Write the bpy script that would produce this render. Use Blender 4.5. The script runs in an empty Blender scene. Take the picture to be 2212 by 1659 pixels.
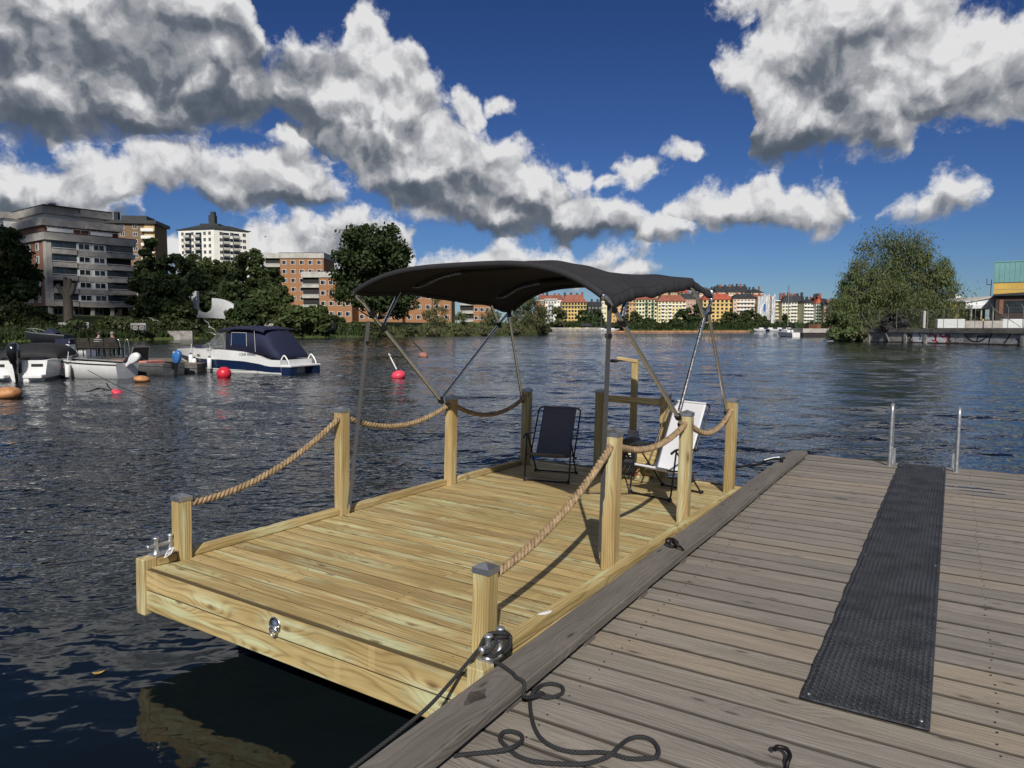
import bpy, bmesh, math, random
import numpy as np
from mathutils import Vector, Matrix, Quaternion

random.seed(7)
SC = bpy.context.scene
COL = SC.collection
rad = math.radians

# ------------------------------------------------------------------ camera
F_PX, CX, CY, HOR = 1550.0, 1106.0, 829.5, 706.0      # focal length and horizon measured on a 2212 x 1659 view
CAM_Z = 2.09
PITCH = math.atan((CY - HOR) / F_PX)
cam_data = bpy.data.cameras.new('camera')
cam_data.sensor_width = 36.0
cam_data.lens = F_PX / 2212.0 * 36.0
cam_data.clip_start = 0.05
cam_data.clip_end = 6000.0
cam = bpy.data.objects.new('camera', cam_data)
cam.location = (0, 0, CAM_Z)
cam.rotation_euler = (rad(90) - PITCH, 0, 0)
COL.objects.link(cam)
SC.camera = cam

# ------------------------------------------------------------------ colour management
vs = SC.view_settings
vs.view_transform = 'Standard'
vs.look = 'None'
vs.exposure = 0.0
vs.gamma = 1.0
vs.use_curve_mapping = False

SUN_EL, SUN_AZ = rad(37.0), rad(180.5)                 # azimuth clockwise from +Y: the sun stands behind the viewer
SUN_DIR = Vector((math.sin(SUN_AZ) * math.cos(SUN_EL), math.cos(SUN_AZ) * math.cos(SUN_EL), math.sin(SUN_EL)))

def direction(px, py):
    a = (px - CX) / F_PX
    b = -(py - CY) / F_PX
    return Vector((a, math.cos(PITCH) + b * math.sin(PITCH), -math.sin(PITCH) + b * math.cos(PITCH)))

# ------------------------------------------------------------------ node helpers
class NT:
    def __init__(s, tree):
        s.t = tree
        s.n = tree.nodes
        s.l = tree.links
    def node(s, typ, **kw):
        nd = s.n.new(typ)
        for k, v in kw.items():
            setattr(nd, k, v)
        return nd
    def put(s, sock, v):
        if v is None:
            return
        if hasattr(v, 'is_linked') or isinstance(v, bpy.types.NodeSocket):
            s.l.new(v, sock)
        else:
            sock.default_value = v
    def m(s, op, a, b=None, c=None, clamp=False):
        nd = s.node('ShaderNodeMath', operation=op, use_clamp=clamp)
        for i, v in enumerate((a, b, c)):
            s.put(nd.inputs[i], v)
        return nd.outputs[0]
    def vm(s, op, a, b=None, c=None):
        nd = s.node('ShaderNodeVectorMath', operation=op)
        for i, v in enumerate((a, b, c)):
            if v is not None:
                if op == 'SCALE' and i == 1:
                    s.put(nd.inputs['Scale'], v)
                else:
                    s.put(nd.inputs[i], v)
        return nd.outputs['Value'] if op in ('LENGTH', 'DOT_PRODUCT', 'DISTANCE') else nd.outputs['Vector']
    def noise(s, vec, scale, detail=3, rough=0.5, dist=0.0, dims='3D', w=None, color=False):
        nd = s.node('ShaderNodeTexNoise', noise_dimensions=dims)
        s.put(nd.inputs['Vector'], vec)
        s.put(nd.inputs['Scale'], scale)
        s.put(nd.inputs['Detail'], detail)
        s.put(nd.inputs['Roughness'], rough)
        s.put(nd.inputs['Distortion'], dist)
        if w is not None:
            s.put(nd.inputs['W'], w)
        return nd.outputs['Color' if color else 'Fac']
    def voro(s, vec, scale, feature='F1', dims='3D', smooth=None, out='Distance'):
        nd = s.node('ShaderNodeTexVoronoi', voronoi_dimensions=dims, feature=feature)
        s.put(nd.inputs['Vector'], vec)
        s.put(nd.inputs['Scale'], scale)
        if smooth is not None and feature == 'SMOOTH_F1':
            s.put(nd.inputs['Smoothness'], smooth)
        return nd.outputs[out]
    def ss(s, v, a, b, lo=0.0, hi=1.0):
        nd = s.node('ShaderNodeMapRange', interpolation_type='SMOOTHSTEP')
        s.put(nd.inputs[0], v)
        for i, q in enumerate((a, b, lo, hi)):
            s.put(nd.inputs[i + 1], q)
        return nd.outputs[0]
    def mix(s, fac, a, b, mode='MIX'):
        nd = s.node('ShaderNodeMix', data_type='RGBA', blend_type=mode)
        s.put(nd.inputs[0], fac)
        s.put(nd.inputs[6], a)
        s.put(nd.inputs[7], b)
        return nd.outputs[2]
    def comb(s, x, y, z):
        nd = s.node('ShaderNodeCombineXYZ')
        for i, v in enumerate((x, y, z)):
            s.put(nd.inputs[i], v)
        return nd.outputs[0]
    def sep(s, v):
        nd = s.node('ShaderNodeSeparateXYZ')
        s.put(nd.inputs[0], v)
        return nd.outputs
    def ramp(s, fac, stops):
        nd = s.node('ShaderNodeValToRGB')
        s.put(nd.inputs[0], fac)
        e = nd.color_ramp.elements
        while len(e) < len(stops):
            e.new(0.5)
        for el, (p, c) in zip(e, stops):
            el.position = p
            el.color = (*c, 1.0) if len(c) == 3 else c
        return nd.outputs[0]

def rgb(c):
    return (c[0], c[1], c[2], 1.0)

# ------------------------------------------------------------------ sky: clear Nishita air with fair-weather cumulus
world = bpy.data.worlds.new('World')
SC.world = world
world.use_nodes = True
wt = world.node_tree
for nd in list(wt.nodes):
    wt.nodes.remove(nd)

# cumulus banks as (x, top, base) along the 2212-wide view; stored as curves of elevation over azimuth
BANKS = [
    [(-90, -140, 300), (100, -120, 306), (250, -120, 310), (400, -100, 302), (500, -50, 288), (545, 30, 278), (590, 120, 268), (640, 195, 258), (700, 240, 242)],
    [(570, 200, 195), (605, 110, 250), (680, 85, 320), (735, 108, 350), (756, 20, 380), (790, -8, 420), (830, 8, 445), (862, 62, 458), (892, 66, 468), (916, 130, 476), (945, 212, 484),
     (1000, 258, 503), (1050, 292, 514), (1110, 302, 527), (1180, 330, 533), (1240, 385, 536), (1300, 432, 532), (1400, 462, 526), (1480, 488, 516), (1530, 512, 505)],
    [(-90, 328, 470), (60, 318, 474), (140, 306, 470), (205, 326, 462), (240, 330, 440), (300, 300, 425), (400, 300, 430), (480, 330, 455), (560, 318, 458), (640, 288, 464), (700, 322, 464), (745, 405, 456), (780, 452, 444)],
    [(-90, 440, 560), (100, 455, 560), (215, 430, 560), (300, 440, 560), (345, 500, 560), (400, 505, 570), (480, 470, 575), (560, 462, 580), (640, 440, 580), (720, 436, 590), (790, 450, 600), (850, 470, 600), (900, 540, 590)],
    [(870, 595, 590), (930, 566, 610), (990, 540, 612), (1080, 522, 615), (1200, 516, 615), (1300, 524, 612), (1380, 545, 608), (1440, 590, 585)],
    [(1435, 475, 468), (1468, 416, 482), (1530, 404, 492), (1600, 394, 502), (1680, 384, 504), (1740, 404, 502), (1800, 396, 496), (1845, 424, 482), (1875, 470, 458)],
    [(1872, 470, 460), (1915, 442, 478), (1970, 424, 482), (2030, 396, 474), (2090, 402, 464), (2135, 450, 438)],
    [(1552, 160, 140), (1568, 100, 185), (1600, 92, 200), (1628, 70, 345), (1650, 20, 358), (1700, -30, 354), (1760, -50, 338), (1830, -70, 305), (1900, -70, 330), (1960, -60, 328), (2000, -40, 292),
     (2080, -20, 282), (2150, -5, 292), (2212, 0, 272), (2290, 20, 262)],
]
PUFFS = [(640, 300, 60, 34), (1230, 372, 46, 40), (1020, 236, 40, 30), (1660, 12, 80, 26), (1400, 362, 54, 34), (1490, 318, 46, 22), (1320, 385, 34, 16), (1088, 222, 28, 24)]
# thick parts that turn grey
DARKS = [(310, 105, 430, 72), (570, 245, 240, 40), (270, 288, 390, 24), (960, 430, 170, 42), (1080, 508, 360, 28), (1720, 322, 150, 40), (1780, 150, 110, 60), (600, 440, 160, 20), (90, 455, 190, 18)]

def azel(px, py, rx, ry):
    d = direction(px, py).normalized()
    return math.atan2(d.x, d.y), math.asin(d.z), rx / F_PX, ry / F_PX

grp = bpy.data.node_groups.new('cloud_billows', 'ShaderNodeTree')
grp.interface.new_socket('P', in_out='INPUT', socket_type='NodeSocketVector')
grp.interface.new_socket('H', in_out='OUTPUT', socket_type='NodeSocketFloat')
g = NT(grp)
gi = g.node('NodeGroupInput')
go = g.node('NodeGroupOutput')
P = gi.outputs['P']
n1 = g.noise(P, 11.0, 6, 0.56, dims='2D')
bil = g.voro(P, 22.0, 'SMOOTH_F1', '2D', smooth=0.75)
bil2 = g.voro(P, 55.0, 'SMOOTH_F1', '2D', smooth=0.7)
h = g.m('MULTIPLY', g.m('SUBTRACT', n1, 0.5), 1.35)
h = g.m('MULTIPLY_ADD', g.m('SUBTRACT', 0.42, bil), 0.46, h)
h = g.m('MULTIPLY_ADD', g.m('SUBTRACT', 0.42, bil2), 0.15, h)
g.put(go.inputs['H'], h)

w = NT(wt)
tc = w.node('ShaderNodeTexCoord')
dirv = tc.outputs['Generated']
dx, dy, dz = w.sep(dirv)
az = w.m('ARCTAN2', dx, dy)
el = w.m('ARCSINE', dz)
Pv = w.comb(az, el, 0.0)
wob = w.vm('SUBTRACT', w.noise(Pv, 9.0, 4, 0.62, dims='2D', color=True), (0.5, 0.5, 0.5))
Pw = w.vm('MULTIPLY_ADD', wob, (0.07, 0.05, 0.0), Pv)
Pb = w.vm('MULTIPLY_ADD', wob, (0.05, 0.05, 0.0), Pv)
azw, elw, _z = w.sep(Pw)
AZ0, AZ1, EL0, EL1 = -0.75, 0.75, -0.15, 0.60
cxn = w.m('MULTIPLY_ADD', azw, 1 / (AZ1 - AZ0), -AZ0 / (AZ1 - AZ0))
eln = w.m('MULTIPLY_ADD', elw, 1 / (EL1 - EL0), -EL0 / (EL1 - EL0))
def curve(pts):
    nd = w.node('ShaderNodeFloatCurve')
    w.put(nd.inputs['Value'], cxn)
    cv = nd.mapping.curves[0]
    pts = sorted(pts)
    while len(cv.points) < len(pts):
        cv.points.new(0.5, 0.5)
    for p_, (x_, y_) in zip(cv.points, pts):
        p_.location = (min(max(x_, 0), 1), min(max(y_, 0), 1))
        p_.handle_type = 'AUTO_CLAMPED'
    nd.mapping.update()
    return nd.outputs[0]
acc, tacc = None, None
for bank in BANKS:
    tops, bots = [], []
    for px, t_, b_ in bank:
        a_, e_, _r, _q = azel(px, t_, 1, 1)
        tops.append(((a_ - AZ0) / (AZ1 - AZ0), (e_ - EL0) / (EL1 - EL0)))
        a_, e_, _r, _q = azel(px, b_, 1, 1)
        bots.append(((a_ - AZ0) / (AZ1 - AZ0), (e_ - EL0) / (EL1 - EL0)))
    # past its ends a bank closes: top below base
    for lst, val in ((tops, -0.10), (bots, 0.10)):
        lst.sort()
        if lst[0][0] > 0.03:
            lst.insert(0, (lst[0][0] - 0.02, lst[0][1] + val))
            lst.insert(0, (0.0, lst[0][1]))
        if lst[-1][0] < 0.97:
            lst.append((lst[-1][0] + 0.02, lst[-1][1] + val))
            lst.append((1.0, lst[-1][1]))
    top, bot = curve(tops), curve(bots)
    up = w.m('SUBTRACT', top, eln)
    dn = w.m('SUBTRACT', eln, bot)
    bb = w.m('MULTIPLY', w.m('SMOOTH_MIN', up, w.m('MULTIPLY', dn, 1.4), 0.03), 11.0)
    tt = w.m('DIVIDE', dn, w.m('MAXIMUM', w.m('ADD', up, dn), 0.02))
    if acc is None:
        acc, tacc = bb, tt
    else:
        sel = w.ss(w.m('SUBTRACT', bb, acc), -0.22, 0.22)
        tacc = w.m('MULTIPLY_ADD', sel, w.m('SUBTRACT', tt, tacc), tacc)
        acc = w.m('MAXIMUM', acc, bb)
for c in PUFFS:
    a, e, rx, ry = azel(*c)
    v = w.vm('MULTIPLY_ADD', Pw, (1 / rx, 1 / ry, 0), (-a / rx, -e / ry, 0))
    acc = w.m('MAXIMUM', acc, w.m('SUBTRACT', 0.62, w.m('MULTIPLY', w.vm('LENGTH', v), 0.62)))
# the same kind of cloud everywhere outside the part of the sky in view
gen = w.m('SUBTRACT', w.noise(dirv, 3.2, 3, 0.5), 0.5)
outm = w.m('MAXIMUM', w.ss(w.m('ABSOLUTE', az), 0.70, 0.85), w.ss(el, 0.47, 0.62))
gen = w.m('ADD', w.m('MULTIPLY', gen, 4.0), w.m('MULTIPLY', w.m('SUBTRACT', outm, 1.0), 4.0))
acc = w.m('MINIMUM', w.m('MAXIMUM', w.m('ADD', acc, 0.13), gen), 0.85)
def billow(vec):
    nd = w.node('ShaderNodeGroup')
    nd.node_tree = grp
    w.put(nd.inputs['P'], vec)
    return nd.outputs['H']
N0 = billow(Pb)
N1 = billow(w.vm('ADD', Pb, (0.004, 0.015, 0)))
H0 = w.m('ADD', acc, N0)
wisp = w.noise(Pv, 58.0, 5, 0.68, dims='2D')
H0 = w.m('MULTIPLY_ADD', w.m('SUBTRACT', wisp, 0.5), 0.55, H0)
alpha = w.ss(H0, 0.02, 0.46)
alpha = w.m('MULTIPLY', alpha, w.ss(dz, -0.01, 0.03))
relief = w.m('SUBTRACT', N0, N1)
tsh = w.ss(w.m('MULTIPLY_ADD', N0, 0.35, tacc), 0.0, 0.55)
rim = w.ss(H0, 0.75, 0.10)
dk = None
for c in DARKS:
    a, e, rx, ry = azel(*c)
    v = w.vm('MULTIPLY_ADD', Pw, (1 / rx, 1 / ry, 0), (-a / rx, -e / ry, 0))
    L_ = w.vm('LENGTH', v)
    dk = L_ if dk is None else w.m('SMOOTH_MIN', dk, L_, 0.3)
dk = w.m('ADD', dk, w.m('MULTIPLY', N0, 0.9))
dark = w.ss(dk, 1.25, 0.45)
lit = w.m('MULTIPLY_ADD', relief, 1.0, 0.36)
lit = w.m('MULTIPLY_ADD', tsh, 0.44, lit)
lit = w.m('MULTIPLY_ADD', rim, 0.12, lit)
lit = w.m('MULTIPLY_ADD', w.m('SUBTRACT', wisp, 0.5), 0.16, lit)
lit = w.m('SUBTRACT', lit, w.m('MULTIPLY', dark, 0.33))
lit = w.m('MAXIMUM', w.m('MINIMUM', lit, 1.0), 0.0)
ccol = w.ramp(lit, [(0.0, (0.95, 1.20, 1.60)), (0.30, (1.55, 1.80, 2.20)), (0.60, (4.3, 4.4, 4.7)), (0.90, (8.8, 8.8, 8.9))])
sky = w.node('ShaderNodeTexSky', sky_type='NISHITA')
sky.sun_disc = False
sky.sun_elevation = SUN_EL
sky.sun_rotation = SUN_AZ
sky.altitude = 0.0
sky.air_density = 1.0
sky.dust_density = 0.0
sky.ozone_density = 2.0
# deepen the clear blue a little, as the photograph's exposure shows it
STR = 0.085
gm = w.node('ShaderNodeGamma')
gm.inputs['Gamma'].default_value = 1.3
w.put(gm.inputs['Color'], w.mix(1.0, sky.outputs[0], (0.62 * 0.8 * STR, 0.80 * 0.8 * STR, 0.8 * STR, 1.0), 'MULTIPLY'))
skyc = w.mix(1.0, gm.outputs[0], (0.80 / STR, 0.80 / STR, 0.965 / STR, 1.0), 'MULTIPLY')
out = w.mix(alpha, skyc, ccol)
bg = w.node('ShaderNodeBackground')
w.put(bg.inputs['Color'], out)
bg.inputs['Strength'].default_value = STR
wo = w.node('ShaderNodeOutputWorld')
w.l.new(bg.outputs[0], wo.inputs[0])
world.cycles.sampling_method = 'MANUAL'
world.cycles.sample_map_resolution = 1024

# ------------------------------------------------------------------ sun
sl = bpy.data.lights.new('sun', 'SUN')
sl.energy = 4.6
sl.angle = rad(0.53)
sl.color = (1.0, 0.955, 0.88)
sun = bpy.data.objects.new('sun', sl)
sun.rotation_euler = SUN_DIR.to_track_quat('Z', 'Y').to_euler()
sun.location = SUN_DIR * 50
COL.objects.link(sun)

# ================================================================== mesh helpers
def tag(o, label=None, cat=None, group=None, kind=None):
    if label: o['label'] = label
    if cat: o['category'] = cat
    if group: o['group'] = group
    if kind: o['kind'] = kind
    return o

def empty(name, loc=(0, 0, 0), rz=0.0, label=None, cat=None, group=None, mat=None):
    o = bpy.data.objects.new(name, None)
    o.empty_display_size = 0.2
    if mat is not None:
        o.matrix_world = mat
    else:
        o.location = loc
        o.rotation_euler = (0, 0, rz)
    COL.objects.link(o)
    return tag(o, label, cat, group)

def link_mesh(name, me, parent=None, loc=None, rot=None, scale=None):
    o = bpy.data.objects.new(name, me)
    COL.objects.link(o)
    if parent is not None:
        o.parent = parent
    if loc is not None: o.location = loc
    if rot is not None: o.rotation_euler = rot
    if scale is not None: o.scale = scale
    return o

def copy_tree(o, parent=None):
    c = o.copy()
    COL.objects.link(c)
    c.parent = parent
    for ch in o.children:
        copy_tree(ch, c)
    return c

class MB:
    def __init__(s):
        s.v, s.f, s.m, s.s, s.uv = [], [], [], [], {}
    def add(s, vs, fs, mat=0, smooth=False):
        b = len(s.v)
        s.v += [tuple(p) for p in vs]
        for f in fs:
            s.f.append(tuple(b + i for i in f))
            s.m.append(mat)
            s.s.append(smooth)
        return b
    def box(s, c, d, rot=None, mat=0, bev=0.0):
        hx, hy, hz = d[0] / 2, d[1] / 2, d[2] / 2
        c = Vector(c)
        if bev <= 0:
            vs = [Vector((x, y, z)) for x in (-hx, hx) for y in (-hy, hy) for z in (-hz, hz)]
            fs = [(0, 1, 3, 2), (4, 6, 7, 5), (0, 4, 5, 1), (2, 3, 7, 6), (0, 2, 6, 4), (1, 5, 7, 3)]
        else:
            b_ = min(bev, hx * .9, hy * .9, hz * .9)
            sec = [(-hy + b_, -hz), (hy - b_, -hz), (hy, -hz + b_), (hy, hz - b_), (hy - b_, hz), (-hy + b_, hz), (-hy, hz - b_), (-hy, -hz + b_)]
            vs, fs = [], []
            for x, k in ((-hx, 1), (-hx + b_, 0), (hx - b_, 0), (hx, 1)):
                for y, z in sec:
                    vs.append(Vector((x, y - math.copysign(b_, y) * k * (abs(abs(y) - hy) < 1e-6), z - math.copysign(b_, z) * k * (abs(abs(z) - hz) < 1e-6))))
            for r in range(3):
                for i in range(8):
                    j = (i + 1) % 8
                    fs.append((r * 8 + i, r * 8 + 8 + i, r * 8 + 8 + j, r * 8 + j))
            fs.append(tuple(range(8)))
            fs.append(tuple(reversed(range(24, 32))))
            fs = [tuple(reversed(f)) for f in fs] if False else fs
        if rot is not None:
            vs = [rot @ p for p in vs]
        s.add([p + c for p in vs], fs, mat)
        return s
    def bx(s, x0, x1, y0, y1, z0, z1, mat=0, bev=0.0):
        return s.box(((x0 + x1) / 2, (y0 + y1) / 2, (z0 + z1) / 2), (abs(x1 - x0), abs(y1 - y0), abs(z1 - z0)), None, mat, bev)
    def tube(s, path, r, n=8, mat=0, caps=True, closed=False, twist=None, smooth=True):
        path = [Vector(p) for p in path]
        k = len(path)
        rs = r if isinstance(r, (list, tuple)) else [r] * k
        T = []
        for i in range(k):
            if closed:
                t = path[(i + 1) % k] - path[i - 1]
            else:
                t = path[min(i + 1, k - 1)] - path[max(i - 1, 0)]
            T.append(t.normalized() if t.length > 1e-9 else Vector((0, 0, 1)))
        up = Vector((0, 0, 1)) if abs(T[0].z) < 0.9 else Vector((1, 0, 0))
        nrm = (up - T[0] * up.dot(T[0])).normalized()
        vs = []
        for i in range(k):
            if i:
                q = T[i - 1].rotation_difference(T[i])
                nrm = q @ nrm
                nrm = (nrm - T[i] * nrm.dot(T[i])).normalized()
            bn = T[i].cross(nrm)
            for j in range(n):
                a = 2 * math.pi * j / n
                vs.append(path[i] + (nrm * math.cos(a) + bn * math.sin(a)) * rs[i])
        fs = []
        for i in range(k if closed else k - 1):
            a, b = i * n, ((i + 1) % k) * n
            for j in range(n):
                q = (j + 1) % n
                fs.append((a + j, a + q, b + q, b + j))
        s.add(vs, fs, mat, smooth)
        if caps and not closed:
            s.add(vs[:n], [tuple(reversed(range(n)))], mat)
            s.add(vs[-n:], [tuple(range(n))], mat)
        return s
    def loft(s, rings, mat=0, closed=True, caps=True, smooth=True):
        n = len(rings[0])
        vs = [p for r in rings for p in r]
        fs = []
        for i in range(len(rings) - 1):
            for j in range(n if closed else n - 1):
                q = (j + 1) % n
                fs.append((i * n + j, i * n + q, i * n + n + q, i * n + n + j))
        s.add(vs, fs, mat, smooth)
        if caps and closed:
            s.add(rings[0], [tuple(reversed(range(n)))], mat)
            s.add(rings[-1], [tuple(range(n))], mat)
        return s
    def lathe(s, prof, c=(0, 0, 0), n=16, mat=0, axis='Z', rot=None, smooth=True, caps=True):
        rings = []
        for r, z in prof:
            ring = []
            for j in range(n):
                a = 2 * math.pi * j / n
                p = Vector((r * math.cos(a), r * math.sin(a), z))
                if axis == 'X': p = Vector((p.z, p.x, p.y))
                if axis == 'Y': p = Vector((p.x, p.z, p.y))
                if rot is not None: p = rot @ p
                ring.append(p + Vector(c))
            rings.append(ring)
        return s.loft(rings, mat, True, caps, smooth)
    def prism(s, poly, z0, z1, mat=0, tf=None):
        n = len(poly)
        lo = [Vector((x, y, z0)) for x, y in poly]
        hi = [Vector((x, y, z1)) for x, y in poly]
        vs = lo + hi
        if tf is not None:
            vs = [tf(p) for p in vs]
        fs = [tuple(reversed(range(n))), tuple(range(n, 2 * n))]
        for i in range(n):
            j = (i + 1) % n
            fs.append((i, j, n + j, n + i))
        s.add(vs, fs, mat)
        return s
    def quad(s, a, b, c, d, mat=0):
        s.add([a, b, c, d], [(0, 1, 2, 3)], mat)
        return s
    def mesh(s, name, mats):
        me = bpy.data.meshes.new(name)
        me.from_pydata(s.v, [], s.f)
        if not isinstance(mats, (list, tuple)): mats = [mats]
        for m_ in mats:
            me.materials.append(m_)
        me.polygons.foreach_set('material_index', s.m)
        me.polygons.foreach_set('use_smooth', s.s)
        me.update()
        return me
    def build(s, name, mats, parent=None, loc=None, rot=None):
        return link_mesh(name, s.mesh(name, mats), parent, loc, rot)

def fix_normals(me):
    bm = bmesh.new()
    bm.from_mesh(me)
    bmesh.ops.recalc_face_normals(bm, faces=bm.faces)
    bm.to_mesh(me)
    bm.free()

def np_mesh(name, verts, quads, mat, smooth=False):
    me = bpy.data.meshes.new(name)
    me.vertices.add(len(verts))
    me.vertices.foreach_set('co', np.asarray(verts, dtype=np.float32).ravel())
    q = np.asarray(quads, dtype=np.int32)
    me.loops.add(q.size)
    me.loops.foreach_set('vertex_index', q.ravel())
    me.polygons.add(len(q))
    k = q.shape[1]
    me.polygons.foreach_set('loop_start', np.arange(len(q), dtype=np.int32) * k)
    if smooth:
        me.polygons.foreach_set('use_smooth', np.ones(len(q), dtype=bool))
    me.materials.append(mat)
    me.update(calc_edges=True)
    me.validate()
    return me

def bez(pts, n=10):
    """Catmull-Rom through pts"""
    pts = [Vector(p) for p in pts]
    out = []
    for i in range(len(pts) - 1):
        p0, p1, p2, p3 = pts[max(i - 1, 0)], pts[i], pts[i + 1], pts[min(i + 2, len(pts) - 1)]
        for k in range(n):
            t = k / n
            out.append(0.5 * ((2 * p1) + (p2 - p0) * t + (2 * p0 - 5 * p1 + 4 * p2 - p3) * t * t + (3 * p1 - p0 - 3 * p2 + p3) * t ** 3))
    out.append(pts[-1])
    return out

def at_z(px, py, z):
    d = direction(px, py)
    t = (z - CAM_Z) / d.z
    return Vector((d.x * t, d.y * t, z))

def at_y(px, py, Y):
    d = direction(px, py)
    t = Y / d.y
    return Vector((d.x * t, Y, CAM_Z + d.z * t))

# ================================================================== materials
MATS = {}
def pm(name, col, rough=0.6, metal=0.0, var=0.18, scale=4.0, bump=0.0, bscale=None, spec=0.5, col2=None, coat=0.0, stretch=None, alpha=None, trans=0.0, ior=1.45):
    """plain procedural material: base colour with noise wear, roughness variation and optional relief"""
    if name in MATS:
        return MATS[name]
    m = bpy.data.materials.new(name)
    m.use_nodes = True
    t = NT(m.node_tree)
    bs = t.n['Principled BSDF']
    tc_ = t.node('ShaderNodeTexCoord')
    oi = t.node('ShaderNodeObjectInfo')
    vec = tc_.outputs['Object']
    off = t.m('MULTIPLY', oi.outputs['Random'], 53.0)
    vec = t.vm('ADD', vec, t.comb(off, off, off))
    if stretch:
        vec = t.vm('MULTIPLY', vec, stretch)
    n1_ = t.noise(vec, scale, 5, 0.6)
    n2_ = t.noise(vec, scale * 7.3, 3, 0.6)
    f_ = t.m('ADD', t.m('MULTIPLY', n1_, 0.7), t.m('MULTIPLY', n2_, 0.3))
    c2 = col2 or tuple(min(1.0, c * (1 - 1.6 * var)) for c in col)
    hi = tuple(min(1.0, c * (1 + 0.55 * var)) for c in col)
    c_ = t.mix(t.ss(f_, 0.32, 0.68), rgb(c2), rgb(hi))
    t.put(bs.inputs['Base Color'], c_)
    t.put(bs.inputs['Roughness'], t.ss(n2_, 0.3, 0.7, max(0.02, rough - 0.08), min(1.0, rough + 0.08)))
    bs.inputs['Metallic'].default_value = metal
    bs.inputs['Specular IOR Level'].default_value = spec
    bs.inputs['IOR'].default_value = ior
    if coat: bs.inputs['Coat Weight'].default_value = coat
    if trans: bs.inputs['Transmission Weight'].default_value = trans
    if alpha is not None: bs.inputs['Alpha'].default_value = alpha
    if bump:
        b_ = t.node('ShaderNodeBump')
        b_.inputs['Strength'].default_value = 1.0
        b_.inputs['Distance'].default_value = bump
        t.put(b_.inputs['Height'], t.noise(vec, bscale or scale * 9, 4, 0.6))
        t.l.new(b_.outputs[0], bs.inputs['Normal'])
    MATS[name] = m
    return m

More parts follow.
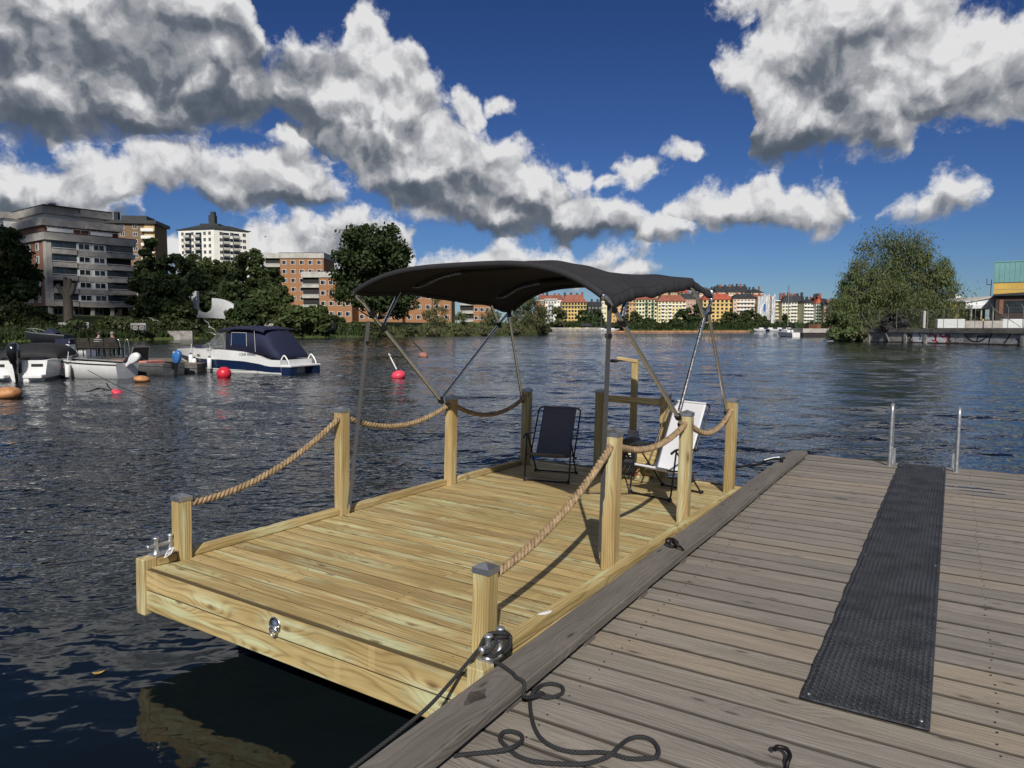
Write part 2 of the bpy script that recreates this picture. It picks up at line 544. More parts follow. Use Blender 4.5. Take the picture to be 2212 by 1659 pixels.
def wood_mat(name, light, mid, dark, knotc, pale=None, axis='X', rings=30.0, rough=0.72, bump=0.0012, weather=0.0, tints=None, knots=0.05, band=0.0, kscale=(1.5, 5.0), edge=None):
    if name in MATS:
        return MATS[name]
    m = bpy.data.materials.new(name)
    m.use_nodes = True
    t = NT(m.node_tree)
    bs = t.n['Principled BSDF']
    tc_ = t.node('ShaderNodeTexCoord')
    oi = t.node('ShaderNodeObjectInfo')
    x, y, z = t.sep(tc_.outputs['Object'])
    if axis == 'Z':
        x, y, z = z, x, y
    elif axis == 'Y':
        x, y, z = y, x, z
    rnd = oi.outputs['Random']
    ox = t.m('MULTIPLY', rnd, 71.0)
    oy = t.m('MULTIPLY', rnd, 33.0)
    X, Y, Z = t.m('ADD', x, ox), t.m('ADD', y, oy), z
    yz = t.m('MULTIPLY_ADD', Z, 0.8, Y)
    kv = t.comb(t.m('MULTIPLY', X, kscale[0]), t.m('MULTIPLY', yz, kscale[1]), 0.0)
    kd = t.voro(kv, 1.0, 'F1', '2D')
    wv = t.comb(t.m('MULTIPLY', X, 1.1), t.m('MULTIPLY', yz, 7.0), t.m('MULTIPLY', Z, 3.0))
    warp = t.noise(wv, 1.0, 2, 0.5)
    rv = t.m('MULTIPLY_ADD', yz, rings, t.m('MULTIPLY', warp, 7.0))
    rv = t.m('ADD', rv, t.m('MULTIPLY', t.ss(kd, 0.40, 0.0), 2.6))
    ring = t.m('MULTIPLY_ADD', t.m('SINE', t.m('MULTIPLY', rv, 6.2832)), 0.5, 0.5)
    ring = t.m('POWER', ring, 2.2)
    fv = t.comb(t.m('MULTIPLY', X, 3.5), t.m('MULTIPLY', Y, 160.0), t.m('MULTIPLY', Z, 160.0))
    fine = t.noise(fv, 1.0, 3, 0.6)
    big = t.noise(t.comb(t.m('MULTIPLY', X, 1.3), t.m('MULTIPLY', yz, 9.0), 0.0), 1.0, 4, 0.6)
    c = t.mix(t.ss(big, 0.30, 0.72), rgb(mid), rgb(light))
    c = t.mix(t.m('MULTIPLY', ring, 0.46 if not weather else 0.17), c, rgb(dark))
    c = t.mix(t.m('MULTIPLY', t.ss(fine, 0.50, 0.75), 0.35), c, rgb(dark))
    if pale:
        pv = t.noise(t.comb(t.m('MULTIPLY', X, 0.9), t.m('MULTIPLY', yz, 26.0), 3.0), 1.0, 3, 0.55)
        pk = t.m('MULTIPLY', t.ss(kd, 0.50, 0.12), t.ss(pv, 0.40, 0.62))
        pf = t.m('MAXIMUM', t.m('MULTIPLY', t.ss(pv, 0.60, 0.70), 0.7), t.m('MULTIPLY', pk, 0.75))
        c = t.mix(pf, c, rgb(pale))
    if band:
        bx_ = t.m('SUBTRACT', t.m('FRACT', t.m('MULTIPLY_ADD', x, 0.55, t.m('MULTIPLY', t.m('FLOOR', t.m('MULTIPLY', rnd, 4.0)), 0.13))), 0.5)
        bf = t.ss(t.m('ABSOLUTE', bx_), 0.014, 0.010, 0.0, band)
        c = t.mix(bf, c, rgb(light))
    kf = t.ss(kd, knots, knots * 0.55)
    kr = t.m('MULTIPLY', t.ss(kd, knots * 1.7, knots), t.m('SUBTRACT', 1.0, kf))
    c = t.mix(t.m('MULTIPLY', kr, 0.5), c, rgb(dark))
    c = t.mix(t.m('MULTIPLY', kf, 0.8), c, rgb(knotc))
    tn = tints or [(0.0, (0.82, 0.82, 0.80)), (0.35, (1.0, 1.0, 1.0)), (0.7, (0.95, 0.98, 0.93)), (1.0, (1.12, 1.06, 1.0))]
    r2 = t.m('FRACT', t.m('MULTIPLY', rnd, 17.37))
    c = t.mix(1.0, c, t.ramp(r2, tn), 'MULTIPLY')
    if weather:
        wn_ = t.noise(t.comb(t.m('MULTIPLY', X, 2.0), t.m('MULTIPLY', Y, 14.0), t.m('MULTIPLY', Z, 14.0)), 1.0, 5, 0.65)
        c = t.mix(t.m('MULTIPLY', t.ss(wn_, 0.45, 0.75), weather), c, rgb(tuple(q * 0.45 for q in mid)))
        st = t.noise(t.comb(X, t.m('MULTIPLY', Y, 2.5), Z), 2.3, 3, 0.5)
        c = t.mix(t.m('MULTIPLY', t.ss(st, 0.70, 0.78), 0.55), c, rgb(tuple(q * 0.22 for q in mid)))
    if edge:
        ax_, hw_, wd_, st_ = edge                      # grime and gap shade painted dark along a board's edge
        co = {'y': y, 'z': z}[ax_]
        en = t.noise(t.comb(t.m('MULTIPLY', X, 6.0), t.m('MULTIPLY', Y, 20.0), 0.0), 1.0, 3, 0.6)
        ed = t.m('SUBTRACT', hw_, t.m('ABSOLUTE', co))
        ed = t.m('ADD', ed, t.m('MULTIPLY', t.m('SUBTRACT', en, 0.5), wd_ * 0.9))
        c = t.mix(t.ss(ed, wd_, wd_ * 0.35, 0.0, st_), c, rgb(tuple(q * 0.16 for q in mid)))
    t.put(bs.inputs['Base Color'], c)
    bs.inputs['Roughness'].default_value = rough
    bs.inputs['Specular IOR Level'].default_value = 0.3
    b_ = t.node('ShaderNodeBump')
    b_.inputs['Distance'].default_value = bump
    b_.inputs['Strength'].default_value = 1.0
    hgt = t.m('ADD', t.m('MULTIPLY', fine, 1.0), t.m('MULTIPLY', ring, -0.5))
    t.put(b_.inputs['Height'], t.m('SUBTRACT', hgt, t.m('MULTIPLY', kf, 0.8)))
    t.l.new(b_.outputs[0], bs.inputs['Normal'])
    MATS[name] = m
    return m

RAFT = dict(light=(0.555, 0.415, 0.200), mid=(0.375, 0.268, 0.112), dark=(0.165, 0.098, 0.036), knotc=(0.15, 0.080, 0.03), pale=(0.58, 0.60, 0.38))
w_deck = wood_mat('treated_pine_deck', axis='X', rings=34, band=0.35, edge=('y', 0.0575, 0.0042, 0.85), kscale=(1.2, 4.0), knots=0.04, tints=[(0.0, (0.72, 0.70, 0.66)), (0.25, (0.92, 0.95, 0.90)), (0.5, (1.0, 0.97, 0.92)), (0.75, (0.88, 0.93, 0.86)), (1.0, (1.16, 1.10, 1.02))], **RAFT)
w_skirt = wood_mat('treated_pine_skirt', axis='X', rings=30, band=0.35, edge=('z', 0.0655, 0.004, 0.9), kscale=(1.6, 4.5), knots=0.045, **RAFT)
w_post = wood_mat('treated_pine_post', axis='Z', rings=62, knots=0.045, kscale=(1.1, 3.5), **RAFT)
w_rim = wood_mat('treated_pine_rim', axis='Y', rings=50, **RAFT)
GREY = dict(light=(0.275, 0.246, 0.208), mid=(0.212, 0.188, 0.160), dark=(0.135, 0.116, 0.097), knotc=(0.07, 0.056, 0.045))
GT = [(0.0, (0.85, 0.85, 0.86)), (0.4, (1.0, 1.0, 1.0)), (0.8, (1.08, 1.05, 1.0)), (1.0, (1.2, 1.12, 1.0))]
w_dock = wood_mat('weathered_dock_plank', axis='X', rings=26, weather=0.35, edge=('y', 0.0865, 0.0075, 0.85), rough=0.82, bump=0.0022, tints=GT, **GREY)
w_beam = wood_mat('weathered_dock_beam', axis='Y', rings=18, weather=0.4, rough=0.82, bump=0.003, tints=[(0, (0.60, 0.60, 0.62)), (1, (0.64, 0.63, 0.63))], **GREY)
m_zinc = pm('zinc_cap', (0.52, 0.53, 0.54), 0.38, 0.9, var=0.12, scale=14)
m_galv = pm('galvanised_steel', (0.50, 0.51, 0.52), 0.42, 0.85, var=0.2, scale=20, bump=0.0006, bscale=160)
m_steel = pm('stainless_tube', (0.80, 0.78, 0.74), 0.26, 1.0, var=0.06, scale=8)
m_blackpl = pm('black_plastic', (0.012, 0.012, 0.013), 0.38, 0.0, var=0.2, scale=20)
m_blackfr = pm('black_powder_coat', (0.010, 0.010, 0.011), 0.32, 0.0, var=0.15, scale=12)
m_iron = pm('dark_iron', (0.030, 0.026, 0.024), 0.45, 0.7, var=0.4, scale=30, bump=0.0006)
m_rope = pm('hemp_rope', (0.37, 0.262, 0.152), 0.95, 0.0, var=0.35, scale=30, bump=0.002, bscale=260, spec=0.1)
m_rubber = pm('black_rubber', (0.042, 0.044, 0.050), 0.42, 0.0, var=0.35, scale=6, bump=0.0004, bscale=220)
# ================================================================== water
def water_material():
    """clear dark lake water; the long waves are modelled, the fine ripples are relief on top"""
    gw = bpy.data.node_groups.new('ripple_height', 'ShaderNodeTree')
    gw.interface.new_socket('P', in_out='INPUT', socket_type='NodeSocketVector')
    gw.interface.new_socket('H', in_out='OUTPUT', socket_type='NodeSocketFloat')
    t = NT(gw)
    gi_ = t.node('NodeGroupInput')
    go_ = t.node('NodeGroupOutput')
    p = gi_.outputs['P']
    b = t.noise(t.vm('MULTIPLY', p, (2.2, 3.2, 1.0)), 1.0, 1.0, 0.5, 0.4, dims='2D')
    c = t.noise(t.vm('MULTIPLY', p, (5.6, 8.4, 1.0)), 1.0, 1.5, 0.5, 0.3, dims='2D')
    h_ = t.m('MULTIPLY', b, 0.026)
    h_ = t.m('MULTIPLY_ADD', c, 0.022, h_)
    t.put(go_.inputs['H'], h_)
    m = bpy.data.materials.new('lake_water')
    m.use_nodes = True
    t = NT(m.node_tree)
    bs = t.n['Principled BSDF']
    ge = t.node('ShaderNodeNewGeometry')
    pos = ge.outputs['Position']
    def H(v):
        nd = t.node('ShaderNodeGroup')
        nd.node_tree = gw
        t.put(nd.inputs[0], v)
        return nd.outputs[0]
    D = 0.012
    h0 = H(pos)
    hx = H(t.vm('ADD', pos, (D, 0, 0)))
    hy = H(t.vm('ADD', pos, (0, D, 0)))
    # wind patches, and slack water in the lee of the dock
    patch = t.noise(t.vm('MULTIPLY', pos, (0.018, 0.075, 0)), 1.0, 4, 0.6, dims='2D')
    amp = t.ss(patch, 0.34, 0.64, 0.35, 1.35)
    lee = t.vm('DISTANCE', t.vm('MULTIPLY', pos, (1, 1, 0)), (-1.0, 2.5, 0))
    amp = t.m('MULTIPLY', amp, t.ss(lee, 2.0, 9.0, 0.10, 1.0))
    k = t.m('MULTIPLY', amp, -1.0 / D)
    sx = t.m('MULTIPLY', t.m('SUBTRACT', hx, h0), k)
    sy = t.m('MULTIPLY', t.m('SUBTRACT', hy, h0), k)
    nrm = t.vm('NORMALIZE', t.vm('ADD', ge.outputs['Normal'], t.comb(sx, sy, 0.0)))
    t.put(bs.inputs['Normal'], nrm)
    t.put(bs.inputs['Base Color'], (0.0045, 0.0075, 0.0085, 1))
    bs.inputs['Roughness'].default_value = 0.04
    bs.inputs['IOR'].default_value = 1.333
    bs.inputs['Specular IOR Level'].default_value = 0.5
    return m
m_water = water_material()
wm = MB()
wm.quad((-3000, -1500, -0.05), (3000, -1500, -0.05), (3000, 4500, -0.05), (-3000, 4500, -0.05))
tag(wm.build('water', m_water), kind='structure')
# wind waves as a sum of many small wave trains
rw = np.random.RandomState(9)
r_row = [2.2]
while r_row[-1] < 170: r_row.append(r_row[-1] * 1.0047)
r_row = np.array(r_row)
th = np.linspace(rad(-45), rad(45), 700)
RR, TH = np.meshgrid(r_row, th, indexing='ij')
wx_, wy_ = RR * np.sin(TH), RR * np.cos(TH)
zz_ = np.zeros_like(wx_)
for _ in range(64):
    lam = 0.30 * (4.0 / 0.30) ** (rw.rand() ** 1.5)
    dirn = rad(250) + rw.randn() * 0.48                     # travelling roughly towards the viewer
    kk = 2 * math.pi / lam
    slope = 0.0125 * rw.uniform(0.6, 1.4)
    cell = RR * 0.0047
    fade = np.clip((lam / np.maximum(cell, 1e-6) - 2.0) / 3.0, 0, 1)      # only what the mesh can carry
    phs = rw.rand() * 6.283
    arg = kk * (wx_ * math.cos(dirn) + wy_ * math.sin(dirn)) + phs + 0.8 * np.sin(0.21 * wx_ + 0.17 * wy_ + phs)
    zz_ += fade * (slope / kk) * (np.sin(arg) + 0.25 * np.sin(2 * arg + 0.6))
dl = np.hypot(wx_ + 1.0, wy_ - 2.5)
calm = np.clip((dl - 2.0) / 8.0, 0, 1); calm = 0.22 + 0.78 * calm * calm * (3 - 2 * calm)
edge_ = np.clip((170 - RR) / 40, 0, 1) * np.clip((rad(45) - np.abs(TH)) / rad(4), 0, 1)
zz_ = zz_ * calm * edge_ - 0.05 * (1 - np.clip(edge_ * 3, 0, 1)) + 0.006
nr_, nc_ = wx_.shape
ii = np.arange(nr_ * nc_).reshape(nr_, nc_)
Q_ = np.stack([ii[:-1, :-1], ii[:-1, 1:], ii[1:, 1:], ii[1:, :-1]], -1).reshape(-1, 4)
Q_ = Q_[:, ::-1]
wme = np_mesh('water_waves', np.stack([wx_, wy_, zz_], -1).reshape(-1, 3), Q_, m_water, True)
tag(link_mesh('water_waves', wme), kind='structure')

# ================================================================== the raft
rA = Vector((-2.28843795, 4.45530001, CAM_Z - 1.53))
rU = Vector((0.84763171, -0.53031975, -0.01677627))
rV = Vector((0.5301058, 0.84778624, -0.01569471))
rN = rU.cross(rV).normalized()
RM = Matrix(((rU.x, rV.x, rN.x, rA.x), (rU.y, rV.y, rN.y, rA.y), (rU.z, rV.z, rN.z, rA.z), (0, 0, 0, 1)))
raft = empty('wooden_raft', mat=RM, label='new yellow timber raft with rope posts, moored beside the grey dock', cat='raft')
RW, RL = 2.41, 4.90

# deck: one chamfered board per row, laid across the raft
pitch_b = 0.1175
def plank_mesh(name, L, W, T, mat, bev=0.002):
    b = MB()
    b.box((0, 0, -T / 2), (L, W, T), bev=bev)
    return b.mesh(name, mat)
meshes = {}
def plank(L, parent, u, v, w_, W=0.115, T=0.028, mat=None, name='deck_plank', rz=0.0):
    key = (round(L, 3), W, T, mat.name)
    if key not in meshes:
        meshes[key] = plank_mesh(name, L, W, T, mat)
    return link_mesh(name, meshes[key], parent, (u, v, w_), (random.uniform(-.0012, .0012), 0, rz))
rows = int(RL / pitch_b)
rr = random.Random(3)
for i in range(rows):
    v = pitch_b * (i + 0.5)
    lo, hi = -0.07, RW + 0.07
    if i in (3, 8, 13, 17, 23, 28, 34):
        cut = [0.9, 1.6, 1.1, 0.7, 1.7, 1.2, 0.8][(3, 8, 13, 17, 23, 28, 34).index(i)]
        for a_, b_ in ((lo, cut - 0.0015), (cut + 0.0015, hi)):
            plank(b_ - a_, raft, (a_ + b_) / 2, v, rr.uniform(-.0015, .001), mat=w_deck)
    else:
        plank(hi - lo, raft, (lo + hi) / 2, v, rr.uniform(-.0015, .001), mat=w_deck)

# skirt boards round the frame
def board(name, x0, x1, y0, y1, z0, z1, mat, parent=raft, bev=0.004):
    b = MB()
    c = Vector(((x0 + x1) / 2, (y0 + y1) / 2, (z0 + z1) / 2))
    b.box((0, 0, 0), (x1 - x0, y1 - y0, z1 - z0), bev=0)
    o = b.build(name, mat, parent, c)
    bm = bmesh.new()
    bm.from_mesh(o.data)
    bmesh.ops.bevel(bm, geom=bm.edges[:], offset=bev, segments=2, affect='EDGES', profile=0.5)
    bm.to_mesh(o.data)
    bm.free()
    return o
FRH = 0.133
for k in range(2):
    z1 = -0.0295 - k * FRH if k else -0.002
    z0 = -(k + 1) * FRH + 0.002
    for nm, y0, y1 in (('skirt_board', -0.034, -0.001), ('skirt_board', RL + 0.001, RL + 0.034)):
        if k == 0 and y0 < 0:
            z1 = -0.002
        board(nm, -0.012, RW + 0.07, y0, y1, z0, (-0.002 if k == 0 else -FRH - 0.001), w_skirt)
    for x0, x1 in ((-0.104, -0.072), (RW + 0.072, RW + 0.104)):
        board('skirt_board', x0, x1, 0.06, RL, z0, (-0.002 if k == 0 else -FRH - 0.001), w_rim)
# screw heads in rows over the joists
sb_ = MB()
for i in range(rows):
    for u in (0.1, 0.8, 1.6, 2.3):
        for dv_ in (-0.032, 0.034):
            sb_.lathe([(0, .0006), (0.0042, .0005), (0.0046, -.002)], c=(u + rr.uniform(-.012, .012), pitch_b * (i + .5) + dv_ + rr.uniform(-.006, .006), 0.001), n=6, caps=False)
so_ = sb_.build('screw_heads', pm('screw_metal', (0.16, 0.13, 0.09), 0.5, 0.6), raft); so_['kind'] = 'stuff'
# joists under the deck
for u in (0.1, 0.8, 1.6, 2.3):
    board('joist', u - .022, u + .022, 0.02, RL - 0.02, -0.20, -0.0305, w_rim)
# corner blocks standing proud of the deck
for u0 in (-0.105, RW + 0.078):
    board('corner_block', u0, u0 + 0.09, -0.046, 0.044, -0.30, 0.058, w_post)

# posts with zinc caps
POSTS = [('L', -0.028, 0.228, 0.412), ('L', -0.024, 1.678, 0.875), ('L', 0.004, 3.135, 0.881), ('L', 0.05, 4.53, 0.877),
         ('R', 2.395, 0.228, 0.415), ('R', 2.395, 1.700, 0.91), ('R', 2.405, 3.150, 0.912), ('R', 2.405, 4.53, 0.925),
         ('B', 0.83, 4.86, 0.90), ('B', 1.60, 4.86, 0.90)]
PS = 0.092
capb = MB()
hs_ = PS / 2 + 0.003
capb.loft([[Vector((x * hs_, y * hs_, z)) for x, y in ((-1, -1), (1, -1), (1, 1), (-1, 1))] for z in (-0.020, 0.008)], caps=False, smooth=False)
capb.add([(-hs_, -hs_, .008), (hs_, -hs_, .008), (hs_, hs_, .008), (-hs_, hs_, .008), (0, 0, .030)], [(0, 1, 4), (1, 2, 4), (2, 3, 4), (3, 0, 4)])
cap_me = capb.mesh('post_cap', m_zinc)
postm = {}
for side, u, v, hgt in POSTS:
    key = round(hgt, 3)
    if key not in postm:
        b = MB()
        b.box((0, 0, (hgt - 0.25) / 2), (PS, PS, hgt + 0.25))
        me = b.mesh('post', w_post)
        bm = bmesh.new(); bm.from_mesh(me)
        bmesh.ops.bevel(bm, geom=[e for e in bm.edges if abs(e.verts[0].co.z - e.verts[1].co.z) > 0.1], offset=0.006, segments=2, affect='EDGES')
        bm.to_mesh(me); bm.free()
        postm[key] = me
    lean = (random.uniform(-.006, .006), random.uniform(-.006, .006), 0)
    p = link_mesh('post', postm[key], raft, (u, v, 0), lean)
    link_mesh('post_cap', cap_me, p, (0, 0, hgt))
# rims between the posts: sloped at one end
def rim(u, v0, v1, slope=0.10):
    b = MB()
    hw = 0.036
    L = v1 - v0
    prof = [(-L / 2, 0), (L / 2, 0), (L / 2, 0.05), (-L / 2 + slope, 0.05), (-L / 2, 0.012)]
    vs = [(x, y, z) for x in (-hw, hw) for y, z in prof]
    n = len(prof)
    fs = [tuple(reversed(range(n))), tuple(range(n, 2 * n))] + [(i, (i + 1) % n, n + (i + 1) % n, n + i) for i in range(n)]
    b.add(vs, fs)
    o = b.build('rim', w_rim, raft, (u, (v0 + v1) / 2, 0.002))
    fix_normals(o.data)
    bm = bmesh.new(); bm.from_mesh(o.data)
    bmesh.ops.bevel(bm, geom=bm.edges[:], offset=0.004, segments=2, affect='EDGES')
    bm.to_mesh(o.data); bm.free()
for u, vs_ in ((-0.040, (0.046, 0.178)), (-0.040, (0.276, 1.630)), (-0.034, (1.726, 3.087)), (-0.02, (3.183, 4.48))):
    rim(u, vs_[0], vs_[1], 0.13 if vs_[0] > 0.1 else 0.001)
rim(RW + 0.062, 0.046, 4.48, 0.001)
# back rail between the two stern posts
board('back_rail', 0.878, 1.552, 4.84, 4.885, 0.775, 0.85, w_deck)
board('transom_board', 0.90, 1.53, 4.78, 4.812, 0.002, 0.15, w_deck)

# blue drums that float it
m_blue = pm('blue_drum', (0.008, 0.030, 0.20), 0.35, var=0.25, scale=3)
drum = MB()
drum.lathe([(0.0, -0.46), (0.25, -0.46), (0.285, -0.44), (0.29, -0.2), (0.30, -0.18), (0.29, -0.16), (0.29, 0.16), (0.30, 0.18), (0.29, 0.2), (0.285, 0.44), (0.25, 0.46), (0, 0.46)], n=28, axis='Y', caps=False)
drum_me = drum.mesh('float_drum', m_blue)
for u in (0.36, 2.05):
    for v in (1.0, 1.95, 2.9, 3.85):
        link_mesh('float_drum', drum_me, raft, (u, v, -0.44))

# lashing ring on the front board
ringp = MB()
ringp.lathe([(0.0, 0.0), (0.045, 0.0), (0.047, 0.004), (0.040, 0.009), (0.036, 0.004), (0.030, 0.003), (0.018, 0.008), (0.012, 0.013), (0.0, 0.014)], n=28, axis='Y', rot=Matrix.Rotation(math.pi, 3, 'Z'), caps=False)
plate = ringp.build('lashing_plate', m_steel, raft, (1.205, -0.035, -0.066), None)
rg = MB()
loop = [(0.026 * math.cos(a) if True else 0, -0.016 - 0.004 * math.sin(a), -0.028 + (0.036 if math.sin(a) < 0 else 0.020) * math.sin(a)) for a in [2 * math.pi * k / 28 for k in range(28)]]
rg.tube(loop, 0.0048, 8, closed=True)
rg.build('ring', m_steel, plate)
hb = MB()
hb.box((0, -0.014, -0.012), (0.044, 0.012, 0.014), bev=0.003)
hb.build('hinge', m_steel, plate)

# double-horned mooring cleats
def cleat(u, v, rz):
    b = MB()
    b.prism([(-0.035, -0.085), (0.035, -0.085), (0.045, -0.07), (0.045, 0.07), (0.035, 0.085), (-0.035, 0.085), (-0.045, 0.07), (-0.045, -0.07)], 0, 0.010)
    base = b.build('cleat', m_galv, raft, (u, v, 0.058), (0, 0, rz))
    for yy in (-0.05, 0.05):
        p = MB()
        p.lathe([(0.026, 0.0), (0.018, 0.012), (0.0155, 0.03), (0.0155, 0.092), (0.021, 0.097), (0.021, 0.106), (0.016, 0.110), (0, 0.110)], n=14, caps=False)
        p.build('bollard', m_galv, base, (0, yy, 0.008))
    bar = MB()
    bar.lathe([(0, -0.115), (0.016, -0.113), (0.018, -0.107), (0.0135, -0.10), (0.0135, 0.10), (0.018, 0.107), (0.016, 0.113), (0, 0.115)], n=14, axis='Y', caps=False)
    bar.build('cross_bar', m_galv, base, (0, 0, 0.062))
    return base
cl = cleat(-0.060, 0.115, 0.0)
cr = cleat(RW + 0.118, 0.115, 0.0)
# price tag hanging from the left cleat
m_tag = pm('white_card', (0.78, 0.78, 0.77), 0.6, var=0.05)
m_ink = pm('black_ink', (0.02, 0.02, 0.02), 0.6)
m_redink = pm('red_ink', (0.55, 0.05, 0.05), 0.6)
tg = MB()
tg.prism([(-0.028, 0.020), (-0.018, 0.030), (0.046, 0.030), (0.050, 0.026), (0.050, -0.026), (0.046, -0.030), (-0.018, -0.030), (-0.028, -0.020)], 0, 0.0008, 0)
for k in range(5):
    tg.bx(-0.018 + k * 0.0062, -0.0145 + k * 0.0062, -0.022, 0.022 - 0.004 * (k % 2), 0.0008, 0.0011, 1)
for k in range(9):
    tg.bx(0.020 + k * 0.0026, 0.0212 + k * 0.0026, -0.020, 0.004, 0.0008, 0.0011, 1)
tg.bx(0.016, 0.020, 0.008, 0.022, 0.0008, 0.0011, 2)
tg.bx(0.026, 0.042, 0.010, 0.020, 0.0008, 0.0011, 1)
tgo = tg.build('price_tag', [m_tag, m_ink, m_redink], cl, (0.085, -0.01, 0.030), (rad(35), rad(20), rad(-48)))

# ================================================================== barrier ropes: three laid strands through the posts
def laid_rope(name, spans, label, group=None, R=0.0225, lay=0.105):
    root = empty(name, mat=RM, label=label, cat='rope', group=group)
    for pts, sag in spans:
        a, b = Vector(pts[0]), Vector(pts[1])
        path = []
        L = (b - a).length
        n = max(8, int(L / 0.0075))
        for i in range(n + 1):
            t = i / n
            p = a.lerp(b, t)
            p.z -= 4 * sag * t * (1 - t)
            path.append(p)
        T = [(path[min(i + 1, n)] - path[max(i - 1, 0)]).normalized() for i in range(n + 1)]
        s_ = 0.0
        mb = MB()
        strands = [[], [], []]
        for i in range(n + 1):
            if i: s_ += (path[i] - path[i - 1]).length
            side = T[i].cross(Vector((0, 0, 1))).normalized()
            up = side.cross(T[i])
            for k in range(3):
                an = 2 * math.pi * (s_ / lay + k / 3)
                strands[k].append(path[i] + (side * math.cos(an) + up * math.sin(an)) * R * 0.56)
        for k in range(3):
            mb.tube(strands[k], R * 0.53, 9)
        # loose fibres
        rf = random.Random(int(L * 1e4))
        for _ in range(int(L * 420)):
            i = rf.randrange(1, n)
            side = T[i].cross(Vector((0, 0, 1))).normalized()
            up = side.cross(T[i])
            an = rf.uniform(0, 6.28)
            o_ = (side * math.cos(an) + up * math.sin(an))
            p0 = path[i] + o_ * R * 0.98
            d_ = (o_ * rf.uniform(0.2, 1) + T[i] * rf.uniform(-1.4, 1.4)).normalized()
            p1 = p0 + d_ * rf.uniform(0.006, 0.016)
            wd = d_.cross(o_)
            wd = wd.normalized() * 0.0004 if wd.length > 1e-6 else Vector((0.0004, 0, 0))
            mb.add([p0 - wd, p0 + wd, p1], [(0, 1, 2)])
        mb.build('span', m_rope, root)
    return root
zr = 0.80
laid_rope('barrier_rope', [(((-0.01, 0.27, 0.365), (-0.02, 1.636, 0.81)), 0.115), (((-0.02, 1.72, 0.805), (0.004, 3.09, 0.81)), 0.135), (((0.01, 3.18, 0.80), (0.05, 4.49, 0.80)), 0.15)],
          'brown hemp rope swagged through the left row of raft posts')
laid_rope('barrier_rope', [(((2.400, 0.27, 0.36), (2.395, 1.658, 0.825)), 0.085), (((2.395, 1.742, 0.82), (2.405, 3.108, 0.83)), 0.10), (((2.405, 3.192, 0.83), (2.405, 4.49, 0.83)), 0.15)],
          'brown hemp rope swagged through the right row of raft posts beside the dock')

# ================================================================== bimini canopy
m_fabric = pm('dark_grey_canvas', (0.032, 0.031, 0.034), 0.85, var=0.12, scale=3, bump=0.0004, bscale=900, spec=0.2)
m_strap = pm('dark_webbing', (0.045, 0.045, 0.046), 0.8, var=0.1, scale=40)
bim = empty('bimini_canopy', mat=RM, label='dark grey canvas bimini awning on steel tube bows over the raft', cat='awning')
# bow stations: (v left, w left, v right, w right, crown w)
ST = [(1.78, 1.865, 1.48, 1.80, 2.03), (2.45, 1.905, 1.93, 1.855, 2.085), (3.20, 1.885, 2.60, 1.95, 2.09), (3.80, 1.845, 3.18, 2.015, 2.085), (4.24, 1.80, 3.72, 1.955, 2.045)]
def bow_point(s_, t_):
    """s across 0..1, t along 0..1"""
    x = t_ * (len(ST) - 1)
    i = min(int(x), len(ST) - 2)
    q = x - i
    A_, B_ = ST[i], ST[i + 1]
    c = [A_[k] * (1 - q) + B_[k] * q for k in range(5)]
    u = 0.02 + (2.385 - 0.02) * s_
    v = c[0] * (1 - s_) + c[2] * s_
    hem = c[1] * (1 - s_) + c[3] * s_
    g_ = 1 - abs(2 * s_ - 1) ** 3.4
    w_ = hem + (c[4] + 0.0 - hem) * g_
    return Vector((u, v, w_))
nu, nt = 88, 100
rg_ = np.random.RandomState(5)
ph = rg_.rand(40) * 6.28
grid = []
for j in range(nt + 1):
    t_ = j / nt
    for i in range(nu + 1):
        s_ = i / nu
        p = bow_point(s_, t_)
        edge = min(s_, 1 - s_)
        # sag between bows
        bays = [0, 0.25, 0.75, 1.0]
        for a_, b_ in zip(bays, bays[1:]):
            if a_ <= t_ <= b_:
                q = (t_ - a_) / (b_ - a_)
                p.z -= 0.032 * 4 * q * (1 - q) * (1 - 0.3 * (edge < .1))
        # pulled wrinkles towards the hems
        wr = math.exp(-edge / 0.10)
        p.z += wr * (0.0035 * math.sin(46 * t_ + ph[0] + 5 * s_) + 0.0025 * math.sin(91 * t_ + ph[1] - 9 * s_)) * (0.35 + 0.65 * (s_ > .5))
        p.z += 0.006 * math.sin(9 * s_ + 14 * t_ + ph[2]) * math.sin(7 * t_ - 5 * s_ + ph[3])
        dgl = s_ * 2.2 - t_ * 1.3
        p.z += 0.005 * math.exp(-((s_ - 0.82) / .14) ** 2) * math.sin(19 * dgl + ph[4])
        grid.append(p)
cv = MB()
W1 = nu + 1
cv.add(grid, [(j * W1 + i, j * W1 + i + 1, (j + 1) * W1 + i + 1, (j + 1) * W1 + i) for j in range(nt) for i in range(nu)], 0, True)
canopy = cv.build('canopy', m_fabric, bim)
sol = canopy.modifiers.new('thickness', 'SOLIDIFY')
sol.thickness = 0.004
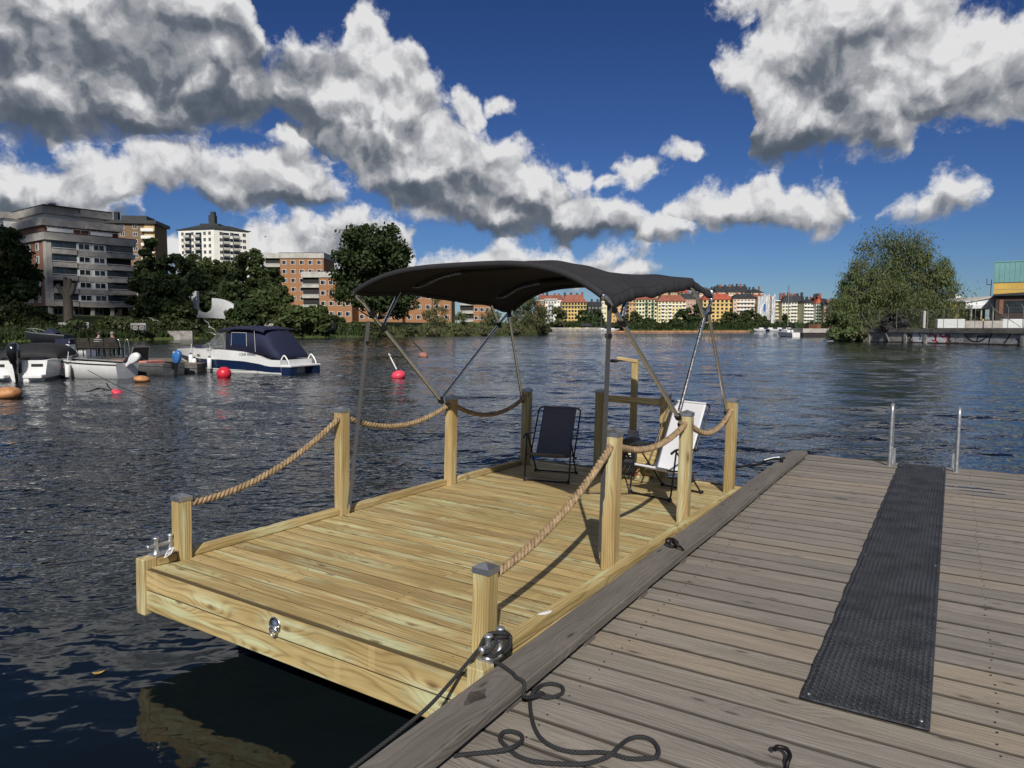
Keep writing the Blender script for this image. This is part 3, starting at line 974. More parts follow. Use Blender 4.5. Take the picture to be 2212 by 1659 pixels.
# hems hanging along both sides
for s_, nm in ((0.0, 'side_hem'), (1.0, 'side_hem')):
    hm = MB()
    a_, b_ = [], []
    for j in range(nt + 1):
        p = grid[j * W1 + (0 if s_ == 0 else nu)].copy()
        drop = 0.075 if s_ else 0.04
        wv_ = 0.003 * math.sin(j * 0.9 + ph[6]) + 0.003 * math.sin(j * 2.1)
        sg = -1 if s_ == 0 else 1
        a_.append(p + Vector((sg * 0.003, 0, 0)))
        b_.append(p + Vector((sg * (0.022 + wv_), 0, -drop * (0.92 + 0.06 * math.sin(j * .35)))))
    mid_ = [x.lerp(y, 0.5) + Vector((0.006 * (1 if s_ else -1) * math.sin(j * 1.3), 0, 0)) for j, (x, y) in enumerate(zip(a_, b_))]
    n = nt + 1
    hm.add(a_ + mid_ + b_, [(i, i + 1, n + i + 1, n + i) for i in range(nt)] + [(n + i, n + i + 1, 2 * n + i + 1, 2 * n + i) for i in range(nt)], 0, True)
    ho = hm.build(nm, m_fabric, canopy)
    sm = ho.modifiers.new('thickness', 'SOLIDIFY'); sm.thickness = 0.003
# front and rear bow pockets
for t_ in (0.0, 1.0):
    pk = MB()
    pk.tube([bow_point(i / 60, t_) + Vector((0, 0, -0.014)) for i in range(61)], 0.0235, 10)
    pk.build('bow_pocket', m_fabric, canopy)
for t_ in (0.25, 0.75):
    pk = MB()
    pk.tube([bow_point(0.30 + 0.66 * i / 40, t_) + Vector((0, 0, -0.040)) for i in range(41)], 0.026, 10)
    pk.build('bow_sleeve', m_fabric, canopy)

TR = 0.0160
def arch(t_, d=-0.022, s0=0.02, s1=0.98, n=40):
    return [bow_point(s0 + (s1 - s0) * i / n, t_) + Vector((0, 0, d)) for i in range(n + 1)]
def bow(pre, t_, post, d=-0.022, name='bow'):
    a = arch(t_, d)
    pts = [Vector(p) for p in pre] + a[2:-2:4] + [Vector(p) for p in post]
    b = MB()
    b.tube(bez(pts, 6), TR, 12)
    return b.build(name, m_steel, bim)
kL, kR = (-0.045, 3.115, 0.765), (2.345, 3.03, 0.86)
bow([(0.0, 3.10, 0.775), (0.0, 2.967, 0.859), (0.0, 2.129, 1.555), (-0.012, 1.90, 1.755), (-0.012, 1.80, 1.835)], 0.0, [(2.385, 1.49, 1.785), (2.395, 1.60, 1.725), (2.40, 1.751, 1.634), (2.40, 2.902, 0.92), (2.39, 3.03, 0.845)], -0.016)
bow([(0.0, 2.985, 0.885), (0.0, 3.973, 1.617), (0.0, 4.17, 1.745), (0.012, 4.235, 1.79)], 1.0, [(2.385, 3.70, 1.945), (2.395, 3.70, 1.87), (2.40, 3.64, 1.80), (2.40, 3.501, 1.691), (2.40, 2.965, 0.945)], -0.016)
bow([(0.0, 2.129, 1.575), (0.0, 2.33, 1.86), (0.018, 2.42, 1.93)], 0.25, [(2.36, 1.92, 1.80), (2.385, 1.83, 1.755), (2.40, 1.757, 1.66)], -0.045)
bow([(0.0, 3.973, 1.637), (0.0, 3.80, 1.85), (0.018, 3.77, 1.92)], 0.75, [(2.36, 3.20, 1.955), (2.385, 3.28, 1.90), (2.40, 3.51, 1.70)], -0.045)
for a_, b_ in (((0.0, 4.17, 1.74), (0.02, 4.475, 0.765)), ((2.40, 3.63, 1.74), (2.37, 4.47, 0.80))):
    sp = MB()
    sp.tube([a_, b_], TR * 0.95, 12)
    sp.build('support_leg', m_steel, bim)
def knuckle(p, d, r=0.026, L=0.060):
    b = MB()
    p, d = Vector(p), Vector(d).normalized()
    b.tube([p - d * L / 2, p - d * L * .3, p + d * L * .3, p + d * L / 2], [r * .85, r, r, r * .85], 12)
    b.tube([p + Vector((0.0, -0.02, -0.012)), p + Vector((0.012, 0.024, -0.020))], r * 0.62, 10)
    b.build('tube_clamp', m_blackpl, bim)
for p, d in (((0, 2.129, 1.56), (0, -.6, .6)), ((0, 1.985, 1.675), (0, -.6, .55)), ((0, 3.973, 1.617), (0, .8, .6)), ((0, 4.17, 1.735), (0, .8, .6)), ((0, 2.967, 0.859), (0, -.75, .63)), ((-0.005, 3.085, 0.785), (0, -.75, .63)),
             ((2.40, 1.757, 1.63), (0, -.6, .36)), ((2.40, 1.60, 1.715), (0, -.6, .36)), ((2.40, 3.52, 1.70), (0, .4, .8)), ((2.40, 3.63, 1.77), (0, .4, .8)), ((2.40, 2.93, 0.905), (0, -.8, .5)), ((2.385, 3.06, 0.82), (0, -.8, .5)),
             ((0.02, 4.475, 0.765), (0, .2, -1)), ((2.37, 4.47, 0.80), (0, .3, -1))):
    knuckle(p, d)
def strap(a_, b_, wd, face):
    b = MB()
    a_, b_ = Vector(a_), Vector(b_)
    n = 14
    f_ = Vector(face).normalized()
    vs = []
    for i in range(n + 1):
        t_ = i / n
        p = a_.lerp(b_, t_)
        sd = f_ * (wd / 2)
        vs += [p - sd, p + sd]
    b.add(vs, [(2 * i, 2 * i + 1, 2 * i + 3, 2 * i + 2) for i in range(n)])
    o = b.build('tension_strap', m_strap, bim)
    sm = o.modifiers.new('thickness', 'SOLIDIFY'); sm.thickness = 0.0025
    bk = MB()
    q = a_.lerp(b_, 0.12)
    bk.box(q, (wd * 1.5, 0.008, 0.03))
    bk.build('buckle', m_blackpl, bim)
    bk = MB()
    bk.box(b_, (0.012, 0.012, 0.05), bev=0.003)
    bk.build('eye_strap', m_steel, bim)
strap((0.0, 1.95, 1.61), (0.045, 1.69, 0.06), 0.032, (0.85, 0.52, 0))
strap((2.40, 1.56, 1.735), (2.335, 1.68, 0.09), 0.030, (1.0, 0.25, 0))

# ================================================================== folding chairs
def chair(u, v, rz, cloth, label, by=0.33, bz=0.80):
    root = empty('folding_chair', mat=RM @ Matrix.Translation((u, v, 0.0)) @ Matrix.Rotation(rz, 4, 'Z'), label=label, cat='chair', group='folding sling chairs on the raft')
    r = 0.0085
    hw = 0.235
    # local: -y is the front
    def loopU(name, a, b, inset=0.0, rr_=0.05, closed=False):
        """U frame: two sides running a->b (y,z), bar across at b"""
        m = MB()
        x = hw - inset
        (ya, za), (yb, zb) = a, b
        d = Vector((0, yb - ya, zb - za)).normalized()
        e = Vector((0, yb, zb))
        pts = [Vector((-x, ya, za)), e - d * rr_ + Vector((-x, 0, 0))]
        for k in range(1, 6):
            an = math.pi / 2 * k / 6
            pts.append(e + Vector((-x + rr_ * (1 - math.cos(an)), 0, 0)) - d * (rr_ * (1 - math.sin(an))))
        pts.append(e + Vector((-x + rr_, 0, 0)))
        mir = [Vector((-p.x, p.y, p.z)) for p in reversed(pts)]
        m.tube(pts + mir, r, 10)
        return m.build(name, m_blackfr, root)
    back = loopU('back_frame', (-0.02, 0.20), (by, bz))
    loopU('front_leg_frame', (-0.20, 0.475), (-0.27, 0.012), 0.0, 0.045)
    loopU('rear_leg_frame', (-0.19, 0.465), (0.265, 0.012), 0.012, 0.045)
    st = loopU('seat_frame', (0.19, 0.215), (-0.255, 0.285), 0.02, 0.03)
    for sx in (-1, 1):
        a = MB()
        a.tube(bez([(sx * (hw + .012), -0.30, 0.455), (sx * (hw + .012), -0.22, 0.482), (sx * (hw + .012), -0.1, 0.475), (sx * (hw + .012), 0.14, 0.448)], 6), 0.0115, 10)
        a.build('armrest', m_blackpl, root)
        for yy in (-0.27, 0.265):
            f = MB()
            f.box((sx * (hw - .006), yy, 0.016), (0.030, 0.050, 0.032), bev=0.008)
            f.build('foot', m_blackpl, root)
        k = MB()
        k.lathe([(0.0, 0), (0.013, 0), (0.013, 0.02), (0, 0.022)], c=(sx * hw, 0.075, 0.21), axis='X', n=12)
        k.build('knob', m_blackpl, root)
    # sling
    s = MB()
    prof = bez([(-0.262, 0.290), (-0.20, 0.268), (-0.08, 0.232), (0.02, 0.225), (0.075, 0.27), (0.13, 0.36), (0.23, 0.56), (0.328, 0.79)], 5) if False else None
    pr = [Vector((0, y, z)) for y, z in ((-0.262, 0.292), (-0.20, 0.270), (-0.08, 0.236), (0.02, 0.228), (0.07, 0.27), (0.07 + (by - 0.07) * 0.25, 0.27 + (bz - 0.27) * 0.22), (0.07 + (by - 0.07) * 0.62, 0.27 + (bz - 0.27) * 0.60), (by, bz + 0.003))]
    pr = bez(pr, 6)
    xs = [-0.185 + 0.37 * i / 12 for i in range(13)]
    vs = []
    for j, p in enumerate(pr):
        for x in xs:
            vs.append((x, p.y + 0.010 * (1 - (x / .185) ** 2) * math.sin(math.pi * j / (len(pr) - 1)), p.z - 0.014 * (1 - (x / .185) ** 2) * math.sin(math.pi * j / (len(pr) - 1))))
    n = len(xs)
    s.add(vs, [(j * n + i, j * n + i + 1, (j + 1) * n + i + 1, (j + 1) * n + i) for j in range(len(pr) - 1) for i in range(n - 1)], 0, True)
    so = s.build('sling', cloth, root)
    sm = so.modifiers.new('thickness', 'SOLIDIFY'); sm.thickness = 0.004; sm.offset = 0
    for yy, zz in ((-0.262, 0.290), (by + .001, bz + .003)):
        hmm = MB()
        hmm.tube([(-0.185, yy, zz), (0.185, yy, zz)], 0.0125, 10)
        hmm.build('sling_hem', cloth, so)
    return root
m_sl1 = pm('charcoal_sling', (0.115, 0.112, 0.125), 0.8, var=0.06, scale=60, bump=0.0003, bscale=700)
m_sl2 = pm('pale_grey_sling', (0.62, 0.62, 0.64), 0.8, var=0.04, scale=60, bump=0.0003, bscale=700)
chair(0.64, 4.09, rad(18), m_sl1, 'folding chair with charcoal sling in the awning shade', 0.42, 0.705)
chair(1.91, 4.11, rad(-15), m_sl2, 'folding chair with pale grey sling beside the right hand posts', 0.36, 0.875)
# ================================================================== stern gear on the raft
m_wood_pole = w_post
til = empty('tiller_post', mat=RM @ Matrix.Translation((1.17, 5.02, 0.0)), label='tall timber steering post with sideways arm and black grip at the raft stern', cat='steering post')
b = MB(); b.box((0, 0, 0.82), (0.072, 0.045, 0.86), bev=0.004); b.build('pole', w_post, til)
b = MB(); b.box((-0.09, -0.005, 0), (0.25, 0.055, 0.034), Matrix.Rotation(rad(6), 3, 'Y'), bev=0.004); b.build('arm', w_deck, til, (0, 0, 1.255))
b = MB(); b.tube([(-0.215, 0, 0), (-0.225, 0, 0), (-0.30, 0, 0.0), (-0.305, 0, 0)], [0.012, 0.019, 0.019, 0.012], 12); b.tube([(-0.215, 0, 0), (-0.06, 0, 0.012)], 0.008, 8); b.build('grip', m_blackpl, til, (0, 0, 1.235))
b = MB(); b.box((0, -0.026, 0.40), (0.11, 0.006, 0.12)); b.box((0.06, -0.0, 0.40), (0.006, 0.05, 0.12))
for dx in (-.035, 0, .035):
    for dz in (-.03, .03):
        b.lathe([(0, -.004), (.006, -.004), (.006, 0), (0, 0)], c=(dx, -0.029, 0.40 + dz), axis='Y', n=8)
b.build('bracket', m_galv, til)

mot = empty('motor_unit', mat=RM @ Matrix.Translation((1.31, 4.66, 0.0)), label='grey electric outboard with open black control panel at the raft stern', cat='motor')
m_mgrey = pm('motor_grey', (0.045, 0.047, 0.05), 0.45, var=0.15)
b = MB()
b.loft([[Vector((sx * hx, sy * 0.085, z)) for sx, sy in ((-1, -1), (1, -1), (1, 1), (-1, 1))] for hx, z in ((0.085, 0.17), (0.092, 0.22), (0.092, 0.36), (0.080, 0.40), (0.05, 0.425))], smooth=False)
b.build('housing', m_mgrey, mot)
b = MB(); b.box((0, -0.090, 0.285), (0.125, 0.012, 0.15), bev=0.003); pn = b.build('control_panel', m_blackpl, mot)
b = MB()
for dx, dz, s_ in ((-0.03, 0.03, .010), (0.02, -0.02, .016), (0.0, -0.005, .008), (0.03, -0.045, .007), (-0.02, -0.05, .006)):
    b.box((dx, -0.098, 0.285 + dz), (s_ * 1.6, 0.006, s_))
b.build('label_plate', m_tag, pn)
m_redw = pm('red_wire', (0.5, 0.03, 0.02), 0.5)
b = MB()
b.tube(bez([(-0.02, -0.10, 0.31), (-0.045, -0.115, 0.26), (-0.07, -0.11, 0.21), (-0.10, -0.09, 0.20)], 6), 0.003, 6)
b.tube(bez([(0.06, -0.09, 0.16), (0.10, -0.11, 0.10), (0.08, -0.10, 0.03), (0.11, -0.09, 0.05), (0.12, -0.08, 0.12)], 6), 0.003, 6)
b.build('red_cable', m_redw, mot)
b = MB()
b.box((0, -0.02, 0.145), (0.22, 0.20, 0.05), bev=0.006)
for k in range(3):
    b.tube(bez([(-0.06 + k * .05, -0.12, 0.14), (-0.10 + k * .06, -0.16, 0.06), (-0.06 + k * .06, -0.15, 0.012), (-0.02 + k * .06, -0.13, 0.03), (0.0 + k * .05, -0.1, 0.13)], 6), 0.006, 6)
b.build('tray', m_blackpl, mot)
b = MB()
b.tube([(0, 0.06, 0.2), (0, 0.30, 0.0), (0, 0.36, -0.75)], 0.022, 10)
b.lathe([(0, -.1), (0.04, -.09), (0.05, 0), (0.04, .1), (0, .12)], c=(0, 0.36, -0.75), axis='Y')
b.build('shaft', m_mgrey, mot)

crate = empty('wooden_crate', mat=RM @ Matrix.Translation((1.49, 4.70, 0.13)) @ Matrix.Rotation(rad(8), 4, 'Z'), label='small open wooden box between electric motor and pale chair', cat='box')
for nm, c, d in (('side_board', (0, -0.08, 0.11), (0.24, 0.02, 0.15)), ('side_board', (0, 0.08, 0.11), (0.24, 0.02, 0.15)), ('end_board', (-0.11, 0, 0.11), (0.025, 0.139, 0.19)), ('end_board', (0.1095, 0, 0.11), (0.020, 0.139, 0.15)), ('bottom_board', (0, 0, 0.02), (0.26, 0.20, 0.02)), ('leg', (-0.1, 0, -0.06), (0.045, 0.1, 0.14)), ('leg', (0.1, 0, -0.06), (0.045, 0.1, 0.14))):
    b = MB(); b.box((0, 0, 0), d, bev=0.003); b.build(nm, w_deck, crate, c)

# ================================================================== the grey dock
dP = Vector((1.242, 2.981, CAM_Z - 1.6))
dU = Vector((0.85169274, -0.52400714, -0.00599968))
dV = Vector((0.52397647, 0.8517116, -0.00599989))
dN = dU.cross(dV).normalized()
DM = Matrix(((dU.x, dV.x, dN.x, dP.x), (dU.y, dV.y, dN.y, dP.y), (dU.z, dV.z, dN.z, dP.z), (0, 0, 0, 1)))
dock = empty('timber_dock', mat=DM, label='weathered grey plank dock filling the lower right', cat='dock')
DU0, DU1 = -1.155, 3.6
dp = 0.186
n0, n1_ = -14, 35
for i in range(n0, n1_):
    v = (i + 0.5) * dp
    sk = 0.0 if i < 12 else -0.004 * (i - 11) / 2
    L = DU1 - DU0
    W = 0.174 + random.uniform(-.003, .002)
    key = ('dock', i % 5)
    if key not in meshes:
        meshes[key] = plank_mesh('dock_plank', L, 0.173 - 0.0015 * (i % 3), 0.045, w_dock, 0.003)
    link_mesh('dock_plank', meshes[key], dock, ((DU0 + DU1) / 2, v, random.uniform(-.003, .002)), (random.uniform(-.004, .004), 0, random.uniform(-.0012, .0012)))
# end board in newer wood
w_end = wood_mat('end_board_wood', light=(0.34, 0.24, 0.14), mid=(0.27, 0.19, 0.11), dark=(0.13, 0.09, 0.05), knotc=(0.1, 0.06, 0.03), axis='X', rings=26, weather=0.2, rough=0.8)
b = MB(); b.box((0, 0, 0), (DU1 - DU0, 0.045, 0.19), bev=0.004); b.build('end_board', w_end, dock, ((DU0 + DU1) / 2, n1_ * dp + 0.026, -0.098))
for u in (-1.0, 0.2, 1.4, 2.6):
    b = MB(); b.box((0, 0, 0), (0.07, (n1_ - n0) * dp, 0.2)); b.build('stringer', w_beam, dock, (u, (n0 + n1_) * dp / 2, -0.155))
# side kerb beam on packers
b = MB()
LB = 6.22 - n0 * dp
b.box((0, 0, 0), (0.185, LB, 0.060))
kb = b.build('kerb_beam', w_beam, dock, (-1.078, 6.22 - LB / 2, 0.066))
bm = bmesh.new(); bm.from_mesh(kb.data)
bmesh.ops.subdivide_edges(bm, edges=[e for e in bm.edges if abs(e.verts[0].co.y - e.verts[1].co.y) > 1], cuts=60, use_grid_fill=True)
bmesh.ops.bevel(bm, geom=[e for e in bm.edges if len(e.link_faces) == 2 and e.calc_face_angle(0) > 0.5], offset=0.011, segments=3, affect='EDGES')
rk = random.Random(4)
for v_ in bm.verts:
    v_.co.x += 0.004 * math.sin(v_.co.y * 1.7) + rk.uniform(-.0012, .0012)
    v_.co.z += rk.uniform(-.0012, .0012)
    if v_.co.y > LB / 2 - 0.02 and v_.co.x < -0.06: v_.co.y -= 0.03
bm.to_mesh(kb.data); bm.free()
for k in range(12):
    b = MB()
    b.box((-1.078, -2.2 + k * 0.74, 0.017), (0.15, 0.12, 0.036))
    b.build('packer', w_beam, dock)
# moss and grit packed in the joints between the planks
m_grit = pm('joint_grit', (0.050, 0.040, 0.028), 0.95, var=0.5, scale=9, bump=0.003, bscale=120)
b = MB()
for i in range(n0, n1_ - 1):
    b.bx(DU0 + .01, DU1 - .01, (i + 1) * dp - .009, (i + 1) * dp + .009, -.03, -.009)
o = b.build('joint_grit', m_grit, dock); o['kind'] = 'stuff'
# fascia under the kerb on the raft side
b = MB(); b.box((0, 0, 0), (0.03, LB, 0.22)); b.build('side_board', w_beam, dock, (DU0 - 0.018, 6.22 - LB / 2, -0.12))
b = MB()
for k in range(3):
    b.box((0.6, -1.2 + k * 3.4, -0.45), (4.0, 1.2, 0.40), bev=0.03)
b.build('float', pm('float_concrete', (0.22, 0.21, 0.2), 0.9), dock)
# screws and bolts
b = MB()
rs = random.Random(11)
for i in range(n0 + 6, n1_):
    for u in (-0.85, 0.72, 2.0):
        for s_ in (-.05, .05):
            b.lathe([(0, .0006), (0.0045, .0006), (0.0045, -.002)], c=(u + rs.uniform(-.01, .01), (i + .5) * dp + s_, 0.0015), n=6, caps=False)
o = b.build('screw_heads', m_iron, dock); o['kind'] = 'stuff'

# rubber mat with raised treads that drapes over the planks
mat_o = empty('rubber_mat', mat=DM, label='long black rubber tread mat leading to the swimming ladder', cat='mat')
MW, ML = 0.487, 6.45
def mz(u, v):
    return 0.008 + 0.0042 * math.sin(v / (2 * dp) * 2 * math.pi + 0.8) + 0.0025 * math.sin(v * 5.1 + u * 2) + 0.003 * math.exp(-((v) / 0.06) ** 2) * -1.5
gu, gv = 8, 260
b = MB()
vs = [(MW * i / gu, ML * j / gv, mz(MW * i / gu, ML * j / gv)) for j in range(gv + 1) for i in range(gu + 1)]
b.add(vs, [(j * (gu + 1) + i, j * (gu + 1) + i + 1, (j + 1) * (gu + 1) + i + 1, (j + 1) * (gu + 1) + i) for j in range(gv) for i in range(gu)], 0, True)
sheet = b.build('sheet', m_rubber, mat_o)
sm = sheet.modifiers.new('thickness', 'SOLIDIFY'); sm.thickness = 0.006
ln, lw, lh = 0.0150, 0.0048, 0.0060
V_, F_ = [], []
rows_ = int(ML / 0.0205)
cols_ = int(MW / 0.0235)
for j in range(rows_):
    for i in range(cols_):
        cu = (i + 0.5) * MW / cols_
        cvv = (j + 0.5) * ML / rows_
        if cvv > ML - 0.012: continue
        an = rad(40) if (i + j) % 2 == 0 else rad(-40)
        ca, sa = math.cos(an), math.sin(an)
        z = mz(cu, cvv)
        k = len(V_)
        for du, dv_, dz in ((-ln, 0, 0), (0, -lw, 0), (ln, 0, 0), (0, lw, 0), (-ln * .62, 0, lh), (ln * .62, 0, lh)):
            V_.append((cu + du * ca - dv_ * sa, cvv + du * sa + dv_ * ca, z + dz))
        F_ += [(k, k + 1, k + 4), (k + 1, k + 5, k + 4), (k + 1, k + 2, k + 5), (k + 2, k + 3, k + 5), (k + 3, k + 4, k + 5), (k + 3, k, k + 4)]
tr = np_mesh('tread', np.array(V_), np.array(F_), m_rubber)
to = link_mesh('tread', tr, sheet)
to['kind'] = 'stuff'
b = MB()
for u, v in ((0.03, 0.04), (0.455, 0.05), (0.03, 2.35), (0.46, 2.32), (0.03, 6.3), (0.46, 6.3)):
    b.lathe([(0, 0.004), (0.006, 0.003), (0.008, 0)], c=(u, v, mz(u, v) + 0.002), n=10, caps=False)
b.build('washer', m_galv, mat_o)

# swimming ladder at the end of the dock
lad = empty('swimming_ladder', mat=DM @ Matrix.Translation((0.25, 6.4, 0.0)), label='galvanised swimming ladder with two hooped handrails at the dock end', cat='ladder')
for sx in (-1, 1):
    b = MB()
    x = sx * 0.335
    pts = [(x, -0.14, 0.0), (x, -0.13, 0.20), (x, -0.11, 0.60), (x, -0.09, 0.69), (x, -0.035, 0.725), (x, 0.03, 0.69), (x, 0.06, 0.60), (x, 0.15, 0.20), (x, 0.17, 0.0), (x, 0.18, -0.9)]
    b.tube(bez(pts, 6), 0.0215, 14)
    b.build('handrail', m_galv, lad)
    b = MB(); b.box((x - sx * 0.02, 0.13, 0.09), (0.05, 0.012, 0.18)); b.box((x, -0.02, 0.004), (0.06, 0.30, 0.006)); b.build('bracket', m_galv, lad)
for k in range(3):
    b = MB(); b.tube([(-0.335, 0.178, -0.18 - 0.26 * k), (0.335, 0.178, -0.18 - 0.26 * k)], 0.016, 10); b.build('rung', m_galv, lad)

# iron mooring rings on the kerb
ir = empty('mooring_ring', mat=DM @ Matrix.Translation((-1.09, 1.50, 0.097)), label='pair of rusty dark iron mooring rings lying on the kerb beam', cat='ring')
for k, (dx, dy, tz, R_) in enumerate(((0.0, 0, 0.020, 0.042), (0.05, -0.03, 0.016, 0.048))):
    b = MB()
    tl = Matrix.Rotation(rad(24 + 10 * k), 3, 'Y') @ Matrix.Rotation(rad(18 - 50 * k), 3, 'X')
    b.tube([tl @ Vector((R_ * math.cos(a), R_ * math.sin(a), 0)) + Vector((dx, dy, tz + .006)) for a in [2 * math.pi * j / 26 for j in range(26)]], 0.0072, 8, closed=True)
    b.build('ring', m_iron, ir)
b = MB(); b.tube(bez([(-0.02, 0.02, -0.01), (-0.025, 0.03, 0.03), (0.0, 0.03, 0.045), (0.02, 0.02, 0.03), (0.015, 0.01, -0.01)], 5), 0.007, 8); b.build('staple', m_iron, ir)
# iron hook on the planks
hk = empty('iron_hook', mat=DM @ Matrix.Translation((0.022, -0.52, 0.0)) @ Matrix.Rotation(rad(-10), 4, 'Z'), label='curled black iron hook standing on the planks at the bottom edge', cat='hook')
b = MB()
b.tube(bez([(0.032, -0.03, -0.02), (0.034, -0.02, 0.018), (0.030, 0.012, 0.030), (0.008, 0.034, 0.036), (-0.020, 0.026, 0.036), (-0.024, 0.004, 0.034)], 7), 0.0085, 10)
b.build('hook', m_iron, hk)
# lashing shackle at the far end of the kerb
sh = empty('rope_shackle', mat=DM @ Matrix.Translation((-1.16, 5.25, 0.098)) @ Matrix.Rotation(rad(-20), 4, 'Z'), label='black shackle with white loop tied at the far kerb end', cat='shackle')
b = MB(); b.tube(bez([(-0.16, -0.10, -0.04), (-0.06, -0.04, 0.02), (0.03, 0.0, 0.035), (0.09, 0.03, 0.05)], 6), 0.013, 8); b.lathe([(0, 0), (.02, 0), (.02, .05), (0, .05)], c=(0.05, 0.02, 0.0), n=10); b.build('shackle_body', m_blackpl, sh)
b = MB(); b.tube(bez([(-0.10, -0.085, 0.012), (-0.02, -0.035, 0.045), (0.03, -0.02, 0.055), (0.02, 0.02, 0.052), (-0.05, -0.01, 0.035), (-0.11, -0.06, 0.008)], 6), 0.006, 8); b.build('white_loop', m_tag, sh)
b = MB(); b.lathe([(0, -.02), (0.05, -.01), (0.06, .02), (0.04, .05), (0, .06)], c=(-0.22, -0.55, -0.06), n=12); b.tube(bez([(-0.22, -0.55, -.05), (-0.18, -0.4, -.04), (-0.10, -0.15, -.03)], 6), 0.012, 8); b.build('rope_knot', m_blackpl, sh)

# black braided mooring line: lead to the water, turns on the cleat, tail on the planks
def braid_mat():
    m = bpy.data.materials.new('black_braid')
    m.use_nodes = True
    t = NT(m.node_tree)
    bs = t.n['Principled BSDF']
    uv = t.node('ShaderNodeUVMap')
    x, y, _ = t.sep(uv.outputs[0])
    a = t.m('SINE', t.m('ADD', t.m('MULTIPLY', x, 1.0), t.m('MULTIPLY', y, 12.566)))
    c = t.m('SINE', t.m('SUBTRACT', t.m('MULTIPLY', x, 1.0), t.m('MULTIPLY', y, 12.566)))
    hgt = t.m('MAXIMUM', a, c)
    t.put(bs.inputs['Base Color'], t.mix(t.ss(hgt, 0.0, 0.95), (0.008, 0.008, 0.009, 1), (0.030, 0.030, 0.033, 1)))
    bs.inputs['Roughness'].default_value = 0.7
    bp = t.node('ShaderNodeBump')
    bp.inputs['Distance'].default_value = 0.0018
    t.put(bp.inputs['Height'], hgt)
    t.l.new(bp.outputs[0], bs.inputs['Normal'])
    return m
m_braid = braid_mat()
def braid(name, path, r, parent, freq=420.0):
    b = MB()
    n = 12
    b.tube(path, r, n, caps=False)
    o = b.build(name, m_braid, parent)
    me = o.data
    uvl = me.uv_layers.new(name='UVMap')
    s_ = [0.0]
    for i in range(1, len(path)):
        s_.append(s_[-1] + (Vector(path[i]) - Vector(path[i - 1])).length)
    for p in me.polygons:
        js = [me.loops[li].vertex_index for li in p.loop_indices]
        for li, vi in zip(p.loop_indices, js):
            ring, j = divmod(vi, n)
            jj = j
            if j == 0 and any(q % n == n - 1 for q in js): jj = n
            uvl.data[li].uv = (s_[ring] * freq, jj / n * 2)
    return o
def dk(px, py, h=0.012):
    """point on the dock planks (local dock frame) seen at a view position"""
    d = direction(px, py)
    o_ = Vector((0, 0, CAM_Z)) - (dP + dN * h)
    t_ = -o_.dot(dN) / d.dot(dN)
    q = Vector((0, 0, CAM_Z)) + d * t_ - dP
    return Vector((q.dot(dU), q.dot(dV), h))
def c5(x, y):
    return ((1700 + x / 1.799) / 1.8517, (2150 + y / 1.799) / 1.8517)
line = empty('mooring_line', mat=DM, label='black braided mooring line looped on the planks and belayed on the near cleat', cat='rope')
RB = 0.0085
tail_px = [(775, 1110), (830, 1145), (910, 1150), (985, 1120), (985, 1075), (915, 1053), (840, 1065), (785, 1105), (757, 1170), (762, 1260), (785, 1360), (830, 1440), (910, 1500), (1010, 1535), (1120, 1548), (1250, 1545), (1350, 1560),
           (1460, 1590), (1570, 1592), (1660, 1580), (1680, 1530), (1640, 1465), (1560, 1435), (1470, 1450), (1400, 1500), (1340, 1560), (1260, 1600), (1150, 1628), (1000, 1630), (850, 1620), (740, 1600), (650, 1560), (580, 1500), (540, 1450),
           (560, 1405), (620, 1395), (690, 1420), (695, 1465), (640, 1505), (560, 1530), (430, 1548), (300, 1560), (205, 1572)]
pts = []
for x, y in ((500, 893), (545, 915), (590, 945), (630, 975), (660, 1008)):
    q = dk(*c5(x, y), h=0.1065)
    if q.x < -0.972:
        pts.append(q)
e_ = pts[-1]
pts.append(Vector((-0.972, e_.y - 0.015, 0.103)))
pts.append(Vector((-0.955, e_.y - 0.035, 0.055)))
q = dk(*c5(735, 1090), h=RB + .001)
pts.append(Vector((max(q.x, -0.945), q.y, q.z)))
for k, (x, y) in enumerate(tail_px):
    hh = RB + 0.001
    if k in (0, 16, 17, 32, 33, 41): hh = RB
    if k in (7, 25, 24, 38, 39): hh = RB * 3.05
    pts.append(dk(*c5(x, y), h=hh))
braid('tail', bez(pts, 8), RB, line)
# belay turns in raft space -> dock space
T2 = DM.inverted() @ RM
cu, cvv, cw = RW + 0.118, 0.115, 0.058
def rp(u, v, w_): return T2 @ Vector((cu + u, cvv + v, cw + w_))
turns = [rp(-0.03, -0.075, 0.055), rp(-0.028, -0.02, 0.075), rp(0.028, 0.03, 0.085), rp(0.022, 0.085, 0.06), rp(-0.024, 0.085, 0.05), rp(-0.030, 0.02, 0.078), rp(0.030, -0.03, 0.088), rp(0.026, -0.085, 0.06), rp(-0.022, -0.088, 0.05), rp(-0.032, -0.01, 0.095), rp(0.03, 0.035, 0.10), rp(0.026, 0.085, 0.075), rp(-0.026, 0.080, 0.085),
         rp(-0.034, 0.0, 0.04), rp(-0.02, -0.06, 0.026), rp(0.03, -0.05, 0.024), rp(0.035, 0.03, 0.03), rp(0.03, 0.085, 0.045), rp(0.045, 0.07, 0.075), rp(0.048, 0.06, 0.03), rp(0.05, 0.0, 0.02)]
braid('belay_turns', bez(turns, 8), RB, line)
lead = [rp(-0.03, -0.075, 0.055)]
tgt = DM.inverted() @ at_z(905, 1545, 0.46)
lead += [lead[0].lerp(tgt, 0.5) + Vector((0, 0, -0.01)), tgt]
far_ = DM.inverted() @ at_z(760, 1659, 0.33)
lead += [far_, far_ + (far_ - tgt) * 1.2]
braid('lead', bez(lead, 10), RB, line)

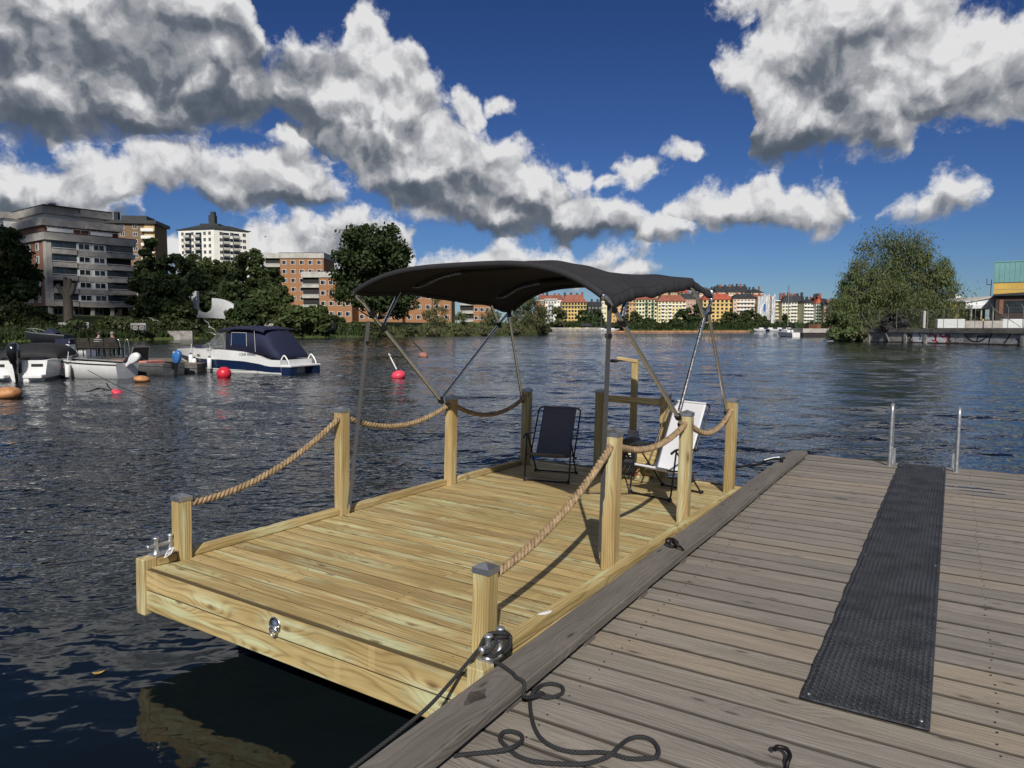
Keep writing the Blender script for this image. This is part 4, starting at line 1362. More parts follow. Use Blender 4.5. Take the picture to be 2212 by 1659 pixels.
# floating leaf
lf = MB()
lp = at_z(213, 1453, 0.016)
n_ = 12
ring_ = [(0.034 * math.cos(a), 0.015 * math.sin(a) * (1 - 0.3 * math.cos(a)), 0.004 * math.cos(2 * a) + 0.004) for a in [2 * math.pi * k / n_ for k in range(n_)]]
lf.add(ring_ + [(0, 0, 0.001)], [(k, (k + 1) % n_, n_) for k in range(n_)])
lfo = lf.build('fallen_leaf', pm('yellow_leaf', (0.45, 0.30, 0.08), 0.6), None, lp, (0, 0, 0.5))
sm = lfo.modifiers.new('thickness', 'SOLIDIFY'); sm.thickness = 0.0008
tag(lfo, 'small yellow leaf floating on the dark water near the raft corner', 'leaf')
# bird dropping on the raft rim
dr = MB()
ring_ = [(0.045 * math.cos(a) * (1 + .25 * math.sin(3 * a)), 0.02 * math.sin(a) * (1 + .2 * math.cos(2 * a)), 0) for a in [2 * math.pi * k / 18 for k in range(18)]]
dr.add(ring_ + [(0, 0, 0.003)], [(k, (k + 1) % 18, 18) for k in range(18)])
dro = dr.build('bird_dropping', m_tag, raft, (RW + 0.062, 0.70, 0.0535), (0, 0, 1.2))

# wet patches and puddles on the grey planks
m_wet = pm('wet_wood', (0.045, 0.038, 0.032), 0.14, var=0.4, scale=12, spec=0.6)
def at7c(x, y): return ((2900 + x / 1.8495) / 1.8517, (1550 + y / 1.8495) / 1.8517)
for k, (cx_, cy_, ru, rv, h_, lab) in enumerate(((1760, 735, .20, .035, .004, 'long puddle on the planks right of the mat head'), (1880, 770, .16, .03, .004, 'second puddle on the planks right of the mat head'), (1960, 810, .14, .022, .004, 'thin puddle nearest the right edge by the mat head'), (860, 820, .05, .02, .004, 'small dark damp spot left of the mat'))):
    q = dk(*at7c(cx_, cy_), h=h_)
    rk_ = random.Random(k)
    n_ = 26
    ring_ = []
    for j in range(n_):
        a = 2 * math.pi * j / n_
        f_ = 1 + .35 * math.sin(2 * a + k) + .25 * math.sin(5 * a + 2 * k) + rk_.uniform(-.12, .12)
        ring_.append((ru * math.cos(a) * f_, rv * math.sin(a) * f_, 0))
    b = MB(); b.add(ring_ + [(0, 0, 0.0006)], [(j, (j + 1) % n_, n_) for j in range(n_)])
    o = b.build('puddle', m_wet); o.matrix_world = DM @ Matrix.Translation(q)
    tag(o, lab, 'puddle', 'puddles on the dock planks')
for k, (cx_, cy_, ru, rv, hh, lab) in enumerate(((285, 1120, .034, .060, .0985, 'black wet stain on the kerb beam near the corner cleat'), (640, 1150, .05, .03, .004, 'dark damp stain on the planks beside the rope loop'))):
    q = dk(*c5(cx_, cy_), h=hh)
    if hh > .05: q.x = -1.085
    ring_ = [(ru * math.cos(a) * (1 + .3 * math.sin(3 * a + k)), rv * math.sin(a) * (1 + .3 * math.cos(4 * a)), 0) for a in [2 * math.pi * j / 24 for j in range(24)]]
    b = MB(); b.add(ring_ + [(0, 0, 0.0006)], [(j, (j + 1) % 24, 24) for j in range(24)])
    o = b.build('wet_stain', pm('damp_wood', (0.075, 0.064, 0.055), 0.5, var=0.4, scale=25)); o.matrix_world = DM @ Matrix.Translation(q)
    tag(o, lab, 'stain', 'wet stains on the dock')
# ================================================================== banks
def ground_mat(name, c1, c2):
    return pm(name, c1, 0.95, var=0.3, scale=0.35, col2=c2, bump=0.05, bscale=3.0, spec=0.1)
m_grass = ground_mat('bank_grass', (0.075, 0.095, 0.030), (0.045, 0.055, 0.022))
m_stone = pm('quay_concrete', (0.30, 0.285, 0.26), 0.9, var=0.35, scale=0.8, bump=0.01, bscale=6)
m_darkstone = pm('dark_concrete', (0.13, 0.125, 0.115), 0.9, var=0.4, scale=0.7, bump=0.01, bscale=6)

def land_factor(px):
    return float(np.interp(px, [480, 720], [1.0, 0.0]))

def bank(name, shore, prof, mat):
    """shore: list of (px, Y) ; prof: (distance inland, height)"""
    rows_ = []
    rb = random.Random(len(shore))
    for px, Y in shore:
        fz = land_factor(px) if name == 'left_bank' else 1.0
        d = Vector(((px - CX) / F_PX, 1.0, 0.0))
        dn = d.normalized()
        p0 = d * Y
        rows_.append([p0 + dn * s_ + Vector((0, 0, (z_ if s_ <= 25 else 3.2 + (z_ - 3.2) * fz) + (rb.uniform(-.25, .25) if s_ > 5 else 0))) for s_, z_ in prof])
    b = MB()
    n = len(prof)
    b.add([p for r in rows_ for p in r], [(i * n + j, (i + 1) * n + j, (i + 1) * n + j + 1, i * n + j + 1) for i in range(len(rows_) - 1) for j in range(n - 1)], 0, True)
    o = b.build(name, mat)
    return tag(o, kind='structure')
SH_L = [(-900, 98), (-400, 99), (-150, 99.5), (0, 100), (150, 104), (300, 113), (450, 124), (600, 132), (720, 141), (800, 149), (900, 156), (1000, 166), (1060, 180), (1110, 192), (1160, 204), (1185, 214)]
bank('left_bank', SH_L, [(0, -0.6), (0.15, 0.35), (3, 0.9), (5, 1.5), (12, 2.2), (25, 3.2), (42, 4.2), (60, 4.6), (90, 6), (130, 9), (180, 12), (260, 14), (420, 14), (900, 10)], m_grass)
SH_F = [(1130, 408), (1200, 405), (1300, 402), (1400, 400), (1500, 398), (1600, 396), (1700, 394), (1800, 392), (1950, 390), (2150, 388), (2600, 385)]
bank('far_bank', SH_F, [(0, -0.6), (0.3, 0.9), (12, 1.6), (60, 3.0), (110, 4.5), (180, 6), (260, 8), (340, 9), (520, 9), (1200, 6)], m_grass)

# ================================================================== trees
def leaf_mat(name, c1, c2, c3):
    m = bpy.data.materials.new(name)
    m.use_nodes = True
    t = NT(m.node_tree)
    for nd in list(t.n):
        t.n.remove(nd)
    ge = t.node('ShaderNodeNewGeometry')
    oi = t.node('ShaderNodeObjectInfo')
    tc_ = t.node('ShaderNodeTexCoord')
    nz = t.noise(tc_.outputs['Object'], 0.35, 3, 0.6)
    r = ge.outputs['Random Per Island']
    c = t.mix(r, rgb(c1), rgb(c2))
    c = t.mix(t.ss(nz, 0.35, 0.7), c, rgb(c3))
    k = t.m('MULTIPLY_ADD', oi.outputs['Random'], 0.25, 0.87)
    c = t.mix(1.0, c, t.comb(k, k, k), 'MULTIPLY')
    d = t.node('ShaderNodeBsdfPrincipled')
    t.put(d.inputs['Base Color'], c)
    d.inputs['Roughness'].default_value = 0.55
    d.inputs['Specular IOR Level'].default_value = 0.25
    tl = t.node('ShaderNodeBsdfTranslucent')
    t.put(tl.inputs['Color'], t.mix(1.0, c, (1.2, 1.35, 0.5, 1), 'MULTIPLY'))
    mx = t.node('ShaderNodeMixShader')
    mx.inputs[0].default_value = 0.28
    t.l.new(d.outputs[0], mx.inputs[1])
    t.l.new(tl.outputs[0], mx.inputs[2])
    out_ = t.node('ShaderNodeOutputMaterial')
    t.l.new(mx.outputs[0], out_.inputs[0])
    return m
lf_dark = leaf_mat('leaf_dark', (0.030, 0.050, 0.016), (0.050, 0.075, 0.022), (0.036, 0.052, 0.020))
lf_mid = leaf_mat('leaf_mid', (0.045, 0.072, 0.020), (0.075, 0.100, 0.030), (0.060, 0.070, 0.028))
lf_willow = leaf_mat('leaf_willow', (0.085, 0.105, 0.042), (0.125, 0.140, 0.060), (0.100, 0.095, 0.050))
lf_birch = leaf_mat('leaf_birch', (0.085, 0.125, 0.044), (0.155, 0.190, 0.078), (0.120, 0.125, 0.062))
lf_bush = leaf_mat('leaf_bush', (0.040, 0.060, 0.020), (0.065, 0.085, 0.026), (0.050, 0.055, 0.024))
m_bark = pm('bark', (0.085, 0.070, 0.055), 0.95, var=0.4, scale=3, stretch=(6, 6, 1), bump=0.02, bscale=12)
m_barkp = pm('pale_bark', (0.20, 0.18, 0.15), 0.95, var=0.4, scale=3, stretch=(6, 6, 1), bump=0.02, bscale=12)

def crown_arrays(rs_, H, W, n_leaf, leaf, base_f, shape='round', droop=0.0, gaps=0.5):
    """leaf quads spread through clumps of a crown of height H and half width W; returns verts, quads, clump centres"""
    zc0 = H * base_f
    clumps = []
    nc = 34 if n_leaf > 5000 else 20
    tries = 0
    while len(clumps) < nc and tries < 4000:
        tries += 1
        t_ = rs_.rand()
        z = zc0 + (H - zc0) * (0.04 + 0.90 * t_)
        if shape == 'round':
            prof = math.sin(math.pi * min(1, 0.16 + 0.80 * t_)) ** 0.6
        elif shape == 'dome':
            prof = max(0.10, 1 - t_ ** 2.4) ** 0.7 * (0.92 + 0.16 * math.sin(7 * t_ + 1))
        elif shape == 'cone':
            prof = (1 - t_) ** 0.65 * 0.9 + 0.16
        else:
            prof = (math.sin(math.pi * min(1, 0.30 + 0.62 * t_)) ** 0.75) * (0.8 + 0.3 * math.sin(9 * t_))
        a = rs_.rand() * 6.283
        rr_ = W * prof * (0.42 + 0.52 * rs_.rand() ** 0.5)
        c = np.array([rr_ * math.cos(a), rr_ * math.sin(a) * 0.8, z])
        cr_ = W * (0.17 + 0.17 * rs_.rand()) * (0.7 + 0.5 * prof)
        if any(np.linalg.norm(c - q[0]) < gaps * (cr_ + q[1]) * 0.62 for q in clumps):
            continue
        clumps.append((c, cr_))
    for k in range(5):
        t_ = (k + .5) / 5
        clumps.append((np.array([0, 0, zc0 + (H - zc0) * (0.12 + 0.7 * t_)]) + rs_.randn(3) * W * 0.06, W * 0.36 * (1 - 0.45 * t_)))
    wts = np.array([c[1] ** 2 for c in clumps]); wts /= wts.sum()
    idx = rs_.choice(len(clumps), n_leaf, p=wts)
    C = np.array([c[0] for c in clumps])[idx]
    R = np.array([c[1] for c in clumps])[idx]
    d = rs_.randn(n_leaf, 3); d /= np.linalg.norm(d, axis=1)[:, None]
    rad_ = rs_.rand(n_leaf) ** 0.38 * (1 + 0.16 * rs_.randn(n_leaf))
    P_ = C + d * (R * rad_)[:, None] * np.array([1.12, 1.0, 0.86])
    if droop:
        P_[:, 2] -= droop * R * rs_.rand(n_leaf) ** 1.5 * (1.0 + 0.0)
    # leaf frame: facing roughly outward and up
    nrm = d * 0.7 + rs_.randn(n_leaf, 3) * 0.65 + np.array([0, 0, 0.35])
    nrm /= np.linalg.norm(nrm, axis=1)[:, None]
    ref = rs_.randn(n_leaf, 3)
    if droop:
        ref = ref * 0.35 + np.array([0, 0, -1.0])
    tx = np.cross(nrm, ref); tx /= np.linalg.norm(tx, axis=1)[:, None] + 1e-9
    ty = np.cross(tx, nrm)
    s1 = leaf * (0.55 + 0.8 * rs_.rand(n_leaf))
    asp = (0.34 if droop else 0.72)
    a_ = tx * (s1 * asp)[:, None]
    b_ = ty * s1[:, None]
    V = np.stack([P_ - b_, P_ + a_ * .9 - b_ * .1, P_ + b_, P_ - a_ * .9 + b_ * .1], 1).reshape(-1, 3)
    Q = np.arange(n_leaf * 4).reshape(-1, 4)
    return V, Q, clumps

def tree(name, label, base, H, W, leafm, n=6000, leaf=0.34, base_f=0.22, shape='round', droop=0.0, seed=1, bark=None, group=None, cat='tree', trunks=1, gaps=0.5, squash=1.0):
    root = empty(name, base, label=label, cat=cat, group=group)
    rs_ = np.random.RandomState(seed)
    V, Q, clumps = crown_arrays(rs_, H, W, n, leaf, base_f, shape, droop, gaps)
    V[:, 0] *= squash
    link_mesh('crown', np_mesh('crown', V, Q, leafm), root)
    b = MB()
    r0 = H * 0.018 + 0.08
    for k in range(trunks):
        lean = Vector(((rs_.rand() - .5) * 0.14 * H * (1 if trunks > 1 else .4), (rs_.rand() - .5) * 0.06 * H, 0))
        top = Vector((0, 0, H * 0.86)) + lean
        tp = [Vector((0.3 * k, 0, -0.6)), Vector((0.3 * k, 0, H * 0.15)) + lean * .15, Vector((0, 0, H * 0.45)) + lean * 0.5, top]
        pth = bez(tp, 5)
        b.tube(pth, [r0 * (1 - 0.93 * i / (len(pth) - 1)) for i in range(len(pth))], 7)
    for c, cr_ in clumps[:-5]:
        z = max(H * base_f * 0.75, c[2] - (abs(c[0]) + abs(c[1])) * 0.75)
        f_ = z / (H * .9)
        s_ = Vector((0, 0, z))
        e_ = Vector((c[0] * squash, c[1], c[2]))
        mid_ = s_.lerp(e_, 0.5) + Vector((0, 0, -0.08 * (e_ - s_).length))
        pth = bez([s_, mid_, e_], 3)
        rb = r0 * 0.42 * (1 - 0.6 * f_)
        b.tube(pth, [rb * (1 - 0.85 * i / (len(pth) - 1)) for i in range(len(pth))], 5, caps=False)
    b.build('trunk', bark or m_bark, root)
    return root

def bush(name, label, base, H, W, leafm, n=1500, leaf=0.28, seed=1, group=None, cat='bush', squash=1.0):
    root = empty(name, base, label=label, cat=cat, group=group)
    rs_ = np.random.RandomState(seed)
    V, Q, cl_ = crown_arrays(rs_, H, W, n, leaf, 0.0, 'round', 0, 0.35)
    V[:, 2] = np.maximum(V[:, 2] - 0.12 * H, -0.3)
    V[:, 0] *= squash
    link_mesh('foliage', np_mesh('foliage', V, Q, leafm), root)
    b = MB()
    for k in range(4):
        e_ = Vector(cl_[k][0])
        b.tube([(0, 0, -0.5), Vector((0, 0, 0)).lerp(e_, .5), e_], [0.07, 0.05, 0.02], 5)
    b.build('stem', m_bark, root)
    return root

def ground_z(px, Y):
    """height of the left bank under a view column at a distance"""
    prof = [(0, -0.6), (0.15, 0.35), (3, 0.9), (5, 1.5), (12, 2.2), (25, 3.2), (42, 4.2), (60, 4.6), (90, 6), (130, 9), (180, 12), (260, 14), (420, 14), (900, 10)]
    xs = [q[0] for q in SH_L]; ys = [q[1] for q in SH_L]
    Ys = float(np.interp(px, xs, ys))
    k = math.sqrt(1 + ((px - CX) / F_PX) ** 2)
    s_ = (Y - Ys) * k
    z = float(np.interp(s_, [q[0] for q in prof], [q[1] for q in prof]))
    return z if s_ <= 25 else 3.2 + (z - 3.2) * land_factor(px)
def place_tree(fn, name, label, px, ytop, Y, wpx, zb=None, **kw):
    z0 = ground_z(px, Y) if zb is None else zb
    top = at_y(px, ytop, Y)
    base = Vector((top.x, Y, z0))
    return fn(name, label, base, top.z - z0, wpx * Y / F_PX, **kw)

G1 = 'trees on the left bank'
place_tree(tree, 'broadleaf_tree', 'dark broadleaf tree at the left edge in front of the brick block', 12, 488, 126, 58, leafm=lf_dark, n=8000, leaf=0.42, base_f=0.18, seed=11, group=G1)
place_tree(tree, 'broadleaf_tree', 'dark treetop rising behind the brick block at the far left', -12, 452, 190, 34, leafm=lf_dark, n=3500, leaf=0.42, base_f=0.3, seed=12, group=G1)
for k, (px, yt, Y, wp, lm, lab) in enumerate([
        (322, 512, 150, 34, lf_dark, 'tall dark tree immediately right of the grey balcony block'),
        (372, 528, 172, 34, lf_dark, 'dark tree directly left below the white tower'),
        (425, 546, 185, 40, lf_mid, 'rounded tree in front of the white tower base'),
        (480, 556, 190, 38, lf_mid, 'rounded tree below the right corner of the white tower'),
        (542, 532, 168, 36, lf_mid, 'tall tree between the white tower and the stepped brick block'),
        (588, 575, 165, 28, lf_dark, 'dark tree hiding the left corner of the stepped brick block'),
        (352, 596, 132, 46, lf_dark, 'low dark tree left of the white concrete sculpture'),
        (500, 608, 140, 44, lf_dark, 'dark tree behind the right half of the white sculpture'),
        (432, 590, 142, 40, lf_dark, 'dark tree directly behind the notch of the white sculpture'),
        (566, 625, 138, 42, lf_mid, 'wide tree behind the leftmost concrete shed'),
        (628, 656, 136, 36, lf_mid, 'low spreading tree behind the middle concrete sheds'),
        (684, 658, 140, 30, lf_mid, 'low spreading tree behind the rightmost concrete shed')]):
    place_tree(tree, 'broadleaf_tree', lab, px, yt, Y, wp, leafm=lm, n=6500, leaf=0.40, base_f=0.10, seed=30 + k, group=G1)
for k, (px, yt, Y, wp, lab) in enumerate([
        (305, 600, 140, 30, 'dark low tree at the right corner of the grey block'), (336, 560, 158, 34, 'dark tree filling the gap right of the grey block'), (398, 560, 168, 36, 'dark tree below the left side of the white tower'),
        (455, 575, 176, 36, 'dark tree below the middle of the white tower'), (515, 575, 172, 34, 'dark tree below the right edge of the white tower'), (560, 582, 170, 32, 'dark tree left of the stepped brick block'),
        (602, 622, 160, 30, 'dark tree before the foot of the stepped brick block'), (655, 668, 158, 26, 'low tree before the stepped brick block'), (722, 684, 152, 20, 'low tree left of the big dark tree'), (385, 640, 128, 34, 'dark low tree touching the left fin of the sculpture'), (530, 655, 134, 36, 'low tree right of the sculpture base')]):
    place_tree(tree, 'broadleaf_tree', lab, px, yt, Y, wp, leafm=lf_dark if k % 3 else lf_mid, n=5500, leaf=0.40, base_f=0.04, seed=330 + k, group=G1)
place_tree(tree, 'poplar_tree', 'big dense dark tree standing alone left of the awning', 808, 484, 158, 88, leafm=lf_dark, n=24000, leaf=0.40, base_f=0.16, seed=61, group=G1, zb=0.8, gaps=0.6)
for k, (px, yt, Y, wp, n, lab) in enumerate([(938, 634, 166, 28, 1500, 'slender loose willow in front of the brick houses under the awning'), (1000, 672, 180, 24, 1300, 'low bushy willow under the middle of the awning'),
                                             (1062, 662, 190, 28, 1700, 'spreading willow left of the rear awning leg'), (1142, 640, 205, 42, 7500, 'large rounded willow on the point right of the rear awning leg')]):
    place_tree(tree, 'willow_tree', lab, px, yt, Y, wp, leafm=lf_willow, n=n, leaf=0.36, base_f=0.05, droop=0.9, shape='round', seed=70 + k, group='willows on the shore', zb=0.5, trunks=2)
GB = 'bushes along the left shore'
for k, (px, yt, dY, wp, lab, sq) in enumerate([
        (32, 640, 9, 44, 'large dark bush at the left edge above the moored covered boat', 1.0), (92, 658, 8, 34, 'bush left of the pollarded trunk', 1.0), (236, 682, 5, 46, 'long hedge bush right of the pollarded trunk', 1.1),
        (345, 690, 4, 38, 'low bush left of the shore hedge', 1.1), (398, 684, 4, 34, 'low bush at the foot of the white sculpture', 1.0), (470, 689, 6, 54, 'clipped dark hedge below the white sculpture', 1.2),
        (560, 676, 10, 44, 'bush behind the first concrete shed', 1.0), (650, 678, 10, 40, 'bush behind the third concrete shed', 1.0), (738, 700, 6, 26, 'bush right of the rightmost concrete shed', 1.0),
        (785, 702, 4, 46, 'dark undergrowth at the foot of the big tree', 1.2), (858, 706, 4, 34, 'undergrowth right of the big tree', 1.2), (915, 708, 3, 30, 'shore scrub below the slender willow', 1.2), (980, 706, 3, 34, 'shore scrub left of the awning middle', 1.2),
        (1035, 702, 3, 30, 'shore scrub under the spreading willow', 1.2), (1098, 692, 3, 32, 'shore scrub left of the large willow', 1.2), (1165, 694, 3, 22, 'shore scrub at the tip of the point', 1.2),
        (-40, 660, 6, 46, 'dark bush cut by the left picture edge', 1.0), (160, 690, 4, 30, 'low bush in front of the pollarded trunk', 1.1), (300, 690, 5, 26, 'low bush before the corner of the grey block', 1.1)]):
    Ysh = float(np.interp(px, [q[0] for q in SH_L], [q[1] for q in SH_L]))
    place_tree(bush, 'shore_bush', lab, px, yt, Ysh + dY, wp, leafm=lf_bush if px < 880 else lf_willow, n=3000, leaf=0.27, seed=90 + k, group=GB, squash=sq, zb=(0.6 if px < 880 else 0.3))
# reeds, nettles and rank grass along the water
def fringe(name, label, shore, n, h0, h1, leafm, seed, back=3.0, wd=0.10):
    rs_ = np.random.RandomState(seed)
    xs = np.array([q[0] for q in shore], float); ys = np.array([q[1] for q in shore], float)
    px = rs_.uniform(xs[0], xs[-1], n)
    Y = np.interp(px, xs, ys)
    s_ = rs_.rand(n) ** 1.4 * back
    ax = (px - CX) / F_PX
    k = 1 / np.sqrt(1 + ax ** 2)
    bx_ = ax * Y + ax * k * s_
    by_ = Y + k * s_
    bz = np.where(s_ < .3, 0.05, 0.35 + 0.18 * s_)
    clump = 0.5 + 0.5 * np.sin(px * 0.31) * np.sin(px * 0.13 + 1)
    hh = (h0 + (h1 - h0) * rs_.rand(n)) * (0.45 + 0.75 * clump)
    lean = rs_.randn(n, 2) * 0.22
    an = rs_.rand(n) * 3.14
    wx, wy = np.cos(an) * wd, np.sin(an) * wd
    base_ = np.stack([bx_, by_, bz - .1], 1)
    w2 = np.stack([wx, wy, 0 * wx], 1)
    tip = base_ + np.stack([lean[:, 0] * hh, lean[:, 1] * hh, hh], 1)
    midp = base_ + np.stack([lean[:, 0] * hh * .3, lean[:, 1] * hh * .3, hh * .55], 1)
    V = np.stack([base_, midp - w2, tip, midp + w2], 1).reshape(-1, 3)
    o = link_mesh(name, np_mesh(name, V, np.arange(4 * n).reshape(-1, 4), leafm))
    return tag(o, label, 'vegetation', kind='stuff')
fringe('shore_reeds', 'dark reeds and rank grass along the left shore', [q for q in SH_L if -200 <= q[0] <= 800], 9000, 0.5, 1.5, lf_dark, 5, 6.0, 0.13)
fringe('shore_reeds', 'pale reeds along the willow point', [q for q in SH_L if q[0] >= 800], 7000, 0.6, 1.8, lf_willow, 6, 5.0, 0.15)
fringe('shore_scrub', 'dark scrub along the far shore', SH_F, 14000, 1.0, 4.5, lf_dark, 7, 9.0, 0.55)

# far shore trees
GF = 'trees on the far shore'
for k, (px, yt, Y, wp, lm, lab) in enumerate([
        (1207, 662, 398, 20, lf_willow, 'far willow in front of the yellow house'), (1262, 668, 420, 20, lf_dark, 'far dark tree left of the awning strap'), (1288, 664, 440, 16, lf_dark, 'far dark tree behind the awning strap'),
        (1278, 690, 408, 24, lf_dark, 'low far tree behind the moored sailing boats'), (1345, 676, 410, 14, lf_mid, 'far tree in front of the orange house'), (1372, 672, 410, 14, lf_mid, 'far tree between the orange and cream houses'),
        (1400, 684, 408, 15, lf_dark, 'far tree before the cream house'), (1480, 665, 410, 22, lf_dark, 'far dark tree between the pale yellow house and the red roofed house'), (1505, 655, 430, 18, lf_dark, 'far tall tree behind the right awning bow'),
        (1460, 690, 404, 18, lf_dark, 'low far tree right of the pale yellow house'), (1578, 668, 408, 22, lf_mid, 'far tree in front of the ochre house'), (1618, 668, 406, 22, lf_mid, 'far tree in front of the peach balcony house'),
        (1648, 683, 404, 14, lf_mid, 'far tree left of the scaffolded house'), (1697, 678, 470, 9, lf_dark, 'small far street tree before the cream corner house'), (1425, 700, 402, 16, lf_bush, 'low far bush under the cream house'), (1535, 700, 402, 16, lf_bush, 'low far bush under the awning leg'),
        (1338, 700, 402, 18, lf_bush, 'low far bush under the orange house'), (1800, 688, 398, 12, lf_mid, 'far tree beside the willow at the right')]):
    place_tree(tree, 'shore_tree', lab, px, yt, Y, wp, leafm=lm, n=1500, leaf=0.75, base_f=0.06, seed=130 + k, group=GF, zb=1.4)

# the big tree on the right with its arching branches
rt = place_tree(tree, 'weeping_birch', 'large loose green tree standing on the quay end at the right', 1935, 484, 112, 132, leafm=lf_birch, n=42000, leaf=0.22, base_f=0.06, droop=1.1, shape='dome', seed=204, zb=1.6, bark=m_barkp, trunks=3, gaps=0.72)
for k, (px, yt, Y, wp, n, lab) in enumerate([(1858, 556, 107, 58, 9500, 'leaning leafy tree at the water edge left of the birch'), (2014, 540, 109, 54, 9500, 'leafy tree filling the right flank of the birch'), (1822, 632, 104, 36, 5500, 'low spreading willow overhanging the water'), (1940, 610, 106, 74, 9000, 'dense bushy tree below the birch')]):
    place_tree(tree, 'quay_tree', lab, px, yt, Y, wp, leafm=lf_birch, n=int(n * 1.7), leaf=0.20, base_f=0.04, droop=0.7, seed=215 + k, zb=1.0, group='trees at the quay end', bark=m_barkp, trunks=2)
place_tree(bush, 'shore_bush', 'low leafy bush hanging over the water left of the graffiti quay', 1835, 706, 101, 40, leafm=lf_birch, n=2600, leaf=0.24, seed=230, zb=0.1, group='bushes at the quay end')
b = MB()
rr = random.Random(2)
for k in range(7):
    p = at_z(1800 + 12 * k, 736, 0.1)
    b.tube(bez([p + Vector((rr.uniform(0, 3), rr.uniform(0, 2), 0.9)), p + Vector((rr.uniform(-1, 1), 0, 0.35)), p + Vector((rr.uniform(-4, -1), rr.uniform(-1, 1), 0.05))], 5), [0.09 * (1 - .04 * i) for i in range(11)], 6)
o = b.build('driftwood', m_barkp)
tag(o, 'tangle of bare driftwood branches at the water edge below the birch', 'driftwood', kind='stuff')

# pollarded trunk
pt = at_y(143, 598, 110)
pol = empty('pollarded_trunk', (pt.x, 110, 1.6), label='bare pollarded trunk with cut stumps before the grey block', cat='tree trunk')
Hh = pt.z - 1.6
b = MB()
b.tube(bez([(0, 0, -0.5), (0.1, 0, Hh * .3), (0.05, 0, Hh * .62), (0.0, 0, Hh * .75)], 5), [0.74 - 0.012 * i for i in range(16)], 12)
b.build('trunk', m_bark, pol)
for x1, z1, x2, z2, r_ in ((-0.25, .66, -1.35, .86, .30), (-0.1, .7, -0.2, 1.0, .26), (0.2, .7, 0.5, .97, .28), (0.3, .64, 1.15, .88, .32), (0.1, .72, 0.1, .94, .28)):
    b = MB()
    b.tube(bez([(x1, 0, Hh * z1), ((x1 + x2) / 2 + .1 * x2, 0, Hh * (z1 + z2) / 2 - .2), (x2, 0, Hh * z2)], 4), [r_ * (1.25 - .03 * i) for i in range(9)], 9)
    b.build('stump_branch', m_bark, pol)
# ================================================================== buildings
m_glass = pm('window_glass', (0.020, 0.026, 0.032), 0.08, var=0.5, scale=0.9, spec=0.8)
m_balglass = pm('balcony_glass', (0.045, 0.058, 0.070), 0.10, var=0.4, scale=0.6, spec=0.8)
m_white = pm('white_paint', (0.74, 0.73, 0.70), 0.6, var=0.06, scale=2)
m_conc = pm('fascia_concrete', (0.42, 0.39, 0.35), 0.9, var=0.22, scale=0.5, bump=0.01, bscale=8)
m_concp = pm('pale_concrete', (0.46, 0.44, 0.40), 0.9, var=0.18, scale=0.5)
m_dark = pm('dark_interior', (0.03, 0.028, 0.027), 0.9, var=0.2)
m_roofd = pm('black_metal_roof', (0.030, 0.032, 0.036), 0.6, var=0.2, scale=0.4)
m_roofr = pm('red_metal_roof', (0.36, 0.075, 0.040), 0.65, var=0.2, scale=0.3)
m_roofb = pm('brown_red_roof', (0.26, 0.085, 0.052), 0.7, var=0.2, scale=0.3)
def brick_mat(name, c1, c2, mortar):
    if name in MATS: return MATS[name]
    m = bpy.data.materials.new(name)
    m.use_nodes = True
    t = NT(m.node_tree)
    bs = t.n['Principled BSDF']
    tc_ = t.node('ShaderNodeTexCoord')
    x, y, z = t.sep(tc_.outputs['Object'])
    bk = t.node('ShaderNodeTexBrick')
    t.put(bk.inputs['Vector'], t.comb(t.m('ADD', x, y), z, 0))
    t.put(bk.inputs['Color1'], rgb(c1)); t.put(bk.inputs['Color2'], rgb(c2)); t.put(bk.inputs['Mortar'], rgb(mortar))
    bk.inputs['Scale'].default_value = 4.0
    bk.inputs['Mortar Size'].default_value = 0.012
    n_ = t.noise(tc_.outputs['Object'], 0.6, 4, 0.6)
    c = t.mix(t.ss(n_, 0.3, 0.75, 0.0, 0.3), bk.outputs[0], rgb(tuple(q * .6 for q in c1)))
    t.put(bs.inputs['Base Color'], c)
    bs.inputs['Roughness'].default_value = 0.9
    MATS[name] = m
    return m
m_brickd = brick_mat('dark_brick', (0.24, 0.105, 0.062), (0.20, 0.085, 0.052), (0.22, 0.16, 0.13))
m_brick = brick_mat('tawny_brick', (0.34, 0.165, 0.075), (0.29, 0.135, 0.060), (0.30, 0.20, 0.13))
m_ybrick = brick_mat('brown_brick', (0.20, 0.125, 0.070), (0.165, 0.100, 0.058), (0.2, 0.15, 0.1))

